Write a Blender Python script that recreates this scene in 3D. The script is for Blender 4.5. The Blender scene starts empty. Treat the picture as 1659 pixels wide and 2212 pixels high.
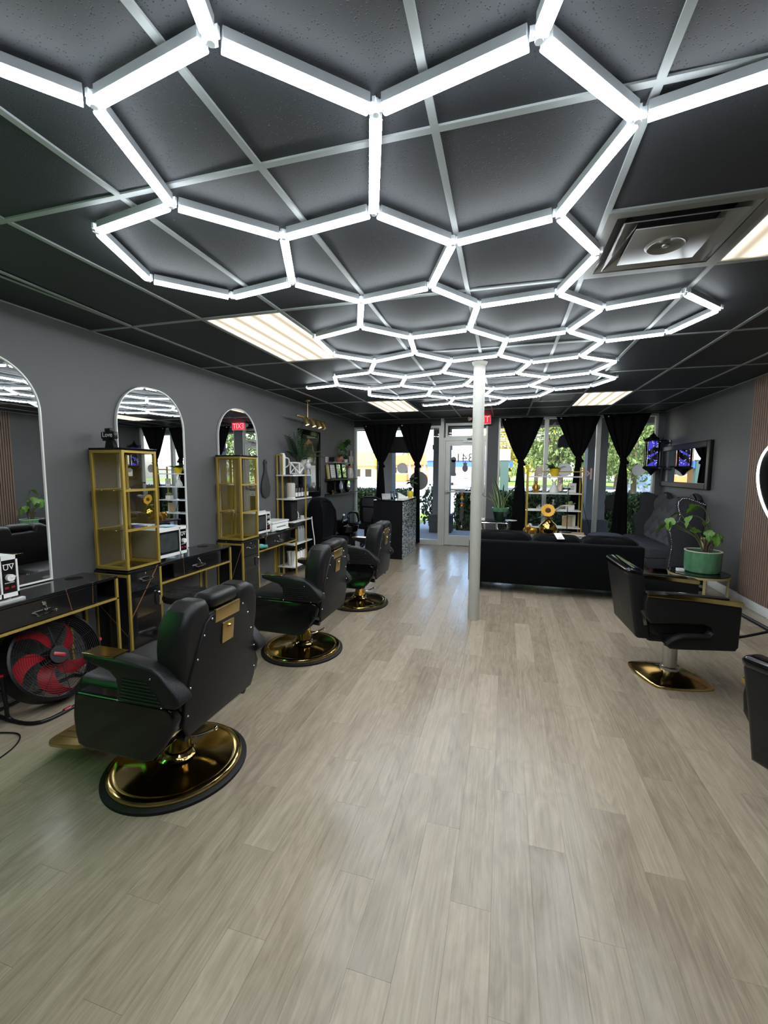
import bpy, bmesh, math, random
from mathutils import Vector, Matrix, Euler
random.seed(7)
PI = math.pi
SC = bpy.context.scene
COL = SC.collection

# ------------------------------------------------------------------ camera, sky, sun, exposure
cam_d = bpy.data.cameras.new('camera')
cam_d.sensor_fit = 'HORIZONTAL'
cam_d.sensor_width = 36.0
cam_d.lens = 919.92 / 1659.0 * 36.0
cam_d.clip_start = 0.02
cam_d.clip_end = 400
cam = bpy.data.objects.new('camera', cam_d)
COL.objects.link(cam)
yaw, pitch, roll = 0.2745, -0.0956, 0.0048
fw = Vector((-math.sin(yaw) * math.cos(pitch), math.cos(yaw) * math.cos(pitch), math.sin(pitch)))
rt = Vector((math.cos(yaw), math.sin(yaw), 0))
up = rt.cross(fw)
rt2 = rt * math.cos(roll) + up * math.sin(roll)
up2 = up * math.cos(roll) - rt * math.sin(roll)
M = Matrix((rt2, up2, -fw)).transposed().to_4x4()
M.translation = Vector((0, 0, 1.492))
cam.matrix_world = M
SC.camera = cam

SC.view_settings.view_transform = 'Standard'
SC.view_settings.look = 'None'
SC.view_settings.gamma = 1.0
SC.view_settings.use_curve_mapping = False
SC.view_settings.exposure = 0.0

world = bpy.data.worlds.new('sky')
SC.world = world
world.use_nodes = True
wn = world.node_tree.nodes
wn.clear()
sky = wn.new('ShaderNodeTexSky')
sky.sky_type = 'NISHITA'
sky.sun_disc = False
sky.sun_elevation = math.radians(48)
sky.sun_rotation = math.radians(200)
sky.air_density = 1.0
sky.dust_density = 2.0
bg = wn.new('ShaderNodeBackground')
bg.inputs['Strength'].default_value = 0.85
wo = wn.new('ShaderNodeOutputWorld')
world.node_tree.links.new(sky.outputs[0], bg.inputs[0])
world.node_tree.links.new(bg.outputs[0], wo.inputs[0])

sun_d = bpy.data.lights.new('sun', 'SUN')
sun_d.energy = 11.0
sun_d.angle = math.radians(0.6)
sun_d.color = (1.0, 0.95, 0.86)
sun = bpy.data.objects.new('sun', sun_d)
COL.objects.link(sun)
sun.rotation_euler = Vector((-0.40, 0.62, -0.80)).to_track_quat('-Z', 'Y').to_euler()

LED = 37.0        # radiance of the hexagon tubes
TROFFER = 2.4     # radiance of the warm ceiling panels

# ------------------------------------------------------------------ room dimensions
XL, XR, YB, YF, ZC = -3.07, 2.66, -2.4, 8.6, 2.538

# ------------------------------------------------------------------ materials
MATS = {}
def nt(m):
    return m.node_tree.nodes, m.node_tree.links
def mat(name, col, rough=0.5, metal=0.0, var=0.0, vscale=8.0, bump=0.0, bscale=60.0, stretch=None,
        emit=None, estr=0.0, trans=0.0, coat=0.0, sheen=0.0, ior=1.45, spec=None, sub=0.0, rvar=0.0):
    m = bpy.data.materials.new(name)
    m.use_nodes = True
    n, l = nt(m)
    p = n['Principled BSDF']
    p.inputs['Base Color'].default_value = (*col, 1)
    p.inputs['Roughness'].default_value = rough
    p.inputs['Metallic'].default_value = metal
    p.inputs['IOR'].default_value = ior
    if spec is not None: p.inputs['Specular IOR Level'].default_value = spec
    if trans: p.inputs['Transmission Weight'].default_value = trans
    if coat: p.inputs['Coat Weight'].default_value = coat; p.inputs['Coat Roughness'].default_value = 0.06
    if sheen: p.inputs['Sheen Weight'].default_value = sheen; p.inputs['Sheen Roughness'].default_value = 0.4
    if emit: p.inputs['Emission Color'].default_value = (*emit, 1); p.inputs['Emission Strength'].default_value = estr
    tc = n.new('ShaderNodeTexCoord')
    vec = tc.outputs['Object']
    if stretch:
        mp = n.new('ShaderNodeMapping'); mp.inputs['Scale'].default_value = stretch
        l.new(vec, mp.inputs[0]); vec = mp.outputs[0]
    if var or rvar:
        t = n.new('ShaderNodeTexNoise'); t.inputs['Scale'].default_value = vscale; t.inputs['Detail'].default_value = 4
        l.new(vec, t.inputs['Vector'])
        if var:
            mx = n.new('ShaderNodeMix'); mx.data_type = 'RGBA'
            mx.inputs[6].default_value = (*[max(0, c * (1 - var)) for c in col], 1)
            mx.inputs[7].default_value = (*[min(1, c * (1 + var)) for c in col], 1)
            l.new(t.outputs['Fac'], mx.inputs[0]); l.new(mx.outputs[2], p.inputs['Base Color'])
        if rvar:
            mr = n.new('ShaderNodeMapRange'); mr.inputs[3].default_value = max(0.01, rough - rvar); mr.inputs[4].default_value = rough + rvar
            l.new(t.outputs['Fac'], mr.inputs[0]); l.new(mr.outputs[0], p.inputs['Roughness'])
    if bump:
        t2 = n.new('ShaderNodeTexNoise'); t2.inputs['Scale'].default_value = bscale; t2.inputs['Detail'].default_value = 3
        l.new(vec, t2.inputs['Vector'])
        b = n.new('ShaderNodeBump'); b.inputs['Strength'].default_value = bump; b.inputs['Distance'].default_value = 0.01
        l.new(t2.outputs['Fac'], b.inputs['Height']); l.new(b.outputs[0], p.inputs['Normal'])
    MATS[name] = m
    return m

def emis(name, col, s):
    m = bpy.data.materials.new(name); m.use_nodes = True
    n, l = nt(m); n.clear()
    e = n.new('ShaderNodeEmission'); e.inputs[0].default_value = (*col, 1); e.inputs[1].default_value = s
    o = n.new('ShaderNodeOutputMaterial'); l.new(e.outputs[0], o.inputs[0])
    MATS[name] = m
    return m

def glass(name, tint=(1, 1, 1), refl=0.06):
    m = bpy.data.materials.new(name); m.use_nodes = True
    n, l = nt(m); n.clear()
    t = n.new('ShaderNodeBsdfTransparent'); t.inputs[0].default_value = (*tint, 1)
    g = n.new('ShaderNodeBsdfGlossy'); g.inputs['Roughness'].default_value = 0.0
    f = n.new('ShaderNodeFresnel'); f.inputs[0].default_value = 1.35
    mx = n.new('ShaderNodeMixShader'); o = n.new('ShaderNodeOutputMaterial')
    l.new(f.outputs[0], mx.inputs[0]); l.new(t.outputs[0], mx.inputs[1]); l.new(g.outputs[0], mx.inputs[2]); l.new(mx.outputs[0], o.inputs[0])
    MATS[name] = m
    return m

def meshmat(name, col, scale, fill=0.45, metal=0.6):
    """woven wire: diagonal strands, the gaps let light through"""
    m = bpy.data.materials.new(name); m.use_nodes = True
    n, l = nt(m)
    p = n['Principled BSDF']; p.inputs['Base Color'].default_value = (*col, 1); p.inputs['Roughness'].default_value = 0.4; p.inputs['Metallic'].default_value = metal
    tc = n.new('ShaderNodeTexCoord'); sp = n.new('ShaderNodeSeparateXYZ'); l.new(tc.outputs['Object'], sp.inputs[0])
    def math_(op, a, b):
        q = n.new('ShaderNodeMath'); q.operation = op
        for i, v in enumerate((a, b)):
            if isinstance(v, (int, float)): q.inputs[i].default_value = v
            elif v is not None: l.new(v, q.inputs[i])
        return q.outputs[0]
    h = math_('ADD', sp.outputs[0], sp.outputs[1])
    outs = []
    for s in (1, -1):
        v = math_('MULTIPLY', sp.outputs[2], s * 1.8)
        w = math_('MULTIPLY', math_('ADD', h, v), scale)
        outs.append(math_('LESS_THAN', math_('FRACT', w, None), fill))
    al = math_('MAXIMUM', outs[0], outs[1])
    l.new(al, p.inputs['Alpha'])
    MATS[name] = m
    return m

# walls, ceiling, ground
mat('wall_paint', (0.104, 0.105, 0.107), 0.52, var=0.16, vscale=2.2, bump=0.06, bscale=25)
mat('white_trim', (0.62, 0.63, 0.62), 0.4, var=0.05)
mat('ceiling_void', (0.01, 0.01, 0.01), 0.9)
mat('tbar_grey', (0.30, 0.325, 0.33), 0.45, var=0.12, vscale=3)
mat('storefront_metal', (0.52, 0.52, 0.49), 0.4, metal=0.3, var=0.06)
mat('dark_pier', (0.10, 0.10, 0.105), 0.6, var=0.1)
mat('header_dark', (0.02, 0.02, 0.023), 0.5)
glass('clear_glass')
def tile_mat():
    m = mat('ceiling_tile_black', (0.030, 0.034, 0.041), 0.62)
    n, l = nt(m); p = n['Principled BSDF']
    tc = n.new('ShaderNodeTexCoord')
    v = n.new('ShaderNodeTexVoronoi'); v.inputs['Scale'].default_value = 105; v.inputs['Randomness'].default_value = 1
    nz = n.new('ShaderNodeTexNoise'); nz.inputs['Scale'].default_value = 28; nz.inputs['Detail'].default_value = 5
    l.new(tc.outputs['Object'], v.inputs['Vector']); l.new(tc.outputs['Object'], nz.inputs['Vector'])
    r = n.new('ShaderNodeValToRGB'); r.color_ramp.elements[0].position = 0.16; r.color_ramp.elements[1].position = 0.26
    l.new(v.outputs['Distance'], r.inputs[0])
    a = n.new('ShaderNodeMath'); a.operation = 'GREATER_THAN'; a.inputs[1].default_value = 0.44
    l.new(nz.outputs['Fac'], a.inputs[0])
    mxm = n.new('ShaderNodeMath'); mxm.operation = 'MAXIMUM'; l.new(r.outputs[0], mxm.inputs[0])
    inv = n.new('ShaderNodeMath'); inv.operation = 'SUBTRACT'; inv.inputs[0].default_value = 1; l.new(a.outputs[0], inv.inputs[1])
    l.new(inv.outputs[0], mxm.inputs[1])
    mc = n.new('ShaderNodeMix'); mc.data_type = 'RGBA'
    mc.inputs[6].default_value = (0.006, 0.006, 0.008, 1); mc.inputs[7].default_value = (0.030, 0.0345, 0.042, 1)
    l.new(mxm.outputs[0], mc.inputs[0]); l.new(mc.outputs[2], p.inputs['Base Color'])
    b = n.new('ShaderNodeBump'); b.inputs['Strength'].default_value = 0.5; b.inputs['Distance'].default_value = 0.004
    l.new(mxm.outputs[0], b.inputs['Height']); l.new(b.outputs[0], p.inputs['Normal'])
tile_mat()
def plank_mat():
    m = mat('vinyl_plank', (0.36, 0.32, 0.27), 0.24)
    n, l = nt(m); p = n['Principled BSDF']
    tc = n.new('ShaderNodeTexCoord'); oi = n.new('ShaderNodeObjectInfo')
    sc = n.new('ShaderNodeVectorMath'); sc.operation = 'SCALE'; sc.inputs[0].default_value = (7.3, 3.1, 5.7); l.new(oi.outputs['Random'], sc.inputs['Scale'])
    ad = n.new('ShaderNodeVectorMath'); ad.operation = 'ADD'; l.new(tc.outputs['Object'], ad.inputs[0]); l.new(sc.outputs[0], ad.inputs[1])
    mp = n.new('ShaderNodeMapping'); mp.inputs['Scale'].default_value = (20, 1.0, 1); l.new(ad.outputs[0], mp.inputs[0])
    g = n.new('ShaderNodeTexNoise'); g.inputs['Scale'].default_value = 2.2; g.inputs['Detail'].default_value = 7; g.inputs['Roughness'].default_value = 0.62; g.inputs['Distortion'].default_value = 1.6
    l.new(mp.outputs[0], g.inputs['Vector'])
    mp2 = n.new('ShaderNodeMapping'); mp2.inputs['Scale'].default_value = (80, 1.3, 1); l.new(ad.outputs[0], mp2.inputs[0])
    g2 = n.new('ShaderNodeTexNoise'); g2.inputs['Scale'].default_value = 2.0; g2.inputs['Detail'].default_value = 4; l.new(mp2.outputs[0], g2.inputs['Vector'])
    r = n.new('ShaderNodeValToRGB'); e = r.color_ramp.elements
    e[0].position = 0.22; e[0].color = (0.190, 0.150, 0.106, 1); e[1].position = 0.80; e[1].color = (0.41, 0.345, 0.262, 1)
    x = r.color_ramp.elements.new(0.5); x.color = (0.30, 0.247, 0.184, 1)
    mp3 = n.new('ShaderNodeMapping'); mp3.inputs['Scale'].default_value = (9, 2.2, 1); l.new(ad.outputs[0], mp3.inputs[0])
    g3 = n.new('ShaderNodeTexNoise'); g3.inputs['Scale'].default_value = 1.5; g3.inputs['Detail'].default_value = 6; g3.inputs['Distortion'].default_value = 2.5; l.new(mp3.outputs[0], g3.inputs['Vector'])
    gm = n.new('ShaderNodeMix'); gm.inputs[0].default_value = 0.5; l.new(g.outputs['Fac'], gm.inputs[2]); l.new(g3.outputs['Fac'], gm.inputs[3])
    l.new(gm.outputs[0], r.inputs[0])
    m2 = n.new('ShaderNodeMix'); m2.data_type = 'RGBA'; m2.blend_type = 'MULTIPLY'; m2.inputs[0].default_value = 0.34
    r2 = n.new('ShaderNodeValToRGB'); r2.color_ramp.elements[0].position = 0.33; r2.color_ramp.elements[0].color = (0.62, 0.6, 0.58, 1); r2.color_ramp.elements[1].position = 0.55
    l.new(g2.outputs['Fac'], r2.inputs[0]); l.new(r.outputs[0], m2.inputs[6]); l.new(r2.outputs[0], m2.inputs[7])
    hv = n.new('ShaderNodeHueSaturation')
    mr = n.new('ShaderNodeMapRange'); mr.inputs[3].default_value = 0.80; mr.inputs[4].default_value = 1.04; l.new(oi.outputs['Random'], mr.inputs[0]); l.new(mr.outputs[0], hv.inputs['Value'])
    l.new(m2.outputs[2], hv.inputs['Color']); l.new(hv.outputs[0], p.inputs['Base Color'])
    rr = n.new('ShaderNodeMapRange'); rr.inputs[3].default_value = 0.17; rr.inputs[4].default_value = 0.33; l.new(oi.outputs['Random'], rr.inputs[0]); l.new(rr.outputs[0], p.inputs['Roughness'])
    b = n.new('ShaderNodeBump'); b.inputs['Strength'].default_value = 0.10; b.inputs['Distance'].default_value = 0.003
    l.new(g2.outputs['Fac'], b.inputs['Height']); l.new(b.outputs[0], p.inputs['Normal'])
plank_mat()
# furniture
mat('leather_black', (0.009, 0.009, 0.0095), 0.40, spec=0.32, bump=0.15, bscale=240, rvar=0.06, vscale=20)
mat('leather_edge', (0.006, 0.006, 0.006), 0.5)
mat('gloss_black', (0.004, 0.004, 0.005), 0.07, spec=0.45)
mat('satin_black', (0.008, 0.008, 0.009), 0.35, spec=0.3)
mat('matt_black', (0.006, 0.006, 0.007), 0.7, spec=0.15, bump=0.05)
mat('rubber_black', (0.008, 0.008, 0.008), 0.6, spec=0.25)
mat('brass_polished', (0.50, 0.365, 0.145), 0.13, metal=1.0, rvar=0.06, vscale=14)
mat('brass_satin', (0.52, 0.38, 0.16), 0.35, metal=1.0, var=0.1)
mat('bronze_plate', (0.42, 0.28, 0.12), 0.3, metal=0.8, var=0.15, vscale=20)
mat('gold_paint', (0.43, 0.30, 0.06), 0.42, metal=0.35, var=0.08)
mat('gold_paint_pale', (0.52, 0.42, 0.20), 0.4, metal=0.3)
mat('chrome', (0.75, 0.75, 0.75), 0.1, metal=1.0, rvar=0.05)
mat('steel_brushed', (0.5, 0.5, 0.49), 0.3, metal=1.0)
mat('aluminium', (0.58, 0.60, 0.61), 0.4, metal=0.5)
mat('tube_housing', (0.30, 0.32, 0.335), 0.5, metal=0.2)
mat('clear_joint', (0.62, 0.66, 0.70), 0.15, var=0.2, vscale=60)
mat('grey_metal', (0.30, 0.30, 0.29), 0.35, metal=0.6, rvar=0.1)
mat('velvet_black', (0.0032, 0.0034, 0.0042), 0.9, spec=0.1, sheen=0.05, bump=0.1, bscale=12, var=0.3, vscale=5)
mat('fabric_tufted', (0.080, 0.080, 0.090), 0.9, spec=0.2)
mat('fabric_lavender', (0.085, 0.09, 0.125), 0.85, spec=0.2)
mat('fabric_charcoal', (0.042, 0.042, 0.048), 0.9, spec=0.2, bump=0.1, bscale=300)
mat('fabric_seat', (0.048, 0.05, 0.06), 0.85, spec=0.2, bump=0.2, bscale=300)
mat('curtain_black', (0.0055, 0.0055, 0.0065), 0.9, spec=0.1)
mat('white_gloss', (0.78, 0.78, 0.76), 0.25, var=0.03)
mat('white_matt', (0.70, 0.70, 0.68), 0.6, var=0.05)
mat('cream_paper', (0.68, 0.64, 0.56), 0.7)
mat('marble_white', (0.72, 0.72, 0.72), 0.15, var=0.12, vscale=6)
mat('appliance_green', (0.62, 0.68, 0.62), 0.35)
mat('smoked_glass', (0.045, 0.05, 0.05), 0.08, coat=0.3, var=0.5, vscale=14)
mat('dark_glass', (0.01, 0.012, 0.014), 0.05, coat=0.3)
mat('mirror', (0.86, 0.88, 0.88), 0.0, metal=1.0)
mat('red_plastic', (0.33, 0.012, 0.02), 0.3, coat=0.3)
mat('wood_slat', (0.20, 0.135, 0.105), 0.55, var=0.25, vscale=5, stretch=(30, 30, 1.5))
mat('felt_black', (0.008, 0.006, 0.006), 0.95)
mat('wood_pale', (0.42, 0.30, 0.17), 0.5, var=0.2, vscale=6, stretch=(2, 12, 12))
mat('wood_dark', (0.05, 0.022, 0.018), 0.4, var=0.2)
mat('green_glaze', (0.085, 0.22, 0.115), 0.16, var=0.55, vscale=11, coat=0.4, bump=0.35, bscale=34, stretch=(1.6, 1.6, 0.7))
mat('green_glaze_dark', (0.012, 0.035, 0.022), 0.2, coat=0.4)
mat('yellow_glaze', (0.72, 0.50, 0.02), 0.3)
mat('yellow_pot', (0.75, 0.62, 0.04), 0.35)
mat('terracotta_pink', (0.45, 0.14, 0.12), 0.5)
mat('soil', (0.03, 0.02, 0.012), 0.95, bump=0.6, bscale=40)
mat('leaf_green', (0.045, 0.125, 0.022), 0.42, var=0.35, vscale=9)
mat('leaf_bright', (0.10, 0.22, 0.03), 0.4, var=0.35, vscale=9)
mat('leaf_dark', (0.018, 0.05, 0.016), 0.45, var=0.35, vscale=9)
mat('leaf_pale', (0.30, 0.34, 0.14), 0.5, var=0.25)
mat('stem_green', (0.11, 0.13, 0.045), 0.55)
mat('bark', (0.10, 0.075, 0.055), 0.9, bump=0.6, bscale=30, var=0.3)
mat('petal_yellow', (0.80, 0.42, 0.02), 0.5, var=0.2)
mat('flower_brown', (0.10, 0.04, 0.01), 0.8)
mat('pampas', (0.62, 0.54, 0.48), 0.9)
mat('gold_vase', (0.70, 0.46, 0.10), 0.10, metal=1.0)
mat('gold_figure', (0.45, 0.25, 0.04), 0.3, metal=0.7)
mat('blue_pale', (0.45, 0.66, 0.80), 0.6)
mat('teal_bottle', (0.12, 0.42, 0.42), 0.35)
mat('bottle_black', (0.008, 0.008, 0.009), 0.15)
mat('bottle_grey', (0.28, 0.29, 0.30), 0.3)
mat('bottle_amber', (0.10, 0.055, 0.03), 0.2)
mat('clear_plastic', (0.55, 0.55, 0.52), 0.2, var=0.3, vscale=20)
mat('cement_pale', (0.45, 0.42, 0.38), 0.8, var=0.1)
mat('dark_slate', (0.035, 0.036, 0.038), 0.55, bump=0.3, bscale=30, var=0.3)
mat('sign_teal', (0.02, 0.08, 0.10), 0.4)
mat('sign_grey', (0.55, 0.57, 0.57), 0.5)
mat('decal_grey', (0.20, 0.20, 0.20), 0.8)
mat('decal_black', (0.03, 0.03, 0.03), 0.8)
mat('decal_white', (0.85, 0.85, 0.83), 0.8)
mat('decal_pink', (0.75, 0.50, 0.45), 0.8)
mat('paper_red', (0.55, 0.10, 0.08), 0.6)
mat('photo_beige', (0.42, 0.38, 0.33), 0.5)
mat('picture_dark', (0.03, 0.026, 0.022), 0.08, var=0.6, vscale=3, coat=0.6)
mat('picture_skin', (0.25, 0.13, 0.075), 0.08, coat=0.6)
mat('picture_white', (0.6, 0.58, 0.52), 0.08, coat=0.6)
mat('picture_olive', (0.05, 0.055, 0.03), 0.08, coat=0.6)
meshmat('gold_wire', (0.40, 0.285, 0.05), 52, 0.20)
meshmat('fan_wire', (0.02, 0.02, 0.02), 60, 0.3, 0.2)
def vein_mat():
    m = mat('black_marble', (0.008, 0.008, 0.009), 0.12, coat=0.4)
    n, l = nt(m); p = n['Principled BSDF']
    tc = n.new('ShaderNodeTexCoord'); mp = n.new('ShaderNodeMapping'); mp.inputs['Scale'].default_value = (1.2, 1.2, 0.35); mp.inputs['Rotation'].default_value = (0.5, 0.1, 0.3)
    l.new(tc.outputs['Object'], mp.inputs[0])
    v = n.new('ShaderNodeTexVoronoi'); v.feature = 'DISTANCE_TO_EDGE'; v.inputs['Scale'].default_value = 1.7; l.new(mp.outputs[0], v.inputs['Vector'])
    r = n.new('ShaderNodeValToRGB'); r.color_ramp.elements[0].position = 0.0; r.color_ramp.elements[0].color = (0.30, 0.13, 0.05, 1)
    r.color_ramp.elements[1].position = 0.0035; r.color_ramp.elements[1].color = (0.008, 0.008, 0.009, 1)
    l.new(v.outputs['Distance'], r.inputs[0]); l.new(r.outputs[0], p.inputs['Base Color'])
vein_mat()
# lights
emis('led_white', (0.90, 0.96, 1.0), LED)
def troffer_mat():
    m = emis('troffer_lens', (1.0, 0.86, 0.66), TROFFER)
    n, l = nt(m); e = n['Emission']
    tc = n.new('ShaderNodeTexCoord'); sp = n.new('ShaderNodeSeparateXYZ'); l.new(tc.outputs['Object'], sp.inputs[0])
    w = n.new('ShaderNodeMath'); w.operation = 'MULTIPLY'; w.inputs[1].default_value = 2 * PI / 0.145; l.new(sp.outputs[0], w.inputs[0])
    c = n.new('ShaderNodeMath'); c.operation = 'COSINE'; l.new(w.outputs[0], c.inputs[0])
    mr = n.new('ShaderNodeMapRange'); mr.inputs[1].default_value = -1; mr.inputs[2].default_value = 1; mr.inputs[3].default_value = 0.30 * TROFFER; mr.inputs[4].default_value = 1.1 * TROFFER
    l.new(c.outputs[0], mr.inputs[0]); l.new(mr.outputs[0], e.inputs[1])
troffer_mat()
emis('exit_red', (1.0, 0.02, 0.05), 1.6)
emis('exit_letters', (1.0, 0.30, 0.30), 2.2)
emis('neon_green', (0.10, 1.0, 0.18), 42.0)
emis('barber_blue', (0.10, 0.09, 0.85), 0.75)
emis('barber_white', (0.55, 0.6, 1.0), 1.3)
emis('ring_led', (0.95, 0.98, 1.0), 5.0)
emis('warm_bulb', (1.0, 0.85, 0.6), 6.0)
# outdoors
mat('concrete', (0.36, 0.37, 0.38), 0.8, var=0.12, vscale=3, bump=0.1)
mat('asphalt', (0.20, 0.20, 0.205), 0.9, var=0.2, vscale=1.5)
mat('grass', (0.16, 0.26, 0.04), 0.9, var=0.35, vscale=2)
mat('column_grey', (0.14, 0.15, 0.17), 0.75, var=0.08)
mat('column_dark', (0.035, 0.037, 0.045), 0.75, var=0.1)
mat('soffit_tan', (0.30, 0.23, 0.18), 0.7, var=0.2, vscale=4, stretch=(1, 12, 1))
mat('stucco_yellow', (0.75, 0.55, 0.16), 0.8)
mat('stucco_cream', (0.78, 0.62, 0.36), 0.8)
mat('stucco_orange', (0.62, 0.20, 0.07), 0.8)
mat('roof_orange', (0.55, 0.13, 0.05), 0.7)
mat('awning_yellow', (0.80, 0.66, 0.10), 0.7)
mat('canopy_white', (0.85, 0.85, 0.85), 0.5)
mat('canopy_blue', (0.05, 0.14, 0.6), 0.5)
mat('totem_teal', (0.06, 0.115, 0.11), 0.6)
mat('car_blue', (0.12, 0.22, 0.40), 0.2, coat=0.6)
mat('tail_red', (0.6, 0.03, 0.03), 0.3)
mat('tree_leaf', (0.13, 0.19, 0.055), 0.7, var=0.5, vscale=1.2)
mat('tree_leaf_yellow', (0.42, 0.38, 0.04), 0.7, var=0.4, vscale=1.2)
mat('palm_leaf', (0.14, 0.20, 0.05), 0.7, var=0.4)
mat('hedge_leaf', (0.055, 0.105, 0.035), 0.5, var=0.6, vscale=3)
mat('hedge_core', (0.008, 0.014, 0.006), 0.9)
mat('fence_dark', (0.08, 0.09, 0.1), 0.7)

# ------------------------------------------------------------------ geometry helpers
def smooth_path(pts, n=6):
    P = [Vector(p) for p in pts]; out = []
    for i in range(len(P) - 1):
        a, b, c, d = P[max(0, i - 1)], P[i], P[i + 1], P[min(len(P) - 1, i + 2)]
        for k in range(n):
            t = k / n
            out.append(0.5 * (2 * b + (c - a) * t + (2 * a - 5 * b + 4 * c - d) * t * t + (3 * b - a - 3 * c + d) * t * t * t))
    return out + [P[-1]]
class MB:
    """collects shapes, then becomes one mesh object"""
    def __init__(s): s.bm = bmesh.new()
    def _xf(s, vs, rot, loc):
        if rot is not None:
            R = Euler(rot).to_matrix()
            for v in vs: v.co = R @ v.co
        for v in vs: v.co += Vector(loc)
    def box(s, lo, hi, r=0.0, seg=2, rot=None, about=None):
        lo, hi = Vector(lo), Vector(hi)
        c = (lo + hi) / 2; d = hi - lo
        n0 = set(s.bm.verts)
        g = bmesh.ops.create_cube(s.bm, size=1.0)
        for v in g['verts']: v.co = Vector((v.co.x * d.x, v.co.y * d.y, v.co.z * d.z))
        if r > 0:
            es = list({e for v in g['verts'] for e in v.link_edges})
            bmesh.ops.bevel(s.bm, geom=es, offset=min(r, 0.49 * min(abs(d.x), abs(d.y), abs(d.z))), segments=seg, affect='EDGES', profile=0.5)
        vs = [v for v in s.bm.verts if v not in n0]
        if rot is not None and about is not None:
            s._xf(vs, None, c - Vector(about)); s._xf(vs, rot, about)
        else: s._xf(vs, rot, c)
        return s
    def cyl(s, p, q, r, r2=None, n=16, caps=True):
        p, q = Vector(p), Vector(q)
        r2 = r if r2 is None else r2
        ax = q - p; L = ax.length
        if L < 1e-7: return s
        Q = ax.to_track_quat('Z', 'Y')
        a, b = [], []
        for i in range(n):
            t = 2 * PI * i / n; o = Vector((math.cos(t), math.sin(t), 0))
            a.append(s.bm.verts.new(p + Q @ (o * r))); b.append(s.bm.verts.new(q + Q @ (o * r2)))
        for i in range(n): s.bm.faces.new((a[i], a[(i + 1) % n], b[(i + 1) % n], b[i]))
        if caps:
            if r > 1e-6: s.bm.faces.new(a[::-1])
            if r2 > 1e-6: s.bm.faces.new(b)
        return s
    def tube(s, pts, r, n=8, closed=False, radii=None):
        pts = [Vector(p) for p in pts]
        if not closed and radii is None and len(pts) > 2: pts = smooth_path(pts, 5)
        m = len(pts); rings = []
        prev = None
        for i, p in enumerate(pts):
            a = pts[(i - 1) % m] if (closed or i > 0) else p
            b = pts[(i + 1) % m] if (closed or i < m - 1) else p
            t = (b - a).normalized()
            if prev is None:
                u = t.orthogonal().normalized()
            else:
                u = (prev - t * prev.dot(t))
                u = u.normalized() if u.length > 1e-6 else t.orthogonal().normalized()
            prev = u; w = t.cross(u)
            rr = radii[i] if radii else r
            rings.append([s.bm.verts.new(p + (u * math.cos(2 * PI * k / n) + w * math.sin(2 * PI * k / n)) * rr) for k in range(n)])
        for i in range(m if closed else m - 1):
            A, B = rings[i], rings[(i + 1) % m]
            for k in range(n): s.bm.faces.new((A[k], A[(k + 1) % n], B[(k + 1) % n], B[k]))
        if not closed:
            s.bm.faces.new(rings[0][::-1]); s.bm.faces.new(rings[-1])
        return s
    def lathe(s, prof, c=(0, 0, 0), n=32, sx=1.0, sy=1.0):
        c = Vector(c); rings = []
        for (r, z) in prof:
            if r < 1e-6: rings.append([s.bm.verts.new(c + Vector((0, 0, z)))])
            else: rings.append([s.bm.verts.new(c + Vector((sx * r * math.cos(2 * PI * k / n), sy * r * math.sin(2 * PI * k / n), z))) for k in range(n)])
        for A, B in zip(rings, rings[1:]):
            for k in range(n):
                k2 = (k + 1) % n
                if len(A) == 1 and len(B) == 1: continue
                if len(A) == 1: s.bm.faces.new((A[0], B[k2], B[k]))
                elif len(B) == 1: s.bm.faces.new((A[k], A[k2], B[0]))
                else: s.bm.faces.new((A[k], A[k2], B[k2], B[k]))
        return s
    def prism(s, poly, axis, a, b, r=0.0, seg=2):
        """polygon extruded along an axis: axis 'x': (y,z); 'y': (x,z); 'z': (x,y)"""
        def P(u, v, t):
            return {'x': (t, u, v), 'y': (u, t, v), 'z': (u, v, t)}[axis]
        n0 = set(s.bm.verts)
        A = [s.bm.verts.new(P(u, v, a)) for u, v in poly]; B = [s.bm.verts.new(P(u, v, b)) for u, v in poly]
        n = len(poly)
        fs = [s.bm.faces.new(A[::-1]), s.bm.faces.new(B)]
        for i in range(n): fs.append(s.bm.faces.new((A[i], A[(i + 1) % n], B[(i + 1) % n], B[i])))
        bmesh.ops.recalc_face_normals(s.bm, faces=fs)
        if r > 0:
            es = [e for e in {e for v in A + B for e in v.link_edges} if (e.verts[0] in A) == (e.verts[1] in A)]
            bmesh.ops.bevel(s.bm, geom=es, offset=r, segments=seg, affect='EDGES', profile=0.5)
        return s
    def ball(s, c, r, sc=(1, 1, 1), n=12, m=8, rot=None):
        n0 = set(s.bm.verts)
        bmesh.ops.create_uvsphere(s.bm, u_segments=n, v_segments=m, radius=1.0)
        vs = [v for v in s.bm.verts if v not in n0]
        for v in vs: v.co = Vector((v.co.x * r * sc[0], v.co.y * r * sc[1], v.co.z * r * sc[2]))
        s._xf(vs, rot, c)
        return s
    def grid(s, f, nu, nv, cu=False):
        V = [[s.bm.verts.new(f(i / (nu if cu else nu - 1), j / (nv - 1))) for j in range(nv)] for i in range(nu)]
        for i in range(nu if cu else nu - 1):
            for j in range(nv - 1):
                s.bm.faces.new((V[i][j], V[(i + 1) % nu][j], V[(i + 1) % nu][j + 1], V[i][j + 1]))
        return s
    def face(s, pts):
        s.bm.faces.new([s.bm.verts.new(p) for p in pts]); return s
    def solid(s, t):
        bmesh.ops.recalc_face_normals(s.bm, faces=s.bm.faces[:])
        bmesh.ops.solidify(s.bm, geom=s.bm.faces[:], thickness=t); return s
    def shear(s, f):
        for v in s.bm.verts: v.co = f(v.co)
        return s
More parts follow.
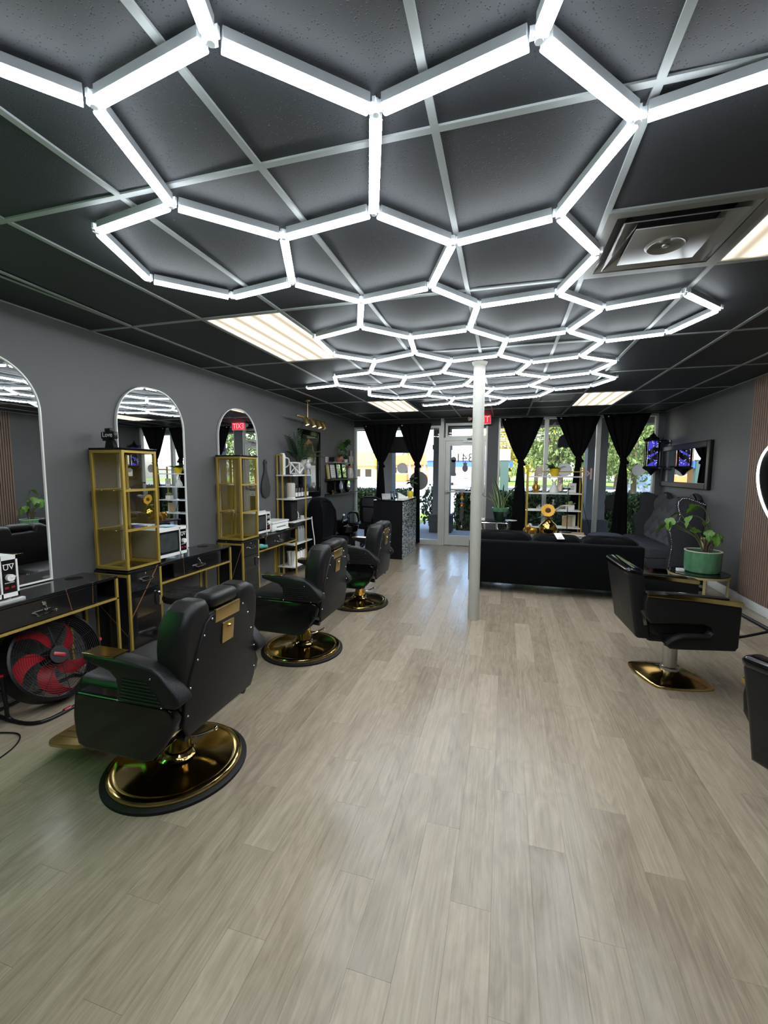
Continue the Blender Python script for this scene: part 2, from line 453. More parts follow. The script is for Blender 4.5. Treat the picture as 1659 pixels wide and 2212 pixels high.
    def mesh(s, name, m, smooth=True, angle=0.6):
        bmesh.ops.recalc_face_normals(s.bm, faces=s.bm.faces[:])
        me = bpy.data.meshes.new(name); 
        if smooth:
            for f in s.bm.faces: f.smooth = True
            hard = m in ('gloss_black', 'black_marble', 'white_gloss', 'satin_black', 'gold_paint', 'brass_polished')
            for f in s.bm.faces:
                if len(f.verts) > 4 and len(f.verts) < 40 and hard:
                    for e in f.edges: e.smooth = False
            if hard:
                for e in s.bm.edges:
                    if len(e.link_faces) == 2:
                        a0, a1 = e.link_faces[0].calc_area(), e.link_faces[1].calc_area()
                        if max(a0, a1) > 7 * min(a0, a1) and max(a0, a1) > 0.002: e.smooth = False
            for e in s.bm.edges:
                if len(e.link_faces) == 2 and e.calc_face_angle(0) > angle: e.smooth = False
        s.bm.to_mesh(me); s.bm.free()
        me.materials.append(MATS[m])
        return me
    def build(s, name, m, parent=None, smooth=True, loc=None, rot=None, angle=0.6):
        return link(name, s.mesh(name, m, smooth, angle), parent, loc, rot)

def link(name, me, parent=None, loc=None, rot=None, scale=None):
    o = bpy.data.objects.new(name, me); COL.objects.link(o)
    if parent is not None: o.parent = parent
    if loc is not None: o.location = loc
    if rot is not None: o.rotation_euler = rot
    if scale is not None: o.scale = scale
    return o
def tag(o, label, cat, group=None, kind=None):
    o['label'] = label; o['category'] = cat
    if group: o['group'] = group
    if kind: o['kind'] = kind
    return o
def struct(o): o['kind'] = 'structure'; return o
def thing(name, label, cat, loc=(0, 0, 0), rz=0.0, group=None):
    o = bpy.data.objects.new(name, None); COL.objects.link(o); o.empty_display_size = 0.05
    o.location = loc; o.rotation_euler = (0, 0, rz)
    return tag(o, label, cat, group)
def dup(root, loc, rz=None, label=None, group=None):
    r = root.copy(); COL.objects.link(r); r.location = loc
    if rz is not None: r.rotation_euler = (0, 0, rz)
    if label: r['label'] = label
    if group: r['group'] = group
    for ch in list(root.children):
        c = ch.copy(); COL.objects.link(c); c.parent = r
        for g in list(ch.children):
            d = g.copy(); COL.objects.link(d); d.parent = c
    return r
def text_obj(name, s, size, m, parent, loc, rot, depth=0.001, align='CENTER', sx=1.0):
    cu = bpy.data.curves.new(name, 'FONT'); cu.body = s; cu.size = size; cu.extrude = depth; cu.align_x = align; cu.align_y = 'CENTER'; cu.resolution_u = 3
    t = bpy.data.objects.new(name, cu); COL.objects.link(t)
    dg = bpy.context.evaluated_depsgraph_get(); dg.update()
    me = bpy.data.meshes.new_from_object(t.evaluated_get(dg))
    bpy.data.objects.remove(t); me.materials.clear(); me.materials.append(MATS[m])
    o = link(name, me, parent, loc, rot); o.scale = (sx, 1, 1)
    return o
def arc(c, r, a0, a1, n, f):
    return [f(c[0] + r * math.cos(a0 + (a1 - a0) * i / n), c[1] + r * math.sin(a0 + (a1 - a0) * i / n)) for i in range(n + 1)]
def rrect(x0, y0, x1, y1, r, n=5):
    P = []
    for cx, cy, a in ((x1 - r, y1 - r, 0), (x0 + r, y1 - r, PI / 2), (x0 + r, y0 + r, PI), (x1 - r, y0 + r, 1.5 * PI)):
        P += [(cx + r * math.cos(a + PI / 2 * i / n), cy + r * math.sin(a + PI / 2 * i / n)) for i in range(n + 1)]
    return P
# ------------------------------------------------------------------ floor
floor = struct(MB().box((XL - 0.1, YB - 0.1, -0.12), (XR + 0.1, YF + 0.06, -0.005)).build('floor', 'soil', smooth=False))
PW, PL, PT = 0.138, 0.875, 0.006
plank_me = MB().box((0.0003, 0.0003, -PT), (PW - 0.0003, PL - 0.0003, 0.0)).mesh('plank', 'vinyl_plank', smooth=False)
rest = MB()
for k in range(-23, 20):
    xa, xb = max(XL, 0.001 + PW * k), min(XR, 0.001 + PW * (k + 1))
    if xb - xa < 0.01: continue
    y = (0.2, 0.80, 0.49)[k % 3] - 4 * PL
    while y < YF:
        a, b = max(y, YB), min(y + PL, YF)
        if b - a > 0.03:
            if b > 0.60 and a < 6.05:
                o = link('plank', plank_me, floor, (xa, a, 0)); o.scale = ((xb - xa) / PW, (b - a) / PL, 1)
            else: rest.box((xa + 0.0003, a + 0.0003, -PT), (xb - 0.0003, b - 0.0003, 0))
        y += PL
o = rest.build('plank_rest', 'vinyl_plank', floor, smooth=False); o['kind'] = 'stuff'

# ------------------------------------------------------------------ walls
struct(MB().box((XL - 0.12, YB - 0.1, -0.12), (XL, YF + 0.1, 2.9)).build('wall_left', 'wall_paint', smooth=False))
struct(MB().box((XR, YB - 0.1, -0.12), (XR + 0.12, YF + 0.1, 2.9)).build('wall_right', 'wall_paint', smooth=False))
struct(MB().box((XL, YB - 0.12, -0.12), (XR, YB, 2.9)).build('wall_back', 'wall_paint', smooth=False))
wf = MB().box((XL, YF - 0.02, 2.52), (XR, YF + 0.14, 2.9)).box((XL, YF - 0.02, 2.40), (-1.235, YF + 0.12, 2.52)).box((-1.16, YF - 0.02, 2.44), (-0.33, YF + 0.12, 2.52))
struct(wf.build('wall_far', 'header_dark', smooth=False))
struct(MB().box((XR - 0.016, 5.76, 0), (XR, YF - 0.05, 0.105), r=0.003).box((XR - 0.016, YB, 0), (XR, 5.76, 0.105), r=0.003).build('baseboard_right', 'white_trim'))
struct(MB().box((XL, 5.9, 0), (XL + 0.014, YF - 0.02, 0.105), r=0.003).build('baseboard_left', 'white_trim'))

# ------------------------------------------------------------------ suspended ceiling
ceil = struct(MB().box((XL, YB, ZC + 0.10), (XR, YF + 0.1, ZC + 0.30)).build('ceiling', 'ceiling_void', smooth=False))
GX = [XL] + [-0.239 + 0.6096 * i for i in range(-4, 5)] + [XR]
GY = [YB] + [1.406 + 1.2192 * j for j in range(-3, 6)] + [YF - 0.02]
def cell(i, j): return (-0.239 + 0.6096 * i, 1.406 + 1.2192 * j)
SKIP = {(-3, 1), (-3, 4), (2, 4), (2, 0), (1, 0), (1, 4)}
tile_cache = {}
def tile(x0, x1, y0, y1):
    k = (round(x1 - x0, 3), round(y1 - y0, 3))
    if k not in tile_cache:
        tile_cache[k] = MB().box((-k[0] / 2 + 0.006, -k[1] / 2 + 0.006, 0), (k[0] / 2 - 0.006, k[1] / 2 - 0.006, 0.014)).mesh('ceiling_tile', 'ceiling_tile_black', smooth=False)
    return link('ceiling_tile', tile_cache[k], ceil, ((x0 + x1) / 2, (y0 + y1) / 2, ZC + 0.007 + random.uniform(0, 0.002)))
for a in range(len(GX) - 1):
    for b in range(len(GY) - 1):
        ci, cj = round((GX[a] + 0.239) / 0.6096), round((GY[b] - 1.406) / 1.2192)
        if a > 0 and b > 0 and (ci, cj) in SKIP: continue
        if GX[a + 1] - GX[a] < 0.03 or GY[b + 1] - GY[b] < 0.03: continue
        tile(GX[a], GX[a + 1], GY[b], GY[b + 1])
x0, y0 = cell(1, 0); tile(x0, x0 + 0.6096, y0, y0 + 0.6096)
x0, y0 = cell(1, 4); tile(x0, x0 + 0.6096, y0 + 0.6096, y0 + 1.2192)
lx = MB().box((-0.012, YB, 0), (0.012, YF - 0.02, 0.035)).mesh('grid_bar', 'tbar_grey', smooth=False)
for gx in GX[1:-1]: link('grid_bar', lx, ceil, (gx, 0, ZC))
ly = MB().box((XL, -0.012, 0.0005), (XR, 0.012, 0.035)).mesh('grid_bar', 'tbar_grey', smooth=False)
for gy in GY[1:-1]: link('grid_bar', ly, ceil, (0, gy, ZC))
for yy in (cell(1, 0)[1] + 0.6096, cell(1, 4)[1] + 0.6096):
    MB().box((cell(1, 0)[0], yy - 0.011, ZC + 0.001), (cell(2, 0)[0], yy + 0.011, ZC + 0.03)).build('grid_bar', 'tbar_grey', ceil, smooth=False)
MB().box((XL, YB, ZC), (XL + 0.012, YF - 0.02, ZC + 0.02)).build('wall_angle', 'tbar_grey', ceil, smooth=False)
MB().box((XR - 0.012, YB, ZC), (XR, YF - 0.02, ZC + 0.02)).build('wall_angle', 'tbar_grey', ceil, smooth=False)
MB().box((XL, YF - 0.034, ZC), (XR, YF - 0.022, ZC + 0.02)).build('wall_angle', 'tbar_grey', ceil, smooth=False)

MB().prism([(-2.664, 1.42), (-2.600, 1.42), (-2.662, 2.55)], 'z', ZC + 0.003, ZC + 0.006).build('tile_gap', 'ceiling_void', ceil, smooth=False)
MB().prism([(-2.606, 1.42), (-2.584, 1.42), (-2.650, 2.60), (-2.668, 2.60)], 'z', ZC - 0.004, ZC + 0.003).build('grid_bar', 'tbar_grey', ceil, smooth=False)
# warm fluorescent troffers laid into the grid
def troffer(i, j, label):
    x0, y0 = cell(i, j)
    t = thing('ceiling_light_panel', label, 'light', (x0 + 0.3048, y0 + 0.6096, ZC), 0, 'warm fluorescent ceiling panels')
    MB().box((-0.29, -0.595, 0.07), (0.29, 0.595, 0.095)).build('housing', 'white_matt', t, smooth=False)
    f = MB()
    for s in (-1, 1):
        f.box((s * 0.292 - 0.008, -0.597, 0.002), (s * 0.292 + 0.008, 0.597, 0.07)); f.box((-0.284, s * 0.589 - 0.008, 0.002), (0.284, s * 0.589 + 0.008, 0.07))
    f.build('frame', 'white_matt', t, smooth=False)
    MB().box((-0.283, -0.58, 0.008), (0.283, 0.58, 0.014)).build('diffuser', 'troffer_lens', t, smooth=False)
troffer(-3, 1, 'warm lit ceiling panel nearest the left wall mirrors, above the near stations')
troffer(-3, 4, 'small looking far warm ceiling panel above the reception desk')
troffer(2, 4, 'far warm ceiling panel above the black sofa on the right')
troffer(2, 0, 'warm ceiling panel cut by the right frame edge beside the square air vent')

# square plaque air diffuser
x0, y0 = cell(1, 0)
t = thing('air_vent', 'grey square ceiling air vent with stepped plaque and missing louvre', 'vent', (x0 + 0.3048, y0 + 0.9144, ZC))
fr = MB()
for s in (-1, 1):
    fr.box((s * 0.278 - 0.02, -0.298, -0.002), (s * 0.278 + 0.02, 0.298, 0.01)); fr.box((-0.258, s * 0.278 - 0.02, -0.002), (0.258, s * 0.278 + 0.02, 0.01))
fr.build('frame', 'grey_metal', t, smooth=False)
MB().box((-0.29, -0.29, 0.08), (0.29, 0.29, 0.095)).build('duct_box', 'header_dark', t, smooth=False)
def ring_plate(h0, h1, z0, z1, nm):
    b = MB(); b.grid(lambda u, v: Vector((lambda h, z, k: (h * (1 - 2 * abs(((k * 4) % 4) - 2) / 2) if False else 0, 0, 0))(0, 0, 0)), 2, 2) if False else None
    A = [(-h0, -h0, z0), (h0, -h0, z0), (h0, h0, z0), (-h0, h0, z0)]; B = [(-h1, -h1, z1), (h1, -h1, z1), (h1, h1, z1), (-h1, h1, z1)]
    for k in range(4): b.face([A[k], A[(k + 1) % 4], B[(k + 1) % 4], B[k]])
    b.solid(0.004); b.build(nm, 'grey_metal', t, smooth=False)
ring_plate(0.258, 0.205, 0.006, 0.045, 'outer_cone')
ring_plate(0.225, 0.155, -0.006, 0.03, 'inner_cone')
MB().box((-0.165, -0.165, -0.012), (0.165, 0.165, -0.004), r=0.004).build('plaque', 'grey_metal', t)
MB().lathe([(0.085, -0.012), (0.075, -0.020), (0.062, -0.014), (0.016, -0.014), (0.014, -0.020), (0, -0.021)], n=28).build('boss', 'grey_metal', t)
# small far return grille
x0, y0 = cell(1, 4)
t = thing('return_grille', 'small slatted ceiling grille near the far right light panel', 'vent', (x0 + 0.3048, y0 + 0.3048, ZC))
fr = MB()
for s in (-1, 1):
    fr.box((s * 0.26 - 0.04, -0.298, -0.004), (s * 0.26 + 0.04, 0.298, 0.01)); fr.box((-0.22, s * 0.26 - 0.04, -0.004), (0.22, s * 0.26 + 0.04, 0.01))
fr.build('frame', 'grey_metal', t, smooth=False)
MB().box((-0.29, -0.29, 0.06), (0.29, 0.29, 0.08)).build('duct_box', 'header_dark', t, smooth=False)
lou = MB().box((-0.22, -0.018, -0.002), (0.22, 0.018, 0.002), rot=(0.8, 0, 0)).mesh('slat', 'aluminium', smooth=False)
for k in range(10): link('slat', lou, t, (0, -0.195 + 0.0433 * k, 0.012))

# ------------------------------------------------------------------ hexagon LED grid under the ceiling
HEXV = [(-0.6976, 0.9514), (-1.1261, 1.0147), (-0.3806, 1.2474), (0.0466, 1.1516), (0.3368, 1.4696), (-1.2597, 1.4478), (0.1745, 1.9095), (-1.6988, 1.5121), (-0.9548, 1.7625), (-1.8579, 1.9478), (-1.5651, 2.2628), (-1.1354, 2.1805), (-0.5253, 1.697), (-0.2518, 2.0041), (-0.4208, 2.4246), (0.3837, 2.2714), (0.2635, 2.6984), (-0.8567, 2.5174), (-1.01, 2.9389), (-0.1908, 2.766), (-0.2739, 3.1903), (0.5484, 3.0082), (0.9531, 2.8835), (0.4136, 3.4135), (1.25, 3.2118), (1.1079, 3.6384), (0.697, 3.7316), (0.6116, 4.159), (-0.0211, 3.524), (-0.0736, 3.9464), (-0.7207, 3.2623), (-0.7717, 3.6936), (-1.4265, 3.0994), (-1.4727, 3.5557), (-1.1859, 3.8707), (-0.5079, 4.0363), (0.1964, 4.2719), (0.0927, 4.6942), (0.95, 4.4288), (0.8198, 4.847), (0.416, 4.9806), (1.1166, 5.1785), (0.9539, 5.5936), (0.5402, 5.7242), (0.254, 5.3864), (-0.3461, 4.7646), (-1.3569, 4.2773), (-1.7923, 4.3765), (-1.0601, 4.5927), (-0.6371, 4.4525), (-1.9335, 4.7974), (-1.2043, 5.0077), (-2.3721, 4.8971), (-1.6378, 5.1206), (-0.8969, 5.3183), (-0.4799, 5.1784), (-1.7706, 5.5449), (-1.4556, 5.8563), (-1.0196, 5.7406), (-0.7056, 6.045), (-0.2849, 5.9016), (-0.8175, 6.4755), (-1.2451, 6.6095), (-0.5481, 6.8393), (-0.1282, 6.6897), (-0.1681, 5.4771), (0.4099, 6.1496), (-0.0131, 6.255), (-0.5529, 0.5018), (0.1913, 0.702), (0.764, 1.3738), (-1.4163, 0.6967), (-1.2716, 0.2471), (0.9087, 0.9242), (-0.1257, 0.406), (-0.8444, 0.1513), (0.6185, 0.6062)]
HEXE = [(0, 1), (0, 2), (3, 2), (3, 4), (1, 5), (4, 6), (5, 7), (5, 8), (7, 9), (9, 10), (10, 11), (8, 12), (8, 11), (12, 2), (12, 13), (13, 6), (13, 14), (6, 15), (15, 16), (11, 17), (17, 14), (17, 18), (14, 19), (19, 16), (19, 20), (16, 21), (21, 22), (21, 23), (22, 24), (24, 25), (25, 26), (26, 23), (26, 27), (23, 28), (28, 20), (28, 29), (20, 30), (30, 18), (30, 31), (18, 32), (32, 33), (33, 34), (34, 31), (31, 35), (35, 29), (29, 36), (36, 27), (36, 37), (27, 38), (38, 39), (39, 40), (39, 41), (41, 42), (42, 43), (40, 37), (40, 44), (37, 45), (34, 46), (46, 47), (46, 48), (48, 49), (49, 35), (47, 50), (48, 51), (50, 52), (50, 53), (53, 51), (51, 54), (54, 55), (55, 45), (49, 45), (53, 56), (56, 57), (57, 58), (58, 54), (58, 59), (59, 60), (59, 61), (61, 62), (61, 63), (63, 64), (44, 65), (44, 43), (43, 66), (66, 67), (65, 60), (65, 55), (60, 67), (67, 64), (0, 68), (3, 69), (1, 71), (4, 70), (71, 72), (70, 73), (68, 74), (74, 69), (72, 75), (75, 68), (69, 76), (76, 73)]
ZT = ZC - 0.006
hexl = thing('hexagon_led_light', 'white honeycomb of LED tubes fixed under the black ceiling', 'light', (0, 0, ZT))
P = [(-0.0165, -0.030)] + [(0.0185 * math.cos(a), -0.031 + 0.0155 * math.sin(a)) for a in [PI + PI * k / 8 for k in range(9)]] + [(0.0165, -0.030)]
hous_me = MB().box((-0.5, -0.018, -0.030), (0.5, 0.018, 0.0), r=0.002, seg=1).mesh('light_tube', 'tube_housing', smooth=False)
diff_me = MB().prism(P, 'x', -0.5, 0.5).mesh('diffuser', 'led_white')
con_me = MB().cyl((0, 0, -0.040), (0, 0, 0.0), 0.010, n=8).box((-0.022, -0.005, -0.03), (0.022, 0.005, -0.004)).box((-0.005, -0.022, -0.028), (0.005, 0.022, -0.006)).mesh('connector', 'clear_joint')
HEXV = HEXV + [(-0.7, -0.29), (0.02, -0.04), (0.76, 0.16), (-0.27, -0.39), (0.46, -0.14), (-0.13, -0.84), (0.60, -0.59), (0.31, -0.94)]  # unseen tubes behind the camera, added to brighten the foreground floor
_b = len(HEXV) - 8
HEXE = HEXE + [(75, _b), (74, _b + 1), (76, _b + 2), (_b, _b + 3), (_b + 1, _b + 3), (_b + 1, _b + 4), (_b + 2, _b + 4), (_b + 3, _b + 5), (_b + 4, _b + 6), (_b + 5, _b + 7), (_b + 6, _b + 7)]
for a, b in HEXE:
    A, B = Vector((*HEXV[a], 0)), Vector((*HEXV[b], 0))
    d = B - A; L = d.length - 0.05
    o = link('light_tube', hous_me, hexl, (A + B) / 2, (0, 0, math.atan2(d.y, d.x)), (L, 1, 1))
    link('diffuser', diff_me, o)
for v in HEXV: link('connector', con_me, hexl, (*v, 0))

# ------------------------------------------------------------------ storefront: windows, door, pier
def window(n, x0, x1, z0, z1, sill=0.10):
    e = bpy.data.objects.new('window_%d' % n, None); COL.objects.link(e); struct(e); e.location = (0, YF, 0)
    f = MB()
    f.box((x0, -0.03, z0), (x0 + 0.035, 0.06, z1)); f.box((x1 - 0.035, -0.03, z0), (x1, 0.06, z1))
    f.box((x0 + 0.035, -0.03, z1 - 0.04), (x1 - 0.035, 0.06, z1)); f.box((x0 + 0.035, -0.035, z0), (x1 - 0.035, 0.06, z0 + sill))
    f.build('window_frame', 'storefront_metal', e, smooth=False)
    MB().box((x0 + 0.035, 0.012, z0 + sill), (x1 - 0.035, 0.018, z1 - 0.04)).build('pane', 'clear_glass', e, smooth=False)
window(1, XL, -1.245, 0, 2.40)
window(2, -1.15, -0.335, 2.16, 2.44, 0.03)
window(3, -0.135, 0.735, 0, 2.52)
window(4, 0.735, 1.625, 0, 2.52)
window(5, 1.625, 2.56, 0, 2.52)
struct(MB().box((-1.245, YF - 0.04, 0), (-1.185, YF + 0.07, 2.535)).build('trim_1', 'storefront_metal', smooth=False))
struct(MB().box((-0.335, YF - 0.05, 0), (-0.135, YF + 0.08, 2.52)).build('trim_2', 'dark_pier', smooth=False))
struct(MB().box((2.56, YF - 0.05, 0), (XR, YF + 0.08, 2.52)).build('trim_3', 'dark_pier', smooth=False))
door = bpy.data.objects.new('door_1', None); COL.objects.link(door); struct(door); door.location = (0, YF, 0)
jm = MB().box((-1.185, -0.03, 0), (-1.15, 0.06, 2.16)).box((-0.37, -0.03, 0), (-0.335, 0.06, 2.16)).box((-1.15, -0.03, 2.10), (-0.37, 0.06, 2.16))
jm.build('door_frame', 'storefront_metal', door, smooth=False)
lf = MB().box((-1.145, -0.02, 0.01), (-1.06, 0.03, 2.095)).box((-0.455, -0.02, 0.01), (-0.375, 0.03, 2.095)).box((-1.06, -0.02, 2.0), (-0.455, 0.03, 2.095)).box((-1.06, -0.02, 0.01), (-0.455, 0.03, 0.20))
lf.build('door_leaf', 'storefront_metal', door, smooth=False)
MB().box((-1.06, 0.002, 0.20), (-0.455, 0.008, 2.0)).build('pane', 'clear_glass', door, smooth=False)
MB().cyl((-1.13, -0.075, 1.09), (-0.39, -0.075, 1.09), 0.013).box((-1.13, -0.085, 1.06), (-1.09, -0.02, 1.12)).box((-0.43, -0.085, 1.06), (-0.39, -0.02, 1.12)).box((-1.02, -0.08, 1.115), (-0.74, -0.06, 1.15)).build('push_bar', 'steel_brushed', door)
MB().box((-0.80, -0.07, 2.055), (-0.58, -0.02, 2.10)).tube([(-0.6, -0.05, 2.11), (-0.72, -0.16, 2.12), (-0.5, -0.06, 2.14)], 0.008).build('door_closer', 'grey_metal', door)
# things stuck on the door glass: house number, barber pole, pineapple, dots (seen from behind)
MIR = (PI / 2, 0, PI)
text_obj('house_number', '341', 0.24, 'decal_grey', door, (-0.775, -0.001, 1.755), MIR, 0.0006)
bp = MB().prism(rrect(-1.04, 1.40, -0.93, 1.47, 0.03) , 'y', -0.0022, -0.0006).prism(rrect(-1.03, 1.46, -0.945, 1.72, 0.01), 'y', -0.0022, -0.0008)
bp.prism([(-0.987 + 0.055 * math.cos(a * PI / 12), 1.73 + 0.055 * math.sin(a * PI / 12)) for a in range(24)], 'y', -0.0022, -0.001)
bp.build('door_decal', 'decal_grey', door, smooth=False)
pn = MB().prism([(-0.757 + 0.055 * math.cos(a * PI / 12), 1.555 + 0.072 * math.sin(a * PI / 12)) for a in range(24)], 'y', -0.002, -0.0008)
pn.prism([(-0.79, 1.615), (-0.80, 1.68), (-0.775, 1.655), (-0.757, 1.71), (-0.74, 1.655), (-0.715, 1.68), (-0.725, 1.615)], 'y', -0.0022, -0.001)
pn.build('door_decal', 'decal_grey', door, smooth=False)
MB().prism([(-1.005 + 0.03 * math.cos(a * PI / 10), 1.245 + 0.03 * math.sin(a * PI / 10)) for a in range(20)], 'y', -0.002, -0.0008).build('door_decal', 'decal_grey', door, smooth=False)
ds = MB()
for k in range(3): ds.box((-0.80 + 0.01 * k, -0.002, 1.42 - 0.035 * k), (-0.70, -0.001, 1.43 - 0.035 * k))
ds.build('door_lettering', 'decal_grey', door, smooth=False)
# small notice on the door
t = thing('door_notice', 'dark teal and white paper notice taped to the door glass', 'sign', (-0.555, YF - 0.003, 1.03))
MB().box((-0.09, -0.002, 0.0), (0.09, 0.0, 0.155)).build('upper_sheet', 'sign_teal', t, smooth=False)
MB().box((-0.09, -0.002, -0.115), (0.09, 0.0, -0.002)).build('lower_sheet', 'sign_grey', t, smooth=False)
ln = MB().box((-0.06, -0.0035, 0.105), (0.065, -0.002, 0.128)).box((-0.06, -0.0035, 0.072), (0.02, -0.002, 0.092)).box((-0.06, -0.0035, 0.03), (0.06, -0.002, 0.037))
ln.build('lettering', 'white_matt', t, smooth=False)
MB().box((-0.05, -0.0035, -0.04), (0.05, -0.002, -0.033)).box((-0.04, -0.0035, -0.09), (0.05, -0.002, -0.075)).build('lettering', 'decal_black', t, smooth=False)
# wind chime hanging on the push bar
t = thing('wind_chime', 'colourful beaded wind chime hanging from the door push bar', 'wind chime', (-0.795, YF - 0.11, 0))
MB().tube([(0, 0.02, 1.103), (0, 0, 1.104), (0, -0.002, 1.0), (0, 0, 0.42)], 0.002, n=6).build('cord', 'grey_metal', t)
for z, r, m in ((1.05, 0.028, 'paper_red'), (1.0, 0.022, 'petal_yellow'), (0.955, 0.04, 'gold_paint'), (0.90, 0.02, 'canopy_blue'), (0.865, 0.03, 'paper_red'), (0.82, 0.026, 'petal_yellow')):
    MB().ball((0, 0, z), r, (1, 0.7, 0.9), 10, 7).build('bead', m, t)
for k in range(4):
    a = k * PI / 2 + 0.4
    MB().cyl((0.03 * math.cos(a), 0.03 * math.sin(a), 0.80), (0.03 * math.cos(a), 0.03 * math.sin(a), 0.56 - 0.035 * k), 0.007, n=8).build('chime_tube', 'steel_brushed', t)
MB().ball((0, 0, 0.40), 0.022, (1, 0.3, 1.4), 10, 7).build('pendant', 'steel_brushed', t)
# decals on the window glass
def disc(cx, cz, r, m, label):
    o = MB().prism([(cx + r * math.cos(a * PI / 16), cz + r * math.sin(a * PI / 16)) for a in range(32)], 'y', YF + 0.0095, YF + 0.0115).build('window_decal', m, smooth=False)
    tag(o, label, 'decal', 'round stickers on the window glass')
disc(-1.69, 1.30, 0.19, 'decal_grey', 'grey disc sticker on the window glass left of the door')
disc(-2.04, 1.555, 0.11, 'decal_white', 'white disc sticker on the glass between the two left curtains')
disc(1.075, 1.535, 0.125, 'decal_white', 'white disc sticker on the glass behind the gold shelf')
disc(1.93, 0.945, 0.15, 'decal_black', 'black disc sticker low on the glass left of the last curtain')
disc(2.30, 1.53, 0.10, 'decal_white', 'white disc sticker on the glass beside the barber pole')
for nm, s, x, z, sz, m, lb in (('window_lettering', 'S', 0.985, 1.66, 0.12, 'decal_grey', 'single mirrored grey letter on the glass above the white disc'),
                           ('window_lettering', 'S NAMO', 1.12, 1.32, 0.085, 'decal_grey', 'upper mirrored word on the glass behind the gold shelf'),
                           ('window_lettering', 'CLO', 1.13, 1.225, 0.085, 'decal_grey', 'lower mirrored word on the glass behind the gold shelf'),
                           ('window_lettering', 'K', 1.47, 1.45, 0.3, 'decal_pink', 'large pale pink letter on the glass right of the gold shelf')):
    o = text_obj(nm, s, sz, m, None, (x, YF + 0.010, z), MIR, 0.0005); tag(o, lb, 'lettering')

# exit sign hung by the door head
t = thing('exit_sign', 'lit red exit sign with white side hanging over the door by the pole', 'sign', (-0.44, 8.30, 2.375))
MB().box((-0.17, -0.02, 0), (0.17, 0.03, 0.17), r=0.006).build('housing', 'white_gloss', t)
MB().box((-0.155, -0.026, 0.012), (0.155, -0.020, 0.158)).build('face', 'exit_red', t, smooth=False)
text_obj('lettering', 'EXIT', 0.16, 'exit_letters', t, (0, -0.0265, 0.083), (PI / 2, 0, 0), 0.001, sx=0.85)
MB().cyl((0, 0, 0.17), (0, 0, ZC - 2.375), 0.012).build('bracket', 'white_gloss', t)
for s in (-1,):
    MB().cyl((s * 0.19, -0.03, 0.11), (s * 0.235, -0.06, 0.10), 0.02, 0.04, 14).build('lamp_head', 'white_gloss', t)

# steel support pole
t = thing('support_pole', 'white painted steel support pole standing mid room, slightly chipped', 'pole', (-0.262, 4.30, 0))
mat('pole_paint', (0.41, 0.405, 0.365), 0.45, var=0.12, vscale=5, bump=0.05, bscale=40)
MB().cyl((0, 0, 0), (0, 0, ZC), 0.055, n=32).build('shaft', 'pole_paint', t)
MB().lathe([(0.0555, ZC - 0.03), (0.062, ZC - 0.03), (0.075, ZC - 0.001), (0.0555, ZC - 0.001)], n=28).build('collar', 'pole_paint', t)
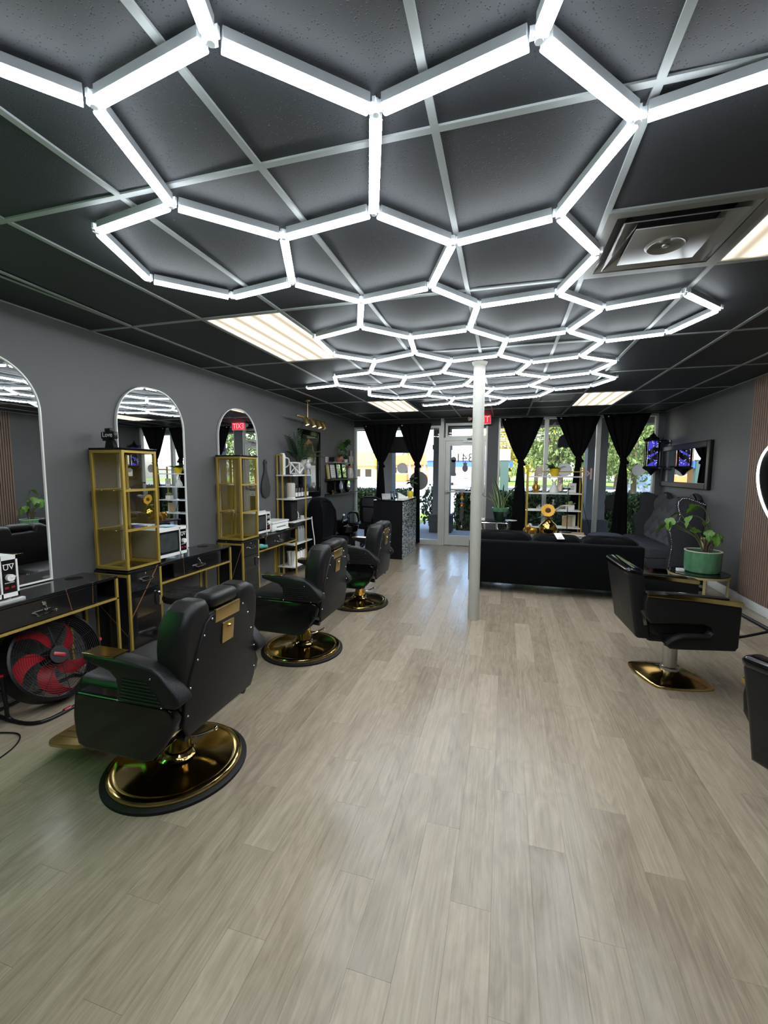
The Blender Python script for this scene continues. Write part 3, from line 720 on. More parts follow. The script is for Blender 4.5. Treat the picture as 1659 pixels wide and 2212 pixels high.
# ------------------------------------------------------------------ barber chairs (facing the left wall)
def barber_chair(label, loc, rz, group):
    t = thing('barber_chair', label, 'chair', loc, rz, group)
    MB().lathe([(0.335, 0.0), (0.335, 0.014), (0.325, 0.020), (0.29, 0.020), (0.29, 0.0)], c=(0.03, 0, 0), n=56).build('rubber_rim', 'rubber_black', t)
    MB().lathe([(0.312, 0.020), (0.312, 0.030), (0.306, 0.040), (0.294, 0.045), (0.280, 0.043), (0.270, 0.040), (0.09, 0.060), (0.078, 0.07), (0.07, 0.085), (0, 0.085)], c=(0.03, 0, 0), n=64).build('base', 'brass_polished', t)
    MB().lathe([(0.075, 0.084), (0.068, 0.094), (0.056, 0.098), (0.054, 0.23), (0.060, 0.24), (0.060, 0.275), (0, 0.275)], c=(0.045, 0, 0), n=32).build('column', 'brass_polished', t)
    side = [(-0.20, 0.515), (-0.222, 0.50), (-0.238, 0.40), (-0.235, 0.32), (-0.22, 0.265), (-0.18, 0.25), (0.15, 0.245), (0.195, 0.262), (0.25, 0.325), (0.305, 0.41), (0.312, 0.46), (0.298, 0.50), (0.27, 0.512)]
    for s in (-1, 1):
        MB().prism(side, 'y', s * 0.315, s * 0.245, r=0.012, seg=3).build('side_panel', 'gloss_black', t)
    MB().box((-0.21, -0.243, 0.27), (0.20, 0.243, 0.41), r=0.02).build('seat_frame', 'satin_black', t)
    MB().box((-0.31, -0.242, 0.40), (0.18, 0.242, 0.54), r=0.045, seg=4).build('seat', 'leather_black', t)
    MB().box((-0.32, -0.235, 0.27), (-0.225, 0.235, 0.43), r=0.03, seg=3).build('calf_pad', 'leather_black', t)
    armp = [(-0.14, 0.705), (-0.14, 0.675), (-0.07, 0.655), (0.0, 0.64), (0.032, 0.612), (0.038, 0.57), (0.03, 0.515), (0.26, 0.515), (0.33, 0.52), (0.36, 0.545), (0.352, 0.572), (0.262, 0.66), (0.225, 0.682), (0.08, 0.70)]
    for s in (-1, 1):
        a = MB().prism(armp, 'y', s * 0.332, s * 0.252, r=0.014, seg=3).build('armrest', 'leather_black', t)
        MB().box((-0.139, s * 0.290 - 0.041, 0.702), (0.03, s * 0.290 + 0.041, 0.708), r=0.002).build('gold_plate', 'brass_polished', a)
        rb = MB()
        for k in range(7): rb.box((0.055 + 0.003 * k, s * 0.334 - 0.0025, 0.527 + 0.0145 * k), (0.24 + 0.012 * (3 - k), s * 0.334 + 0.0025, 0.534 + 0.0145 * k), r=0.002, seg=1)
        rb.build('ribbed_trim', 'satin_black', a)
        for p in ((0.045, 0.524), (0.27, 0.524), (0.22, 0.64)): MB().ball((p[0], s * 0.334, p[1]), 0.004, n=8, m=6).build('screw', 'chrome', a)
    def lean(v): return Vector((v.x + 0.03 + (v.z - 0.36) * 0.09, v.y, v.z))
    out = [(-0.245, 0.37), (-0.278, 0.43), (-0.288, 0.54), (-0.272, 0.63), (-0.285, 0.74), (-0.280, 0.83), (-0.245, 0.90), (-0.185, 0.930), (-0.125, 0.925), (-0.103, 0.895), (-0.098, 0.86)]
    out = out + [(-y, z) for y, z in out[::-1]]
    MB().prism(out, 'x', 0.125, 0.275, r=0.04, seg=4).shear(lean).build('backrest', 'leather_black', t)
    pan = [(-0.235, 0.345), (-0.262, 0.40), (-0.265, 0.50), (-0.235, 0.62), (-0.150, 0.825), (-0.11, 0.85), (0.11, 0.85), (0.150, 0.825), (0.235, 0.62), (0.265, 0.50), (0.262, 0.40), (0.235, 0.345)]
    bp = MB().prism(pan, 'x', 0.264, 0.284, r=0.006).shear(lean).build('back_panel', 'leather_black', t)
    for (y, z) in ((0.248, 0.45), (0.238, 0.57), (0.20, 0.68), (0.163, 0.775), (0.115, 0.835)):
        for s in (-1, 1): MB().ball(lean(Vector((0.285, s * y, z))), 0.005, n=8, m=6).build('screw', 'chrome', bp)
    MB().box((0.15, -0.097, 0.862), (0.275, 0.097, 0.935), r=0.032, seg=4).shear(lean).build('headrest', 'leather_black', t)
    h = MB().box((0.272, -0.09, 0.805), (0.286, 0.09, 0.868), r=0.003).shear(lean).build('headrest_bracket', 'brass_satin', t)
    MB().box((0.284, -0.042, 0.69), (0.292, 0.042, 0.79), r=0.003).shear(lean).build('lock_plate', 'brass_satin', h)
    MB().ball(lean(Vector((0.294, 0, 0.765))), 0.011, n=10, m=8).build('lock_knob', 'brass_polished', h)
    for s in (-1, 1): MB().cyl((0.14, s * 0.21, 0.335), (0.285, s * 0.21, 0.325), 0.02).build('hinge', 'satin_black', t)
    f = MB().prism(rrect(-0.605, -0.20, -0.335, 0.20, 0.06), 'z', 0.135, 0.158, r=0.006).shear(lambda v: Vector((v.x, v.y, v.z - (v.x + 0.335) * -0.12))).build('footrest', 'bronze_plate', t)
    for k in range(7):
        y = -0.135 + 0.045 * k
        MB().box((-0.575, y - 0.009, 0.148), (-0.36, y + 0.009, 0.157), r=0.004).shear(lambda v: Vector((v.x, v.y, v.z + 0.006 + (v.x + 0.335) * 0.12))).build('tread', 'bronze_plate', f)
    MB().box((-0.42, -0.035, 0.128), (-0.17, 0.035, 0.142)).box((-0.20, -0.035, 0.13), (-0.17, 0.035, 0.28)).build('footrest_arm', 'brass_satin', t)
    MB().ball((-0.43, -0.10, 0.118), 0.016, n=8, m=6).ball((-0.43, 0.10, 0.118), 0.016, n=8, m=6).build('stop', 'rubber_black', t)
    MB().tube([(0.05, 0.03, 0.135), (0.11, 0.07, 0.128), (0.17, 0.105, 0.15)], 0.007).ball((0.178, 0.11, 0.153), 0.012, n=10, m=8).build('pump_lever', 'chrome', t)
    return t
G = 'black and gold barber chairs at the left stations'
ch = barber_chair('black leather barber chair with gold base nearest the camera, beside the red fan', (-1.59, 1.68, 0), 0, G)
dup(ch, (-1.62, 3.14, 0), 0.0, 'middle of the three black barber chairs with gold base, behind the nearest one', G)
dup(ch, (-1.585, 4.48, 0), 0.0, 'farthest black barber chair with gold base, nearest the reception desk', G)

# ------------------------------------------------------------------ vanity stations along the left wall
XW = XL + 0.012     # back of the furniture
XD = -2.735         # front of the furniture
GS = 'black marble vanity stations with gold trim'
def station(y0, ytab, label, drawer_open=0.0):
    """cabinet from y0 to y0+0.325, then the table with drawer to ytab"""
    t = thing('vanity_station', label, 'vanity', (0, 0, 0), 0, GS)
    y1 = y0 + 0.325
    MB().box((XW, y0, 0.04), (XD - 0.012, y1, 0.695)).build('cabinet', 'black_marble', t, smooth=False)
    MB().box((XW, y0 - 0.004, 0.695), (XD + 0.006, ytab, 0.716), r=0.003).build('tabletop', 'black_marble', t)
    for yy in (y0 + 0.009, y1 - 0.009):
        MB().box((XD - 0.012, yy - 0.010, 0.0), (XD + 0.006, yy + 0.010, 0.695), r=0.002).build('gold_post', 'gold_paint', t)
    MB().box((XW, y0 - 0.004, 0.0), (XW + 0.018, y0 + 0.012, 0.695), r=0.002).build('gold_post', 'gold_paint', t)
    MB().box((XW, y0 - 0.004, 0.672), (XD - 0.012, y0 + 0.012, 0.693), r=0.002).build('gold_rail', 'gold_paint', t)
    d = MB().box((XD - 0.011, y0 + 0.022, 0.545), (XD + 0.004, y1 - 0.022, 0.690), r=0.002).build('drawer', 'black_marble', t)
    ym = (y0 + y1) / 2
    MB().tube([(XD + 0.004, ym - 0.045, 0.63), (XD + 0.028, ym - 0.045, 0.63), (XD + 0.028, ym + 0.045, 0.63), (XD + 0.004, ym + 0.045, 0.63)], 0.0085).build('handle', 'chrome', d)
    MB().ball((XD + 0.004, ym, 0.674), 0.006, (0.5, 1, 1), 10, 7).build('lock', 'chrome', d)
    d = MB().box((XD - 0.011, y0 + 0.022, 0.055), (XD + 0.004, y1 - 0.022, 0.538), r=0.002).build('cabinet_door', 'black_marble', t)
    MB().tube([(XD + 0.004, y1 - 0.055, 0.40), (XD + 0.028, y1 - 0.055, 0.40), (XD + 0.028, y1 - 0.055, 0.49), (XD + 0.004, y1 - 0.055, 0.49)], 0.0085).build('handle', 'chrome', d)
    MB().box((XW, y1, 0.555), (XD - 0.14, ytab - 0.01, 0.567)).box((XW, y1, 0.567), (XW + 0.012, ytab - 0.01, 0.695)).box((XW, ytab - 0.02, 0.567), (XD - 0.01, ytab - 0.006, 0.695)).box((XD - 0.14, y1, 0.555), (XD - 0.01, ytab - 0.01, 0.560)).build('drawer_tray', 'satin_black', t, smooth=False)
    da, db = y1 + 0.14, ytab - 0.17
    d = MB().box((XD - 0.011 + drawer_open, da, 0.563), (XD + 0.004 + drawer_open, db, 0.690), r=0.002).build('drawer', 'black_marble', t)
    ym = (da + db) / 2; xo = XD + drawer_open
    MB().tube([(xo + 0.004, ym - 0.05, 0.61), (xo + 0.03, ym - 0.05, 0.61), (xo + 0.03, ym + 0.05, 0.61), (xo + 0.004, ym + 0.05, 0.61)], 0.0085).build('handle', 'chrome', d)
    MB().cyl((xo + 0.004, ym, 0.665), (xo + 0.010, ym, 0.665), 0.012).build('lock', 'chrome', d)
    MB().tube([(xo + 0.012, ym, 0.66), (xo + 0.016, ym + 0.008, 0.64), (xo + 0.016, ym + 0.003, 0.615)], 0.003, n=6).tube([(xo + 0.016 , ym + 0.004 + 0.012 * math.cos(a), 0.636 + 0.012 * math.sin(a)) for a in [k * PI / 6 for k in range(12)]], 0.0012, n=5, closed=True).build('key', 'chrome', d)
    MB().box((XD - 0.008, y1, 0.538), (XD + 0.006, ytab, 0.554), r=0.002).build('gold_rail', 'gold_paint', t)
    MB().box((XD - 0.012, ytab - 0.018, 0.0), (XD + 0.006, ytab, 0.694), r=0.002).build('gold_post', 'gold_paint', t)
    MB().box((XW + 0.001, ytab - 0.018, 0.0), (XW + 0.019, ytab, 0.555), r=0.002).build('gold_post', 'gold_paint', t)
    MB().box((XW + 0.08, ytab - 0.20, 0.0), (XW + 0.098, ytab - 0.182, 0.555), r=0.002).build('gold_post', 'gold_paint', t)
    MB().prism([(XW + 0.11 + 0.055 * math.cos(a * PI / 10), ytab - 0.16 + 0.055 * math.sin(a * PI / 10)) for a in range(20)], 'z', 0.7155, 0.7164).build('dryer_hole', 'rubber_black', t, smooth=False)
    return t
station(1.085, 2.44, 'black marble vanity desk with gold rail above the red bladed fan')
station(2.53, 3.80, 'black marble vanity with cabinet and gold posts behind the round stool')
station(4.005, 5.27, 'far black marble vanity with printer on its top', 0.0)

# gold hutches
def hutch(y0, label):
    t = thing('storage_hutch', label, 'shelf', (0, y0, 0.7165), 0, 'gold mesh storage hutches on the vanities')
    W, H = 0.325, 0.925
    xa, xb = XL + 0.028, XD + 0.004
    MB().box((xa, 0, 0), (xb, W, 0.012)).build('bottom_board', 'gloss_black', t, smooth=False)
    MB().box((xa, -0.004, H), (xb + 0.006, W + 0.004, H + 0.016), r=0.002).build('top_board', 'gloss_black', t)
    k = 0.011
    fr = []
    for (x, y) in ((xa + k, k), (xb - k, k), (xa + k, W - k), (xb - k, W - k)):
        MB().box((x - k, y - k, 0.012), (x + k, y + k, H), r=0.002).build('gold_post', 'gold_paint', t)
    for y in (k, W - k):
        for z in (0.012 + k, H - k):
            MB().box((xa + 2 * k, y - k, z - k), (xb - 2 * k, y + k, z + k)).build('gold_rail', 'gold_paint', t, smooth=False)
        MB().box((xa + 2 * k, y - 0.0015, 0.034), (xb - 2 * k, y + 0.0015, H - 0.022)).build('mesh_side', 'gold_wire', t, smooth=False)
    for z in (0.012 + k * 0.6, 0.315, 0.62, H - k):
        MB().box((xb - 0.018, 2 * k, z - 0.009), (xb - 0.002, W - 2 * k, z + 0.009)).build('gold_rail', 'gold_paint', t, smooth=False)
        MB().box((xa + 0.002, 2 * k, z - 0.009), (xa + 0.018, W - 2 * k, z + 0.009)).build('gold_rail', 'gold_paint', t, smooth=False)
    for z in (0.315, 0.62):
        MB().box((xa + 0.02, 2 * k, z - 0.004), (xb - 0.02, W - 2 * k, z + 0.004)).build('shelf_board', 'clear_glass', t, smooth=False)
    for z in (0.315, 0.62):
        for x in (xa + 0.10, xa + 0.22): MB().ball((x, 0.0, z), 0.006, n=8, m=6).build('screw', 'chrome', t)
    return t
hutch(2.53, 'gold mesh sided storage hutch on the middle vanity, topped by the Love ornament')
hutch(4.005, 'gold mesh sided storage hutch on the far vanity beside the hairbrush ornament')
hutch(1.085, 'gold mesh storage hutch on the near vanity, left of the arched mirror')

# arched wall mirrors
def arch_mirror(y0, y1, z0, z1, r, label):
    t = thing('arched_mirror', label, 'mirror', (XL, 0, 0), 0, 'arched mirrors on the left wall')
    def outline(d):
        a, b, rr = y0 + d, y1 - d, r - d
        P = [(a, z0 + d), (b, z0 + d)]
        P += [(b - rr + rr * math.cos(u), z1 - d - rr + rr * math.sin(u)) for u in [PI / 2 * i / 14 for i in range(15)]]
        P += [(a + rr + rr * math.cos(u), z1 - d - rr + rr * math.sin(u)) for u in [PI / 2 + PI / 2 * i / 14 for i in range(15)]]
        return P
    A, B = outline(0), outline(0.009)
    b = MB()
    n = len(A)
    for x in (0.001, 0.024):
        for i in range(n): b.face([(x, *A[i]), (x, *A[(i + 1) % n]), (x, *B[(i + 1) % n]), (x, *B[i])])
    for P in (A, B):
        for i in range(n): b.face([(0.001, *P[i]), (0.001, *P[(i + 1) % n]), (0.024, *P[(i + 1) % n]), (0.024, *P[i])])
    bmesh.ops.remove_doubles(b.bm, verts=b.bm.verts[:], dist=1e-5)
    b.build('frame', 'white_gloss', t, smooth=False)
    MB().prism(outline(0.0085), 'x', 0.004, 0.016).build('glass', 'mirror', t, smooth=False)
arch_mirror(1.43, 2.205, 0.722, 2.215, 0.34, 'large arched mirror cut by the left edge, above the near vanity')
arch_mirror(2.79, 3.555, 0.722, 2.215, 0.34, 'arched mirror half hidden behind the middle gold hutch')
arch_mirror(4.075, 4.85, 0.722, 2.215, 0.36, 'smallest looking arched mirror, behind the far gold hutch')

# UV sterilisers
def uv_box(y0, y1, label, lit):
    t = thing('uv_steriliser', label, 'steriliser', (-2.90, (y0 + y1) / 2, 0.7165), 0, 'white UV steriliser cabinets')
    w = (y1 - y0) / 2; H = 0.275
    for (x, y) in ((-0.10, -w + 0.04), (0.10, -w + 0.04), (-0.10, w - 0.04), (0.10, w - 0.04)):
        MB().cyl((x, y, 0), (x, y, 0.03), 0.012).build('foot', 'white_gloss', t)
    MB().box((-0.13, -w, 0.03), (0.118, w, H), r=0.010).build('body', 'appliance_green', t)
    fb = MB().box((0.118, -w, 0.03), (0.132, -w + 0.012, H)).box((0.118, w - 0.010, 0.03), (0.132, w, H)).box((0.118, -w, 0.03), (0.132, w, 0.055)).box((0.118, -w, H - 0.025), (0.132, w, H)).box((0.118, w - 0.095, 0.03), (0.132, w - 0.086, H))
    fb.build('front_frame', 'white_gloss', t, smooth=False)
    d = MB().box((0.119, -w + 0.012, 0.056), (0.127, w - 0.097, H - 0.026)).build('door', 'dark_glass', t, smooth=False)
    MB().prism(rrect(-w + 0.035, 0.075, w - 0.115, H - 0.045, 0.02), 'x', 0.127, 0.1285).build('window', 'appliance_green' if lit else 'smoked_glass', d, smooth=False)
    MB().box((0.119, w - 0.085, 0.056), (0.128, w - 0.011, H - 0.026)).build('control_panel', 'gloss_black', t, smooth=False)
    p = MB().cyl((0.128, w - 0.048, 0.145), (0.148, w - 0.048, 0.145), 0.021, n=20).prism([(w - 0.052, 0.150), (w - 0.044, 0.140), (w - 0.018, 0.152)], 'x', 0.13, 0.15)
    p.build('knob', 'white_gloss', t)
    text_obj('lettering', 'UV', 0.045, 'white_gloss', t, (0.1285, w - 0.048, 0.205), (PI / 2, 0, PI / 2), 0.0006)
    MB().box((0.128, w - 0.078, 0.222), (0.129, w - 0.018, 0.226)).box((0.128, w - 0.072, 0.112), (0.129, w - 0.022, 0.117)).build('print_line', 'white_gloss', t, smooth=False)
    for k in (0, 1): MB().box((0.128, w - 0.075 + 0.034 * k, 0.080), (0.131, w - 0.055 + 0.034 * k, 0.092)).build('switch', 'red_plastic', t, smooth=False)
    return t
uv_box(1.425, 1.805, 'white UV steriliser cut by the left edge, on the near vanity', True)
uv_box(2.862, 3.215, 'white UV steriliser with dark window standing right of the middle hutch', False)
uv_box(4.340, 4.655, 'white UV steriliser between the far hutch and the printer', False)
# folded mask on the middle steriliser
t = MB().grid(lambda u, v: Vector((-2.93 + 0.12 * u, 3.03 + 0.11 * v, 0.997 + 0.012 * math.sin(u * 6) * math.sin(v * 3.1) * 0.5 + 0.006)), 10, 10).solid(0.002).build('folded_mask', 'blue_pale')
tag(t, 'pale blue folded paper mask lying on the middle UV steriliser', 'mask')
# silver power strip in front of the near steriliser
t = MB().box((-2.765, 1.42, 0.7165), (-2.735, 1.815, 0.738), r=0.004).build('power_strip', 'aluminium')
tag(t, 'flat silver strip lying at the front edge of the near vanity', 'power strip')

# black Love ornament on the middle hutch
t = thing('love_ornament', 'small black Love sign ornament on top of the middle gold hutch', 'ornament', (-2.93, 2.625, 1.6577))
MB().prism([(-0.045, 0), (0.05, 0), (0.03, 0.055), (0.012, 0.075), (-0.012, 0.075), (-0.03, 0.055)], 'y', -0.02, 0.02, r=0.004).build('stand', 'satin_black', t)
MB().box((-0.065, -0.03, 0.07), (0.065, 0.008, 0.125), r=0.008).box((-0.03, -0.028, 0.12), (0.025, 0.006, 0.152), r=0.008).box((-0.05, -0.03, 0.055), (0.0, -0.01, 0.075), r=0.004).build('plaque', 'satin_black', t)
text_obj('lettering', 'Love', 0.05, 'white_gloss', t, (0.002, -0.0315, 0.1), (PI / 2, 0, 0), 0.0006)

# teal bottle lying in the open niche of the far vanity
t = thing('teal_bottle', 'teal spray bottle lying in the open niche of the far vanity', 'bottle', (-2.80, 4.405, 0.563))
MB().lathe([(0, -0.08), (0.026, -0.08), (0.030, -0.07), (0.030, 0.05), (0.024, 0.07), (0, 0.07)], n=18).build('body', 'teal_bottle', t, rot=(0, PI / 2, 0.35), loc=(0, 0, 0.032))
MB().cyl((0.065, 0.024, 0.032), (0.11, 0.04, 0.032), 0.020).build('cap', 'teal_bottle', t)

# ------------------------------------------------------------------ floor fan under the near vanity
fan = thing('floor_fan', 'black drum floor fan with red blades under the near vanity', 'fan', (-2.80, 1.985, 0))
FR = Euler((0, math.radians(66), math.radians(-4))).to_matrix().to_4x4()
FR.translation = Vector((0, 0, 0.275))
def fanpart(mb, name, m, parent=fan):
    mb.shear(lambda v: FR @ v); return mb.build(name, m, parent)
fanpart(MB().lathe([(0.262, -0.07), (0.272, -0.07), (0.275, 0.07), (0.262, 0.075), (0.255, 0.06), (0.258, -0.06), (0.262, -0.07)], n=56), 'shroud', 'satin_black')
fanpart(MB().cyl((0, 0, -0.05), (0, 0, 0.045), 0.052, n=24), 'hub', 'satin_black')
fanpart(MB().box((-0.012, -0.036, 0.082), (0.012, 0.036, 0.086), r=0.004, rot=(0, 0, -0.5)), 'badge', 'red_plastic')
fanpart(MB().cyl((0, 0, 0.068), (0, 0, 0.082), 0.055, n=24), 'front_cap', 'satin_black')
for k in range(5):
    a0 = k * 2 * PI / 5 + 0.55
    def bl(u, v, a0=a0):
        r = 0.045 + 0.20 * u
        w = 0.035 + 0.055 * math.sin(min(1, u) * PI * 0.8)
        a = a0 + 0.75 * u * u + (v - 0.5) * w / max(r, 0.08)
        return Vector((r * math.cos(a), r * math.sin(a), 0.0 + (v - 0.5) * 0.05))
    fanpart(MB().grid(bl, 14, 7).solid(0.003), 'blade', 'red_plastic')
gr = MB()
for k in range(1, 17): gr.tube([((0.055 + 0.0125 * k) * math.cos(a), (0.055 + 0.0125 * k) * math.sin(a), 0.074 - 0.012 * (k / 17) ** 2) for a in [2 * PI * i / 40 for i in range(40)]], 0.0012, n=4, closed=True)
for k in range(10):
    a = 2 * PI * k / 10; gr.tube([(0.05 * math.cos(a), 0.05 * math.sin(a), 0.076), (0.262 * math.cos(a), 0.262 * math.sin(a), 0.06)], 0.002, n=5)
fanpart(gr, 'front_grille', 'satin_black')
gr = MB()
for k in range(1, 14): gr.tube([((0.055 + 0.0155 * k) * math.cos(a), (0.055 + 0.0155 * k) * math.sin(a), -0.066) for a in [2 * PI * i / 40 for i in range(40)]], 0.0014, n=4, closed=True)
for k in range(8):
    a = 2 * PI * k / 8; gr.tube([(0.05 * math.cos(a), 0.05 * math.sin(a), -0.068), (0.262 * math.cos(a), 0.262 * math.sin(a), -0.066)], 0.003, n=5)
fanpart(gr, 'rear_grille', 'satin_black')
for s in (-1, 1):
    kb = MB().cyl((0, s * 0.272, 0), (0, s * 0.315, 0), 0.012).cyl((0, s * 0.312, -0.02), (0, s * 0.312, 0.02), 0.012); fanpart(kb, 'tilt_knob', 'red_plastic')
MB().tube([(0.0, -0.292, 0.275), (0.02, -0.292, 0.12), (0.03, -0.28, 0.016), (0.22, -0.24, 0.012), (0.24, 0, 0.012), (0.22, 0.24, 0.012), (0.03, 0.28, 0.016), (0.02, 0.292, 0.12), (0.0, 0.292, 0.275)], 0.011, n=10).tube([(-0.16, -0.26, 0.012), (0.03, -0.28, 0.012)], 0.011, n=8).tube([(-0.16, 0.26, 0.012), (0.03, 0.28, 0.012)], 0.011, n=8).tube([(-0.16, -0.26, 0.012), (-0.16, 0.26, 0.012)], 0.011, n=8).build('stand', 'satin_black', fan)
for y in (-0.10, 0.14): MB().cyl((0.24 - 0.004, y - 0.02, 0.013), (0.24 - 0.004, y + 0.02, 0.013), 0.0145).build('rubber_foot', 'red_plastic', fan)
t = MB().tube([(-2.46, 1.42, 0.006), (-2.50, 1.55, 0.006), (-2.60, 1.63, 0.006), (-2.78, 1.60, 0.006), (-2.98, 1.66, 0.006), (-3.05, 1.85, 0.10)], 0.004, n=6).build('fan_cord', 'rubber_black')
tag(t, 'black power cord lying on the floor by the fan', 'cord')

# ------------------------------------------------------------------ round rolling stool
t = thing('rolling_stool', 'round black padded rolling stool by the middle vanity', 'stool', (-2.46, 2.82, 0))
MB().lathe([(0, 0.445), (0.15, 0.445), (0.172, 0.455), (0.178, 0.475), (0.170, 0.505), (0.14, 0.518), (0, 0.522)], n=36).build('seat', 'leather_black', t)
st = MB()
for k in range(3):
    o_ = -0.08 + 0.08 * k; h_ = math.sqrt(max(0, 0.15 ** 2 - o_ ** 2))
    st.tube([(-h_, o_, 0.5195), (h_, o_, 0.5195)], 0.0025, n=5).tube([(o_, -h_, 0.5195), (o_, h_, 0.5195)], 0.0025, n=5)
st.build('stitching', 'leather_edge', t)
MB().cyl((0, 0, 0.08), (0, 0, 0.28), 0.025).cyl((0, 0, 0.28), (0, 0, 0.445), 0.014).build('gas_lift', 'chrome', t)
MB().box((-0.07, -0.05, 0.43), (0.07, 0.05, 0.446)).tube([(0.03, 0, 0.435), (0.12, -0.06, 0.42), (0.15, -0.075, 0.425)], 0.006).build('lift_plate', 'satin_black', t)
for k in range(5):
    a = 2 * PI * k / 5 + 0.3
    MB().tube([(0.02 * math.cos(a), 0.02 * math.sin(a), 0.085), (0.22 * math.cos(a), 0.22 * math.sin(a), 0.065)], 0.014).build('leg', 'chrome', t)
    MB().cyl((0.22 * math.cos(a) - 0.012 * math.sin(a), 0.22 * math.sin(a) + 0.012 * math.cos(a), 0.026), (0.22 * math.cos(a) + 0.012 * math.sin(a), 0.22 * math.sin(a) - 0.012 * math.cos(a), 0.026), 0.026).cyl((0.22 * math.cos(a), 0.22 * math.sin(a), 0.03), (0.22 * math.cos(a), 0.22 * math.sin(a), 0.066), 0.006).build('caster', 'rubber_black', t)
# ------------------------------------------------------------------ left wall beyond the stations
t = thing('hairbrush_ornament', 'large dark oval paddle brush hung on the wall after the far hutch', 'wall decor', (XL, 5.03, 0))
def paddle(u, v):
    P = [(0.0, 1.13), (0.075, 1.16), (0.105, 1.23), (0.095, 1.32), (0.05, 1.43), (0.026, 1.49), (0.022, 1.56), (0.030, 1.60), (0.014, 1.632), (0.0, 1.638)]
    return P
po = [(p.x, p.y) for p in smooth_path([(-0.01, 1.131, 0), (0.05, 1.142, 0)] + [(y, z, 0) for y, z in paddle(0, 0)[1:-1]], 4)[4:]]; po = [(0.0, 1.13)] + po + [(0.0, 1.638)] + [(-y, z) for y, z in po[::-1]]
MB().prism(po, 'x', 0.002, 0.03, r=0.008).build('paddle', 'dark_slate', t)
MB().tube([(0.03, 0.014 * math.cos(a), 1.60 + 0.014 * math.sin(a)) for a in [k * PI / 8 for k in range(16)]], 0.003, n=5, closed=True).build('hang_loop', 'satin_black', t)

# brass four lamp spot bar
t = thing('spotlight_bar', 'brass bar with four small spotlights hanging over the framed picture', 'lamp', (-2.86, 5.98, 2.21))
MB().cyl((0, -0.06, 0.075), (0, -0.06, ZC - 2.21), 0.006).build('rod', 'brass_satin', t)
MB().cyl((0, -0.06, ZC - 2.21 - 0.02), (0, -0.06, ZC - 2.21), 0.04, n=20).build('canopy', 'brass_satin', t)
MB().box((-0.015, -0.42, 0.05), (0.015, 0.45, 0.075), r=0.004).build('bar', 'brass_satin', t)
for k, y in enumerate((-0.21, 0.02, 0.23, 0.42)):
    tl = 0.35
    a = MB().lathe([(0, 0.055), (0.034, 0.055), (0.036, 0.05), (0.036, -0.055), (0.032, -0.055), (0.031, -0.04), (0, -0.04)], n=20).build('lamp_head', 'brass_satin', t, loc=(0.05, y, 0.0), rot=(0, -tl, 0.0))
    MB().cyl((0, 0, -0.047), (0, 0, -0.043), 0.030, n=18).build('bulb', 'warm_bulb' if k < 3 else 'white_gloss', a)
    MB().cyl((-0.05, 0, 0.055), (0, 0, 0.03), 0.006, n=8).build('joint', 'brass_satin', a)

# tall framed picture behind glass: an abstract dark portrait
t = thing('framed_picture', 'tall black framed dark picture on the left wall under the spotlights', 'picture', (XL, 6.37, 1.60))
f = MB()
for s in (-1, 1):
    f.box((0.001, s * 0.335 - 0.045, -0.54), (0.045, s * 0.335 + 0.045, 0.54), r=0.008); f.box((0.001, -0.29, s * 0.495 - 0.045), (0.045, 0.29, s * 0.495 + 0.045), r=0.008)
f.build('frame', 'gloss_black', t)
MB().box((0.002, -0.29, -0.45), (0.016, 0.29, 0.45)).build('print', 'picture_dark', t, smooth=False)
MB().tube([(0.018, -0.20, 0.05), (0.018, -0.16, 0.26), (0.018, -0.02, 0.37), (0.018, 0.10, 0.33), (0.018, 0.16, 0.18)], 0.03, radii=[0.02, 0.045, 0.04, 0.03, 0.012], n=8).shear(lambda v: Vector((0.018 + (v.x - 0.018) * 0.04, v.y, v.z))).build('painted_arm', 'picture_skin', t)
MB().ball((0.018, 0.03, 0.12), 0.16, (0.01, 1, 0.85), 20, 10).build('painted_head', 'picture_olive', t)
MB().prism([(0.02, -0.02), (0.22, -0.02), (0.22, -0.34), (0.16, -0.40), (0.06, -0.34)], 'x', 0.016, 0.018).build('painted_cloth', 'picture_white', t, smooth=False)
MB().box((0.016, 0.02, -0.36), (0.0185, 0.20, -0.30)).build('painted_band', 'picture_skin', t, smooth=False)

# small red and white notice
t = MB().box((XL + 0.001, 7.05, 1.645), (XL + 0.006, 7.165, 1.74)).build('wall_notice', 'white_matt'); tag(t, 'small red and white square notice on the wall left of the shelves', 'sign')
for k in range(3):
    for j in range(3):
        if (k, j) != (1, 0): MB().box((XL + 0.006, 7.07 + 0.026 * j, 1.665 + 0.022 * k), (XL + 0.007, 7.09 + 0.026 * j, 1.680 + 0.022 * k)).build('print_mark', 'paper_red', t, smooth=False)

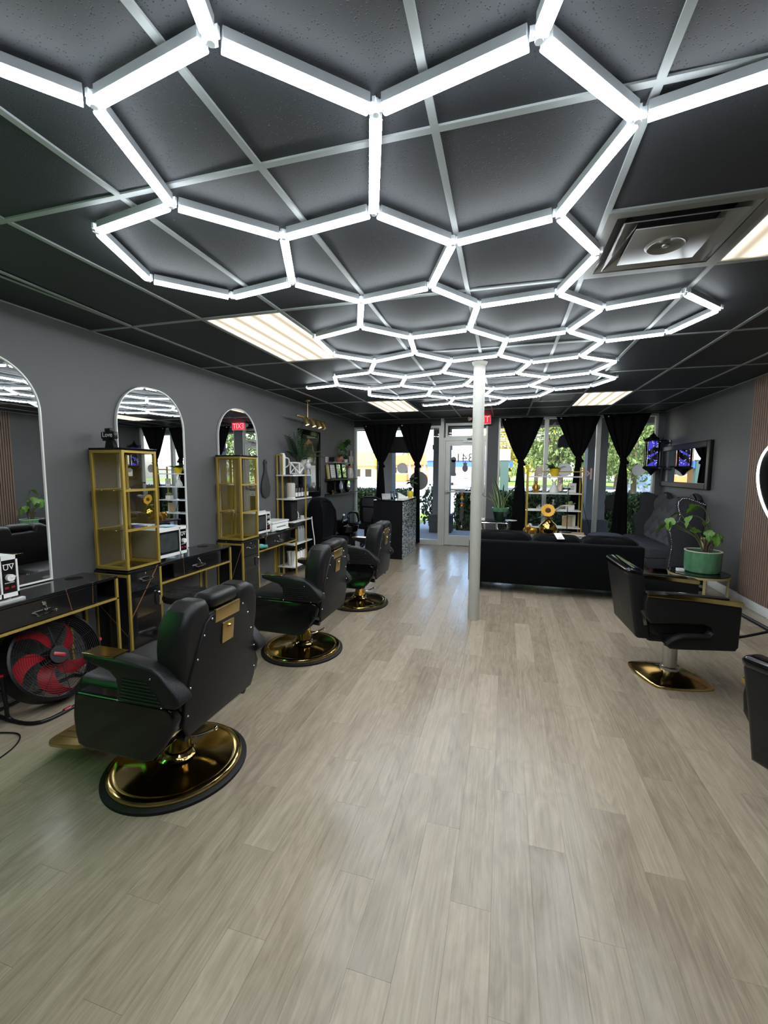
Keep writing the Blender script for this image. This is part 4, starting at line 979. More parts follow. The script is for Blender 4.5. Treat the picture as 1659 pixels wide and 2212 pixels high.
# ledges with plants, frames and hexagon trophies
def ledge(y0, y1, z, d, label, m='satin_black'):
    t = thing('wall_ledge', label, 'shelf', (XL, 0, z), 0, 'picture ledges on the left wall')
    MB().box((0.001, y0, -0.018), (d, y1, 0)).build('board', m, t, smooth=False)
    MB().box((0.001, y0, -0.05), (0.014, y1, -0.018)).build('back_lip', m, t, smooth=False)
ledge(7.10, 8.15, 1.655, 0.13, 'upper grey ledge carrying the leafy plant', 'grey_metal')
ledge(7.0, 8.42, 1.345, 0.13, 'middle black ledge carrying the three framed certificates')
ledge(7.0, 8.42, 1.08, 0.13, 'lower black ledge carrying the hexagon trophies')
GF = 'framed certificates on the middle ledge'
def cert(y, w, h, mt, label, fm='satin_black'):
    t = thing('framed_certificate', label, 'picture frame', (XL + 0.055, y, 1.3455), 0, GF)
    q = (0, -0.12, 0)
    MB().box((-0.012, -w / 2, 0), (0.010, w / 2, h), r=0.003).build('frame', fm, t, rot=q)
    MB().box((0.010, -w / 2 + 0.022, 0.022), (0.0115, w / 2 - 0.022, h - 0.022)).build('sheet', mt, t, rot=q, smooth=False)
    if mt == 'white_matt':
        l_ = MB()
        for k in range(4): l_.box((0.0115, -w / 4, h * 0.3 + k * h * 0.12), (0.0122, w / 4, h * 0.3 + k * h * 0.12 + 0.006))
        l_.build('print_line', 'decal_grey', t, rot=q, smooth=False)
cert(7.07, 0.10, 0.26, 'photo_beige', 'gold edged frame seen side on at the left end of the middle ledge', 'gold_paint')
cert(7.27, 0.25, 0.28, 'white_matt', 'framed white certificate on the middle ledge')
cert(7.56, 0.22, 0.295, 'mirror', 'first glossy framed certificate reflecting the window on the middle ledge')
cert(7.85, 0.22, 0.295, 'mirror', 'second glossy framed certificate nearest the cork jar on the middle ledge')
t = thing('cork_jar', 'glass jar with orange lid on the right end of the middle ledge', 'jar', (XL + 0.07, 8.12, 1.3455))
MB().lathe([(0, 0), (0.055, 0), (0.062, 0.03), (0.062, 0.14), (0.045, 0.19), (0.045, 0.21), (0, 0.21)], n=20).build('jar_body', 'clear_plastic', t)
MB().cyl((0, 0, 0.21), (0, 0, 0.245), 0.048, n=20).build('lid', 'roof_orange', t)
MB().lathe([(0, 0.145), (0.05, 0.145), (0.058, 0.10), (0.057, 0.004), (0, 0.004)], n=18).build('contents', 'bottle_amber', t)
t = thing('green_bottle', 'small green capped bottle at the end of the middle ledge', 'bottle', (XL + 0.07, 8.26, 1.3455))
MB().lathe([(0, 0), (0.032, 0), (0.034, 0.05), (0.02, 0.065), (0, 0.065)], n=16).build('body', 'green_glaze', t)
MB().cyl((0, 0, 0.065), (0, 0, 0.10), 0.026, n=16).build('cap', 'green_glaze', t)
def trophy(y, m, label):
    t = thing('hexagon_trophy', label, 'trophy', (XL + 0.065, y, 1.0805), 0, 'hexagon trophies on the lower ledge')
    hx = [(0.0, 0.0), (0.09, 0.05), (0.10, 0.16), (0.04, 0.235), (-0.04, 0.235), (-0.10, 0.16), (-0.09, 0.05)]
    MB().prism(hx, 'x', -0.035, 0.025, r=0.004).build('case', 'gloss_black', t)
    MB().prism([(y_ * 0.78, 0.028 + z_ * 0.78) for y_, z_ in hx], 'x', 0.0255, 0.028).build('face', m, t, smooth=False)
    MB().lathe([(0, 0.0), (0.022, 0), (0.008, 0.02), (0.018, 0.05), (0.02, 0.07), (0, 0.07)], c=(0.045, -0.06, 0), n=14).build('cup', 'gold_vase', t)
trophy(7.16, 'gloss_black', 'leftmost dark hexagon trophy on the lower ledge')
trophy(7.56, 'mirror', 'middle pale faced hexagon trophy on the lower ledge')
trophy(7.98, 'mirror', 'right bright faced hexagon trophy on the lower ledge')
# wooden cross
t = thing('wall_cross', 'pinkish wooden layered cross at the right of the shelves', 'cross', (XL, 8.30, 1.63))
cr = [(-0.04, -0.28), (0.04, -0.28), (0.04, 0.04), (0.12, 0.04), (0.12, 0.16), (0.04, 0.16), (0.04, 0.275), (-0.04, 0.275), (-0.04, 0.16), (-0.12, 0.16), (-0.12, 0.04), (-0.04, 0.04)]
MB().prism([(y * 1.12, z * 1.03) for y, z in cr], 'x', 0.001, 0.018).build('back_layer', 'wood_dark', t, smooth=False)
MB().prism(cr, 'x', 0.018, 0.032).build('front_layer', 'photo_beige', t, smooth=False)

# leaves helper
def leaf_mesh(name, L, W, m, notch=0, curl=0.25, fold=0.15):
    b = MB()
    def f(u, v):
        w = W * 0.5 * math.sin(PI * min(1, u) ** 0.75) ** 0.9 * (1 if not notch else (1 - 0.55 * max(0, math.sin(u * PI * notch * 2)) ** 3 * (u > 0.15)))
        y = (v - 0.5) * 2 * w
        return Vector((u * L, y, -curl * L * u * u + fold * abs(y)))
    b.grid(f, 13 if notch else 8, 7)
    return b.mesh(name, m)
# plant on the upper ledge
t = thing('leafy_plant', 'leafy green plant in pinkish pot on the upper wall ledge', 'plant', (XL + 0.075, 7.52, 1.6555))
MB().lathe([(0, 0), (0.045, 0), (0.075, 0.05), (0.07, 0.11), (0.05, 0.12), (0, 0.115)], n=18).build('pot', 'terracotta_pink', t)
lm = leaf_mesh('leaf', 0.13, 0.10, 'leaf_green'); rnd = random.Random(3)
MB().tube([(0, 0, 0.1), (0.02, 0.05, 0.25), (0.03, 0.15, 0.36), (0.05, 0.24, 0.44)], 0.006, n=6).tube([(0, 0, 0.1), (0.0, -0.07, 0.2), (0.03, -0.10, 0.30)], 0.006, n=6).tube([(0.01, 0.02, 0.2), (0.02, 0.02, 0.3), (0.03, -0.02, 0.40)], 0.005, n=6).build('stem', 'stem_green', t)
for k in range(26):
    if k % 2: p = (0.02 + rnd.uniform(0, 0.05), rnd.uniform(-0.16, 0.06), rnd.uniform(0.13, 0.30))
    else:
        u = rnd.random(); p = (0.03 + rnd.uniform(0, 0.04), 0.02 + 0.24 * u, 0.26 + 0.18 * u + rnd.uniform(-0.04, 0.05))
    link('leaf', lm, t, p, (rnd.uniform(-0.6, 0.6), rnd.uniform(-0.4, 0.5), rnd.uniform(-1.6, 1.6)))
t = thing('small_succulent', 'tiny dark succulent in white pot beside the leafy plant', 'plant', (XL + 0.075, 7.86, 1.6555))
MB().lathe([(0, 0), (0.036, 0), (0.042, 0.06), (0.036, 0.06), (0, 0.055)], n=16).build('pot', 'white_matt', t)
lm2 = leaf_mesh('leaf', 0.10, 0.045, 'leaf_dark')
for k in range(12): link('leaf', lm2, t, (0, 0, 0.055), (0, -0.8 - 0.3 * (k % 3), k * 2.4))
t = MB().box((XL + 0.03, 7.17, 1.6555), (XL + 0.12, 7.29, 1.74), r=0.004).build('black_box', 'satin_black'); tag(t, 'small black box on the left end of the upper ledge', 'box')

# ------------------------------------------------------------------ gold rack with white shelves after the far vanity
RX0, RX1, RY0, RY1 = XL + 0.018, -2.80, 5.30, 5.88
rack = thing('gold_rack', 'gold tube rack with white shelves of hair products by the left wall', 'shelf rack', (0, 0, 0))
for (x, y, h) in ((RX0 + 0.012, RY0 + 0.012, 1.72), (-2.962, RY0 + 0.012, 1.72), (RX0 + 0.012, 5.69, 1.435), (RX1 + 0.002, 5.69, 1.50)):
    MB().box((x - 0.010, y - 0.010, 0), (x + 0.010, y + 0.010, h), r=0.002).build('gold_post', 'gold_paint', rack)
MB().box((RX0 + 0.022, RY0 + 0.002, 1.70), (-2.972, RY0 + 0.022, 1.72)).build('gold_rail', 'gold_paint', rack, smooth=False)
RZ = (1.435, 1.105, 0.785, 0.465, 0.15)
for z in RZ: MB().box((RX0, RY0, z - 0.018), (RX1 + 0.012, RY1, z), r=0.002).build('shelf_board', 'marble_white', rack)

# geometric white ornament, planter with palm, figurine on top shelf
t = thing('geometric_ornament', 'white open geometric diamond ornament on the top rack shelf', 'ornament', (-2.865, 5.53, RZ[0] + 0.0005))
V = [(0.0, -0.17, 0.17), (0.06, -0.02, 0.17), (-0.06, -0.02, 0.17), (0.08, -0.05, 0.02), (-0.06, -0.06, 0.02), (0.085, 0.07, 0.10), (-0.06, 0.08, 0.10), (0.03, 0.06, 0.008), (-0.03, 0.06, 0.008), (0.02, 0.09, 0.16)]
E_ = [(0, 1), (0, 2), (1, 2), (0, 3), (0, 4), (3, 4), (1, 3), (2, 4), (1, 5), (2, 6), (5, 3), (6, 4), (5, 7), (6, 8), (7, 8), (3, 7), (4, 8), (5, 9), (6, 9), (1, 9), (2, 9), (5, 6)]
for a, b in E_: MB().cyl(V[a], V[b], 0.008, n=6).build('strut', 'white_matt', t)
t = thing('potted_palm', 'feathery green palm in a pale planter on the top rack shelf', 'plant', (-2.93, 5.70, RZ[0] + 0.0005))
MB().lathe([(0, 0), (0.07, 0), (0.075, 0.02), (0.082, 0.18), (0.072, 0.18), (0.07, 0.165), (0, 0.165)], n=24).build('pot', 'cement_pale', t)
rnd = random.Random(11)
fl_me = leaf_mesh('leaflet', 0.16, 0.018, 'leaf_dark', curl=0.15, fold=0.3)
for k in range(17):
    a = k * 2.4; el = rnd.uniform(0.62, 1.45); L = rnd.uniform(0.42, 0.60)
    d = Vector((math.cos(a) * math.cos(el), math.sin(a) * math.cos(el), math.sin(el)))
    if d.x < 0: d.x *= 0.1
    pts = [Vector((0, 0, 0.16)) + d * L * s_ + Vector((0, 0, -0.22 * s_ * s_ * (1.5 - el))) for s_ in (0, 0.25, 0.5, 0.75, 1.0)]
    fr = MB().tube(pts, 0.003, n=5, radii=[0.004, 0.0035, 0.003, 0.002, 0.001])
    for s_ in range(3, 14):
        p = pts[0].lerp(pts[-1], s_ / 13.0); i_ = min(3, int(s_ / 13.0 * 4)); p = pts[i_].lerp(pts[i_ + 1], s_ / 13.0 * 4 - i_) if i_ < 4 else pts[-1]
        tg = (pts[min(4, i_ + 1)] - pts[i_]).normalized()
        for sg in (-1, 1):
            sd = tg.cross(Vector((0.2, 0.1, 1))).normalized() * sg
            q = p + (sd * 0.75 + tg * 0.75).normalized() * 0.13 * (1.1 - 0.5 * s_ / 13) + Vector((0, 0, -0.02))
            w = tg * 0.006
            fr.face([p - w, p.lerp(q, 0.5) - w * 1.4, q, p.lerp(q, 0.5) + w * 1.4, p + w][:5])
    fr.build('frond', 'leaf_dark', t, smooth=False)
t = thing('white_cup_ornament', 'white angular cup standing behind the geometric ornament', 'ornament', (-3.0, 5.395, RZ[0] + 0.0005))
MB().lathe([(0, 0), (0.04, 0), (0.045, 0.26), (0.03, 0.30), (0, 0.30)], n=8).build('cup', 'white_matt', t, smooth=False)
MB().tube([(0.04, 0, 0.24), (0.085, 0.02, 0.22), (0.085, 0.02, 0.14), (0.042, 0, 0.10)], 0.008, n=6).build('cup_handle', 'white_matt', t)
t = thing('round_figurine', 'small grey round bodied figurine at the right end of the top rack shelf', 'figurine', (-2.83, 5.84, RZ[0] + 0.0005))
MB().lathe([(0, 0), (0.035, 0.0), (0.028, 0.05), (0.022, 0.08), (0, 0.085)], n=16).build('base', 'bottle_grey', t)
MB().ball((0, 0, 0.13), 0.05, n=16, m=12).build('body', 'sign_grey', t)
MB().ball((0, 0, 0.195), 0.025, n=12, m=8).tube([(0, 0.03, 0.16), (0, 0.07, 0.13), (0, 0.05, 0.08)], 0.006, n=6).build('head', 'white_matt', t)

# humidifier and black bottles on the second shelf
t = thing('white_canister', 'white rounded canister on the second rack shelf', 'canister', (-2.88, 5.40, RZ[1] + 0.0005))
MB().lathe([(0, 0), (0.055, 0), (0.06, 0.01), (0.06, 0.20), (0.05, 0.215), (0, 0.217)], n=24).build('body', 'cement_pale', t)
MB().lathe([(0.0605, 0.004), (0.0615, 0.006), (0.0615, 0.014), (0.0605, 0.016)], n=24).build('base_ring', 'white_gloss', t)
def bottle(name, label, cat, grp, r, h, body, cap, lab=None, pump=True):
    t = thing(name, label, cat, (0, 0, 0), 0, grp)
    MB().lathe([(0, 0), (r * 0.94, 0), (r, 0.006), (r, h * 0.72), (r * 0.45, h * 0.84), (r * 0.45, h * 0.88), (0, h * 0.88)], n=14).build('body', body, t)
    c = MB().cyl((0, 0, h * 0.88), (0, 0, h * 0.96), r * 0.5, n=10)
    if pump: c.cyl((0, 0, h * 0.96), (0, 0, h * 1.06), r * 0.14, n=6).box((-0.006, -r * 0.25, h * 1.05), (r * 0.95, r * 0.25, h * 1.10))
    c.build('cap', cap, t)
    if lab:
        MB().grid(lambda u, v: Vector((r * 1.012 * math.cos((u - 0.5) * 1.5 - 0.9), r * 1.012 * math.sin((u - 0.5) * 1.5 - 0.9), h * (0.12 + 0.36 * v))), 8, 2).build('paper_label', lab, t)
    return t
GB = 'black bottles with white labels on the second rack shelf'
names_b = ['leftmost', 'second from left', 'third from left', 'fourth from left', 'middle', 'fourth from right', 'third from right', 'second from right', 'rightmost']
bt = bottle('black_bottle', '', 'bottle', GB, 0.024, 0.165, 'bottle_black', 'bottle_black', 'white_matt')
for k in range(9):
    p = (-2.845 - 0.012 * (k % 2), 5.485 + 0.044 * k, RZ[1] + 0.0005)
    lb = names_b[k] + ' black pump bottle with white label on the second rack shelf'
    if k == 0: bt.location = p; bt['label'] = lb
    else: dup(bt, p, 0.0, lb, GB)
# grey bottles on the fourth shelf
GB = 'grey spray bottles on the fourth rack shelf'
bt = bottle('grey_bottle', '', 'bottle', GB, 0.026, 0.23, 'bottle_grey', 'bottle_grey', None, False)
for k, n_ in enumerate(('left', 'middle', 'right')):
    p = (-2.85, 5.56 + 0.07 * k, RZ[3] + 0.0005); lb = n_ + ' of three grey bottles on the fourth rack shelf'
    if k == 0: bt.location = p; bt['label'] = lb
    else: dup(bt, p, 0.0, lb, GB)
# white bottles on the bottom shelf
GB = 'white shampoo bottles with black pumps on the bottom rack shelf'
bt = bottle('white_bottle', 'white shampoo bottle with black pump in the bottom shelf crowd', 'bottle', GB, 0.03, 0.20, 'white_gloss', 'bottle_black', None, True)
first = True
for r_ in range(2):
    for k in range(6):
        p = (-2.86 - 0.08 * r_, 5.42 + 0.072 * k + 0.02 * r_, RZ[4] + 0.0005)
        lb = ('first', 'second', 'third', 'fourth', 'fifth', 'last')[k] + ' white bottle from the left in the ' + ('front', 'back')[r_] + ' row on the bottom rack shelf'
        if first: bt.location = p; bt['label'] = lb; first = False
        else: dup(bt, p, 0.1 * k, lb)

t = thing('plastic_bag', 'crumpled clear plastic bag at the left end of the bottom rack shelf', 'bag', (-2.87, 5.355, RZ[4] + 0.0005))
rb = random.Random(5)
MB().grid(lambda u, v: Vector(((0.034 + 0.008 * math.sin(9 * u * 2 * PI)) * (0.7 + v) * math.cos(2 * PI * u), (0.018 + 0.008 * math.sin(5 * u * 2 * PI)) * math.sin(2 * PI * u) * (0.7 + 0.3 * v), 0.21 * v)), 36, 8, True).build('sheet', 'clear_plastic', t)
t = MB().box((-2.99, 5.50, RZ[4] + 0.24), (-2.86, 5.74, RZ[4] + 0.275), r=0.006).box((-2.95, 5.55, RZ[4] + 0.222), (-2.90, 5.70, RZ[4] + 0.24)).build('black_tray', 'satin_black'); tag(t, 'flat black tray resting on the white bottles', 'tray')
t = MB().box((-2.98, 5.40, RZ[3] + 0.0005), (-2.87, 5.50, RZ[3] + 0.05), r=0.004).build('folded_towel', 'satin_black'); tag(t, 'small dark folded towel on the fourth rack shelf', 'towel')
# boxes and speaker on third shelf
t = thing('tabletop_speaker', 'black rectangular speaker box on the third rack shelf', 'speaker', (-2.93, 5.43, RZ[2] + 0.0005))
MB().box((-0.07, -0.10, 0), (0.08, 0.10, 0.28), r=0.006).build('cabinet', 'matt_black', t)
MB().box((0.08, -0.085, 0.02), (0.084, 0.085, 0.26)).build('grille', 'felt_black', t, smooth=False)
t = thing('cream_candle', 'small cream candle on the third rack shelf', 'candle', (-2.86, 5.70, RZ[2] + 0.0005))
MB().cyl((0, 0, 0), (0, 0, 0.05), 0.028, n=18).build('wax', 'cream_paper', t); MB().cyl((0, 0, 0.05), (0, 0, 0.06), 0.002, n=6).build('wick', 'decal_black', t)
t = MB().tube([(-2.93, 5.555, RZ[2] + 0.26), (-2.92, 5.58, RZ[2] + 0.17), (-2.88, 5.61, RZ[2] + 0.09), (-2.87, 5.60, RZ[2] + 0.02)], 0.006, n=8).build('white_cable', 'white_gloss'); tag(t, 'short white cable draped over the third rack shelf', 'cable')
t = MB().tube([(-2.80, 5.892, 0.80), (-2.79, 5.895, 0.66), (-2.77, 5.91, 0.47), (-2.765, 5.91, 0.36), (-2.77, 5.90, 0.26), (-2.78, 5.895, 0.16), (-2.78, 5.90, 0.008)], 0.008, n=8).build('white_hose', 'white_gloss'); tag(t, 'white curved hose hanging at the right side of the rack', 'hose')

# printer on the far vanity
t = thing('printer', 'white inkjet printer with raised paper on the far vanity', 'printer', (-2.905, 4.93, 0.7165))
MB().box((-0.13, -0.20, 0), (0.12, 0.22, 0.10), r=0.018, seg=3).build('body', 'white_gloss', t)
MB().box((-0.12, -0.205, 0.10), (0.125, 0.225, 0.128), r=0.010, seg=2).build('lid', 'white_gloss', t)
MB().prism([(0.12, 0.012), (0.168, 0.02), (0.165, 0.03), (0.12, 0.026)], 'y', -0.12, 0.15).build('output_tray', 'white_gloss', t, smooth=False)
MB().box((0.1205, -0.10, 0.045), (0.122, 0.13, 0.062)).build('paper_slot', 'decal_grey', t, smooth=False)
MB().grid(lambda u, v: Vector((-0.10 - 0.03 * v + 0.02 * v * v, -0.19 + 0.21 * u, 0.128 + 0.13 * v)), 4, 6).solid(0.001).build('paper_sheet', 'white_matt', t)

# ------------------------------------------------------------------ black velvet shampoo chair and basin
t = thing('shampoo_chair', 'black velvet high backed shampoo chair against the left wall', 'chair', (-2.66, 6.26, 0), -PI / 2)
def hood(u, v):
    a = (u - 0.5) * 2
    w = 0.26 * (1 - 0.10 * v)
    y = 0.20 + 0.10 * v - 0.30 * abs(a) ** 2.4 * (0.9)
    x = w * a * 1.1
    z = 0.36 + (0.70 - 0.16 * abs(a) ** 3) * v
    return Vector((x, y - 0.1, z))
prof = []
MB().prism([(-0.27, 0.30), (-0.285, 0.60), (-0.27, 0.85), (-0.21, 1.0), (-0.11, 1.065), (0.11, 1.065), (0.21, 1.0), (0.27, 0.85), (0.285, 0.60), (0.27, 0.30)], 'y', -0.31, -0.13, r=0.05, seg=4).shear(lambda v: Vector((v.x, v.y + (v.z - 0.3) * 0.04 + (0.16 * (abs(v.x) / 0.28) ** 3 if v.y > -0.2 else 0), v.z))).build('backrest', 'velvet_black', t)
MB().tube([(-0.262, -0.125, 0.42), (-0.27, -0.10, 0.62), (-0.25, -0.09, 0.85), (-0.19, -0.085, 0.97), (0, -0.08, 1.03), (0.19, -0.085, 0.97), (0.25, -0.09, 0.85), (0.27, -0.10, 0.62), (0.262, -0.125, 0.42)], 0.014, n=8).build('piping', 'velvet_black', t)
MB().box((-0.26, -0.20, 0.28), (0.26, 0.24, 0.44), r=0.05, seg=4).build('seat', 'velvet_black', t)
MB().box((-0.30, -0.28, 0.0), (0.30, 0.18, 0.30), r=0.02).build('base', 'velvet_black', t)
t = thing('shampoo_basin', 'black shampoo basin with white ball lever beside the velvet chair', 'basin', (-2.60, 6.86, 0))
MB().lathe([(0.0, 0.40), (0.10, 0.40), (0.20, 0.46), (0.235, 0.56), (0.225, 0.57), (0.19, 0.49), (0.08, 0.43), (0, 0.43)], n=28, sx=0.9, sy=1.15).build('bowl', 'gloss_black', t)
MB().box((-0.18, -0.05, 0.0), (0.10, 0.18, 0.41), r=0.02).build('pedestal', 'satin_black', t)
MB().box((-0.20, -0.10, 0.545), (-0.02, 0.16, 0.65), r=0.03, seg=3).build('tap_housing', 'gloss_black', t)
MB().tube([(-0.08, -0.02, 0.64), (-0.05, -0.06, 0.69), (-0.02, -0.09, 0.735)], 0.009, n=8).build('lever', 'satin_black', t)
MB().ball((-0.015, -0.095, 0.745), 0.020, n=12, m=8).build('lever_ball', 'white_gloss', t)

# ------------------------------------------------------------------ reception desk
t = thing('reception_desk', 'black reception desk with mosaic tiled front near the entrance', 'desk', (0, 0, 0))
MB().box((-2.14, 6.93, 0.0), (-1.63, 6.955, 0.985)).build('side_panel', 'matt_black', t, smooth=False)
MB().box((-2.14, 8.05, 0.0), (-1.63, 8.075, 0.985)).build('side_panel', 'matt_black', t, smooth=False)
MB().box((-1.655, 6.955, 0.0), (-1.63, 8.05, 0.985)).build('front_panel', 'matt_black', t, smooth=False)
MB().box((-2.12, 6.955, 0.70), (-1.655, 8.05, 0.725)).build('work_surface', 'satin_black', t, smooth=False)
MB().prism([(-2.14, 6.925), (-1.62, 6.925), (-1.605, 7.20), (-1.60, 7.60), (-1.605, 7.95), (-1.63, 8.08), (-1.86, 8.08), (-1.86, 7.10), (-2.14, 7.05)], 'z', 0.985, 1.003).build('counter_top', 'gloss_black', t, smooth=False)
MB().prism([(-1.68, 7.0), (-1.62, 6.99), (-1.61, 7.25), (-1.605, 7.60), (-1.61, 7.95), (-1.64, 8.06), (-1.85, 8.06), (-1.85, 7.40), (-1.78, 7.15)], 'z', 1.003, 1.0052).build('counter_inlay', 'marble_white', t, smooth=False)
MB().box((-1.63, 6.93, 0.0), (-1.612, 8.06, 0.03)).build('kick_rail', 'steel_brushed', t, smooth=False)
mos = [mat('mosaic_%d' % k, c, 0.2, coat=0.3) for k, c in enumerate(((0.34, 0.38, 0.39), (0.10, 0.115, 0.12), (0.60, 0.65, 0.66), (0.012, 0.012, 0.014)))]
tm = [MB().box((0, 0.0012, 0.0012), (0.006, 0.046, 0.0123)).mesh('mosaic_tile', 'mosaic_%d' % k, smooth=False) for k in range(4)]
rm = random.Random(2)
wall_m = [MB() for _ in range(4)]
nz_ = int(0.945 / 0.0135)
cnt = 0
for r_ in range(nz_):
    y = 6.935 - (0.024 if r_ % 2 else 0) - rm.choice((0, 0.012))
    while y < 8.04:
        k = rm.choices((0, 1, 2, 3), (4, 3, 3, 3))[0]
        w = rm.choice((0.024, 0.048, 0.048))
        a, b = max(6.935, y), min(8.05, y + w)
        if b - a > 0.008: wall_m[k].box((-1.63, a + 0.001, 0.032 + 0.0135 * r_), (-1.624, b - 0.001, 0.0442 + 0.0135 * r_))
        y += w
for k in range(4): o = wall_m[k].build('mosaic_tiles', 'mosaic_%d' % k, t, smooth=False); o['kind'] = 'stuff'
# on the desk
t = thing('tablet_stand', 'white card terminal on the reception desk counter', 'terminal', (-1.75, 7.42, 1.0055), 0.4)
MB().prism([(-0.09, 0), (0.09, 0), (0.09, 0.02), (-0.06, 0.10), (-0.09, 0.10)], 'y', -0.09, 0.09, r=0.008).build('body', 'white_gloss', t)
MB().prism([(0.075, 0.029), (-0.055, 0.0985), (-0.055, 0.1005), (0.075, 0.0315)], 'y', -0.07, 0.07).build('screen', 'blue_pale', t, smooth=False)
t = thing('business_card_holder', 'tilted grey card display on the near end of the reception desk', 'display', (-1.93, 6.99, 1.0055), 0.5)
MB().box((-0.075, -0.006, 0), (0.075, 0.006, 0.11), r=0.002, rot=(-0.45, 0, 0)).build('panel', 'bottle_grey', t); MB().prism([(0.0, 0.0), (0.07, 0), (0.02, 0.06)], 'x', -0.02, 0.02).build('prop', 'white_gloss', t, smooth=False)
t = thing('pineapple_planter', 'yellow pot with small leafy plant on the reception counter', 'plant', (-1.72, 7.95, 1.0055))
MB().lathe([(0, 0), (0.045, 0), (0.06, 0.03), (0.06, 0.08), (0.042, 0.115), (0, 0.11)], n=18).build('pot', 'yellow_pot', t)
for k in range(9): link('leaf', lm2, t, (0, 0, 0.10), (0, -1.1 - 0.12 * (k % 3), k * 2.4))
MB().tube([(0, 0, 0.1), (0.01, 0.01, 0.2), (0.03, 0.0, 0.30)], 0.004, n=6).build('stem', 'stem_green', t)
for k in range(10): link('leaf', lm, t, (0.03, 0.0, 0.28 + 0.02 * (k % 3)), (0.2, 0.1 - 0.35 * (k % 3), k * 2.4))
t = thing('glass_ornament', 'sparkling clear glass flower ornament on the reception desk', 'ornament', (-1.96, 7.75, 0.7255))
for k in range(7):
    a = k * 0.9; MB().tube([(0, 0, 0), (0.03 * math.cos(a), 0.03 * math.sin(a), 0.2), (0.09 * math.cos(a), 0.09 * math.sin(a), 0.33 + 0.01 * k)], 0.003, n=5).ball((0.09 * math.cos(a), 0.09 * math.sin(a), 0.34 + 0.01 * k), 0.024, (1, 1, 0.6), 7, 5).build('petal_stem', 'chrome', t)
MB().lathe([(0, 0), (0.05, 0), (0.06, 0.12), (0, 0.12)], n=14).build('vase', 'clear_plastic', t)

# office chair behind the desk
t = thing('office_chair', 'black padded office chair behind the reception desk', 'chair', (-2.56, 7.78, 0), -0.25)
bo = [(-0.21, 0.44), (-0.24, 0.60), (-0.235, 0.90), (-0.20, 0.97), (-0.10, 1.0), (0.10, 1.0), (0.20, 0.97), (0.235, 0.90), (0.24, 0.60), (0.21, 0.44)]
MB().prism(bo, 'y', 0.14, 0.23, r=0.03, seg=3).build('backrest', 'leather_black', t)
MB().prism([(-0.16, 0.80), (-0.18, 0.90), (-0.14, 0.965), (0.14, 0.965), (0.18, 0.90), (0.16, 0.80)], 'y', 0.11, 0.15, r=0.02, seg=2).build('head_pad', 'fabric_charcoal', t)
MB().prism([(-0.13, 0.48), (-0.15, 0.62), (-0.14, 0.78), (0.14, 0.78), (0.15, 0.62), (0.13, 0.48)], 'y', 0.115, 0.15, r=0.02, seg=2).build('lumbar_pad', 'fabric_charcoal', t)
MB().box((-0.24, -0.26, 0.40), (0.24, 0.20, 0.50), r=0.04, seg=3).build('seat', 'leather_black', t)
for s in (-1, 1): MB().tube([(s * 0.26, 0.16, 0.47), (s * 0.29, 0.12, 0.66), (s * 0.28, -0.16, 0.67), (s * 0.26, -0.18, 0.46)], 0.022, n=8).build('armrest', 'satin_black', t)
MB().cyl((0, 0, 0.10), (0, 0, 0.41), 0.028).build('gas_lift', 'satin_black', t)
for k in range(5):
    a = 2 * PI * k / 5; MB().tube([(0, 0, 0.11), (0.27 * math.cos(a), 0.27 * math.sin(a), 0.07)], 0.02).ball((0.27 * math.cos(a), 0.27 * math.sin(a), 0.03), 0.03, n=8, m=6).build('leg', 'satin_black', t)
t = thing('white_bin', 'low white box on the floor behind the reception desk', 'box', (-2.72, 7.36, 0))
MB().box((-0.15, -0.12, 0), (0.15, 0.12, 0.22), r=0.01).build('box_body', 'white_gloss', t); MB().box((-0.155, -0.125, 0.22), (0.155, 0.125, 0.25), r=0.006).build('lid', 'white_gloss', t)
t = thing('wall_outlet', 'small dark wall outlet near the far left corner', 'outlet', (XL, 8.50, 0.36))
MB().box((0.001, -0.04, -0.06), (0.006, 0.04, 0.06), r=0.001).build('cover_plate', 'satin_black', t); MB().box((0.006, -0.018, -0.035), (0.0075, 0.018, 0.035)).build('socket', 'decal_grey', t, smooth=False)
# ------------------------------------------------------------------ knotted black curtains on the shop window
GCU = 'knotted black curtains on the shop windows'
def curtain(x0, x1, xk, zk, zb, ztop, label, w0=0.10, w1=0.20):
    t = thing('knotted_curtain', label, 'curtain', (0, 8.47, 0), 0, GCU)
    def top(u, v):
        z = ztop + (zk - ztop) * v
        hw = (x1 - x0) / 2 * (1 - v) ** 0.82 * 0.93 + 0.045
        c = (x0 + x1) / 2 * (1 - v) + xk * v
        a = (u - 0.5) * 2
        fold = (0.012 + 0.02 * (1 - v)) * math.sin(u * 26 + 2.5 * math.sin(3 * u)) * (0.5 + 0.5 * v) + 0.02 * math.sin(u * 7)
        return Vector((c + hw * a, fold, z))
    MB().grid(top, 90, 16).solid(0.002).build('upper_drape', 'curtain_black', t)
    MB().ball((xk, 0.0, zk - 0.02), 0.062, (1.0, 0.8, 0.75), 16, 10).ball((xk + 0.05, -0.01, zk - 0.06), 0.045, (1, 0.8, 0.7), 12, 8, (0, 0.6, 0)).build('knot', 'curtain_black', t)
    def tail(u, v):
        z = zk - 0.04 + (zb - zk + 0.04) * v
        hw = w0 * 0.45 + (w1 / 2 - w0 * 0.45) * v ** 0.7
        a = 2 * PI * u
        r = 1 + 0.22 * math.sin(a * 6) * min(1, v * 3)
        return Vector((xk + hw * math.cos(a) * r - 0.01 * v, 0.035 * math.sin(a) * r, z))
    MB().grid(tail, 72, 14, True).build('lower_tail', 'curtain_black', t)
    MB().cyl((x0 + 0.06, -0.03, ztop - 0.035), (x0 + 0.06, -0.022, ztop - 0.035), 0.012, n=10).build('hook', 'white_gloss', t)
    return t
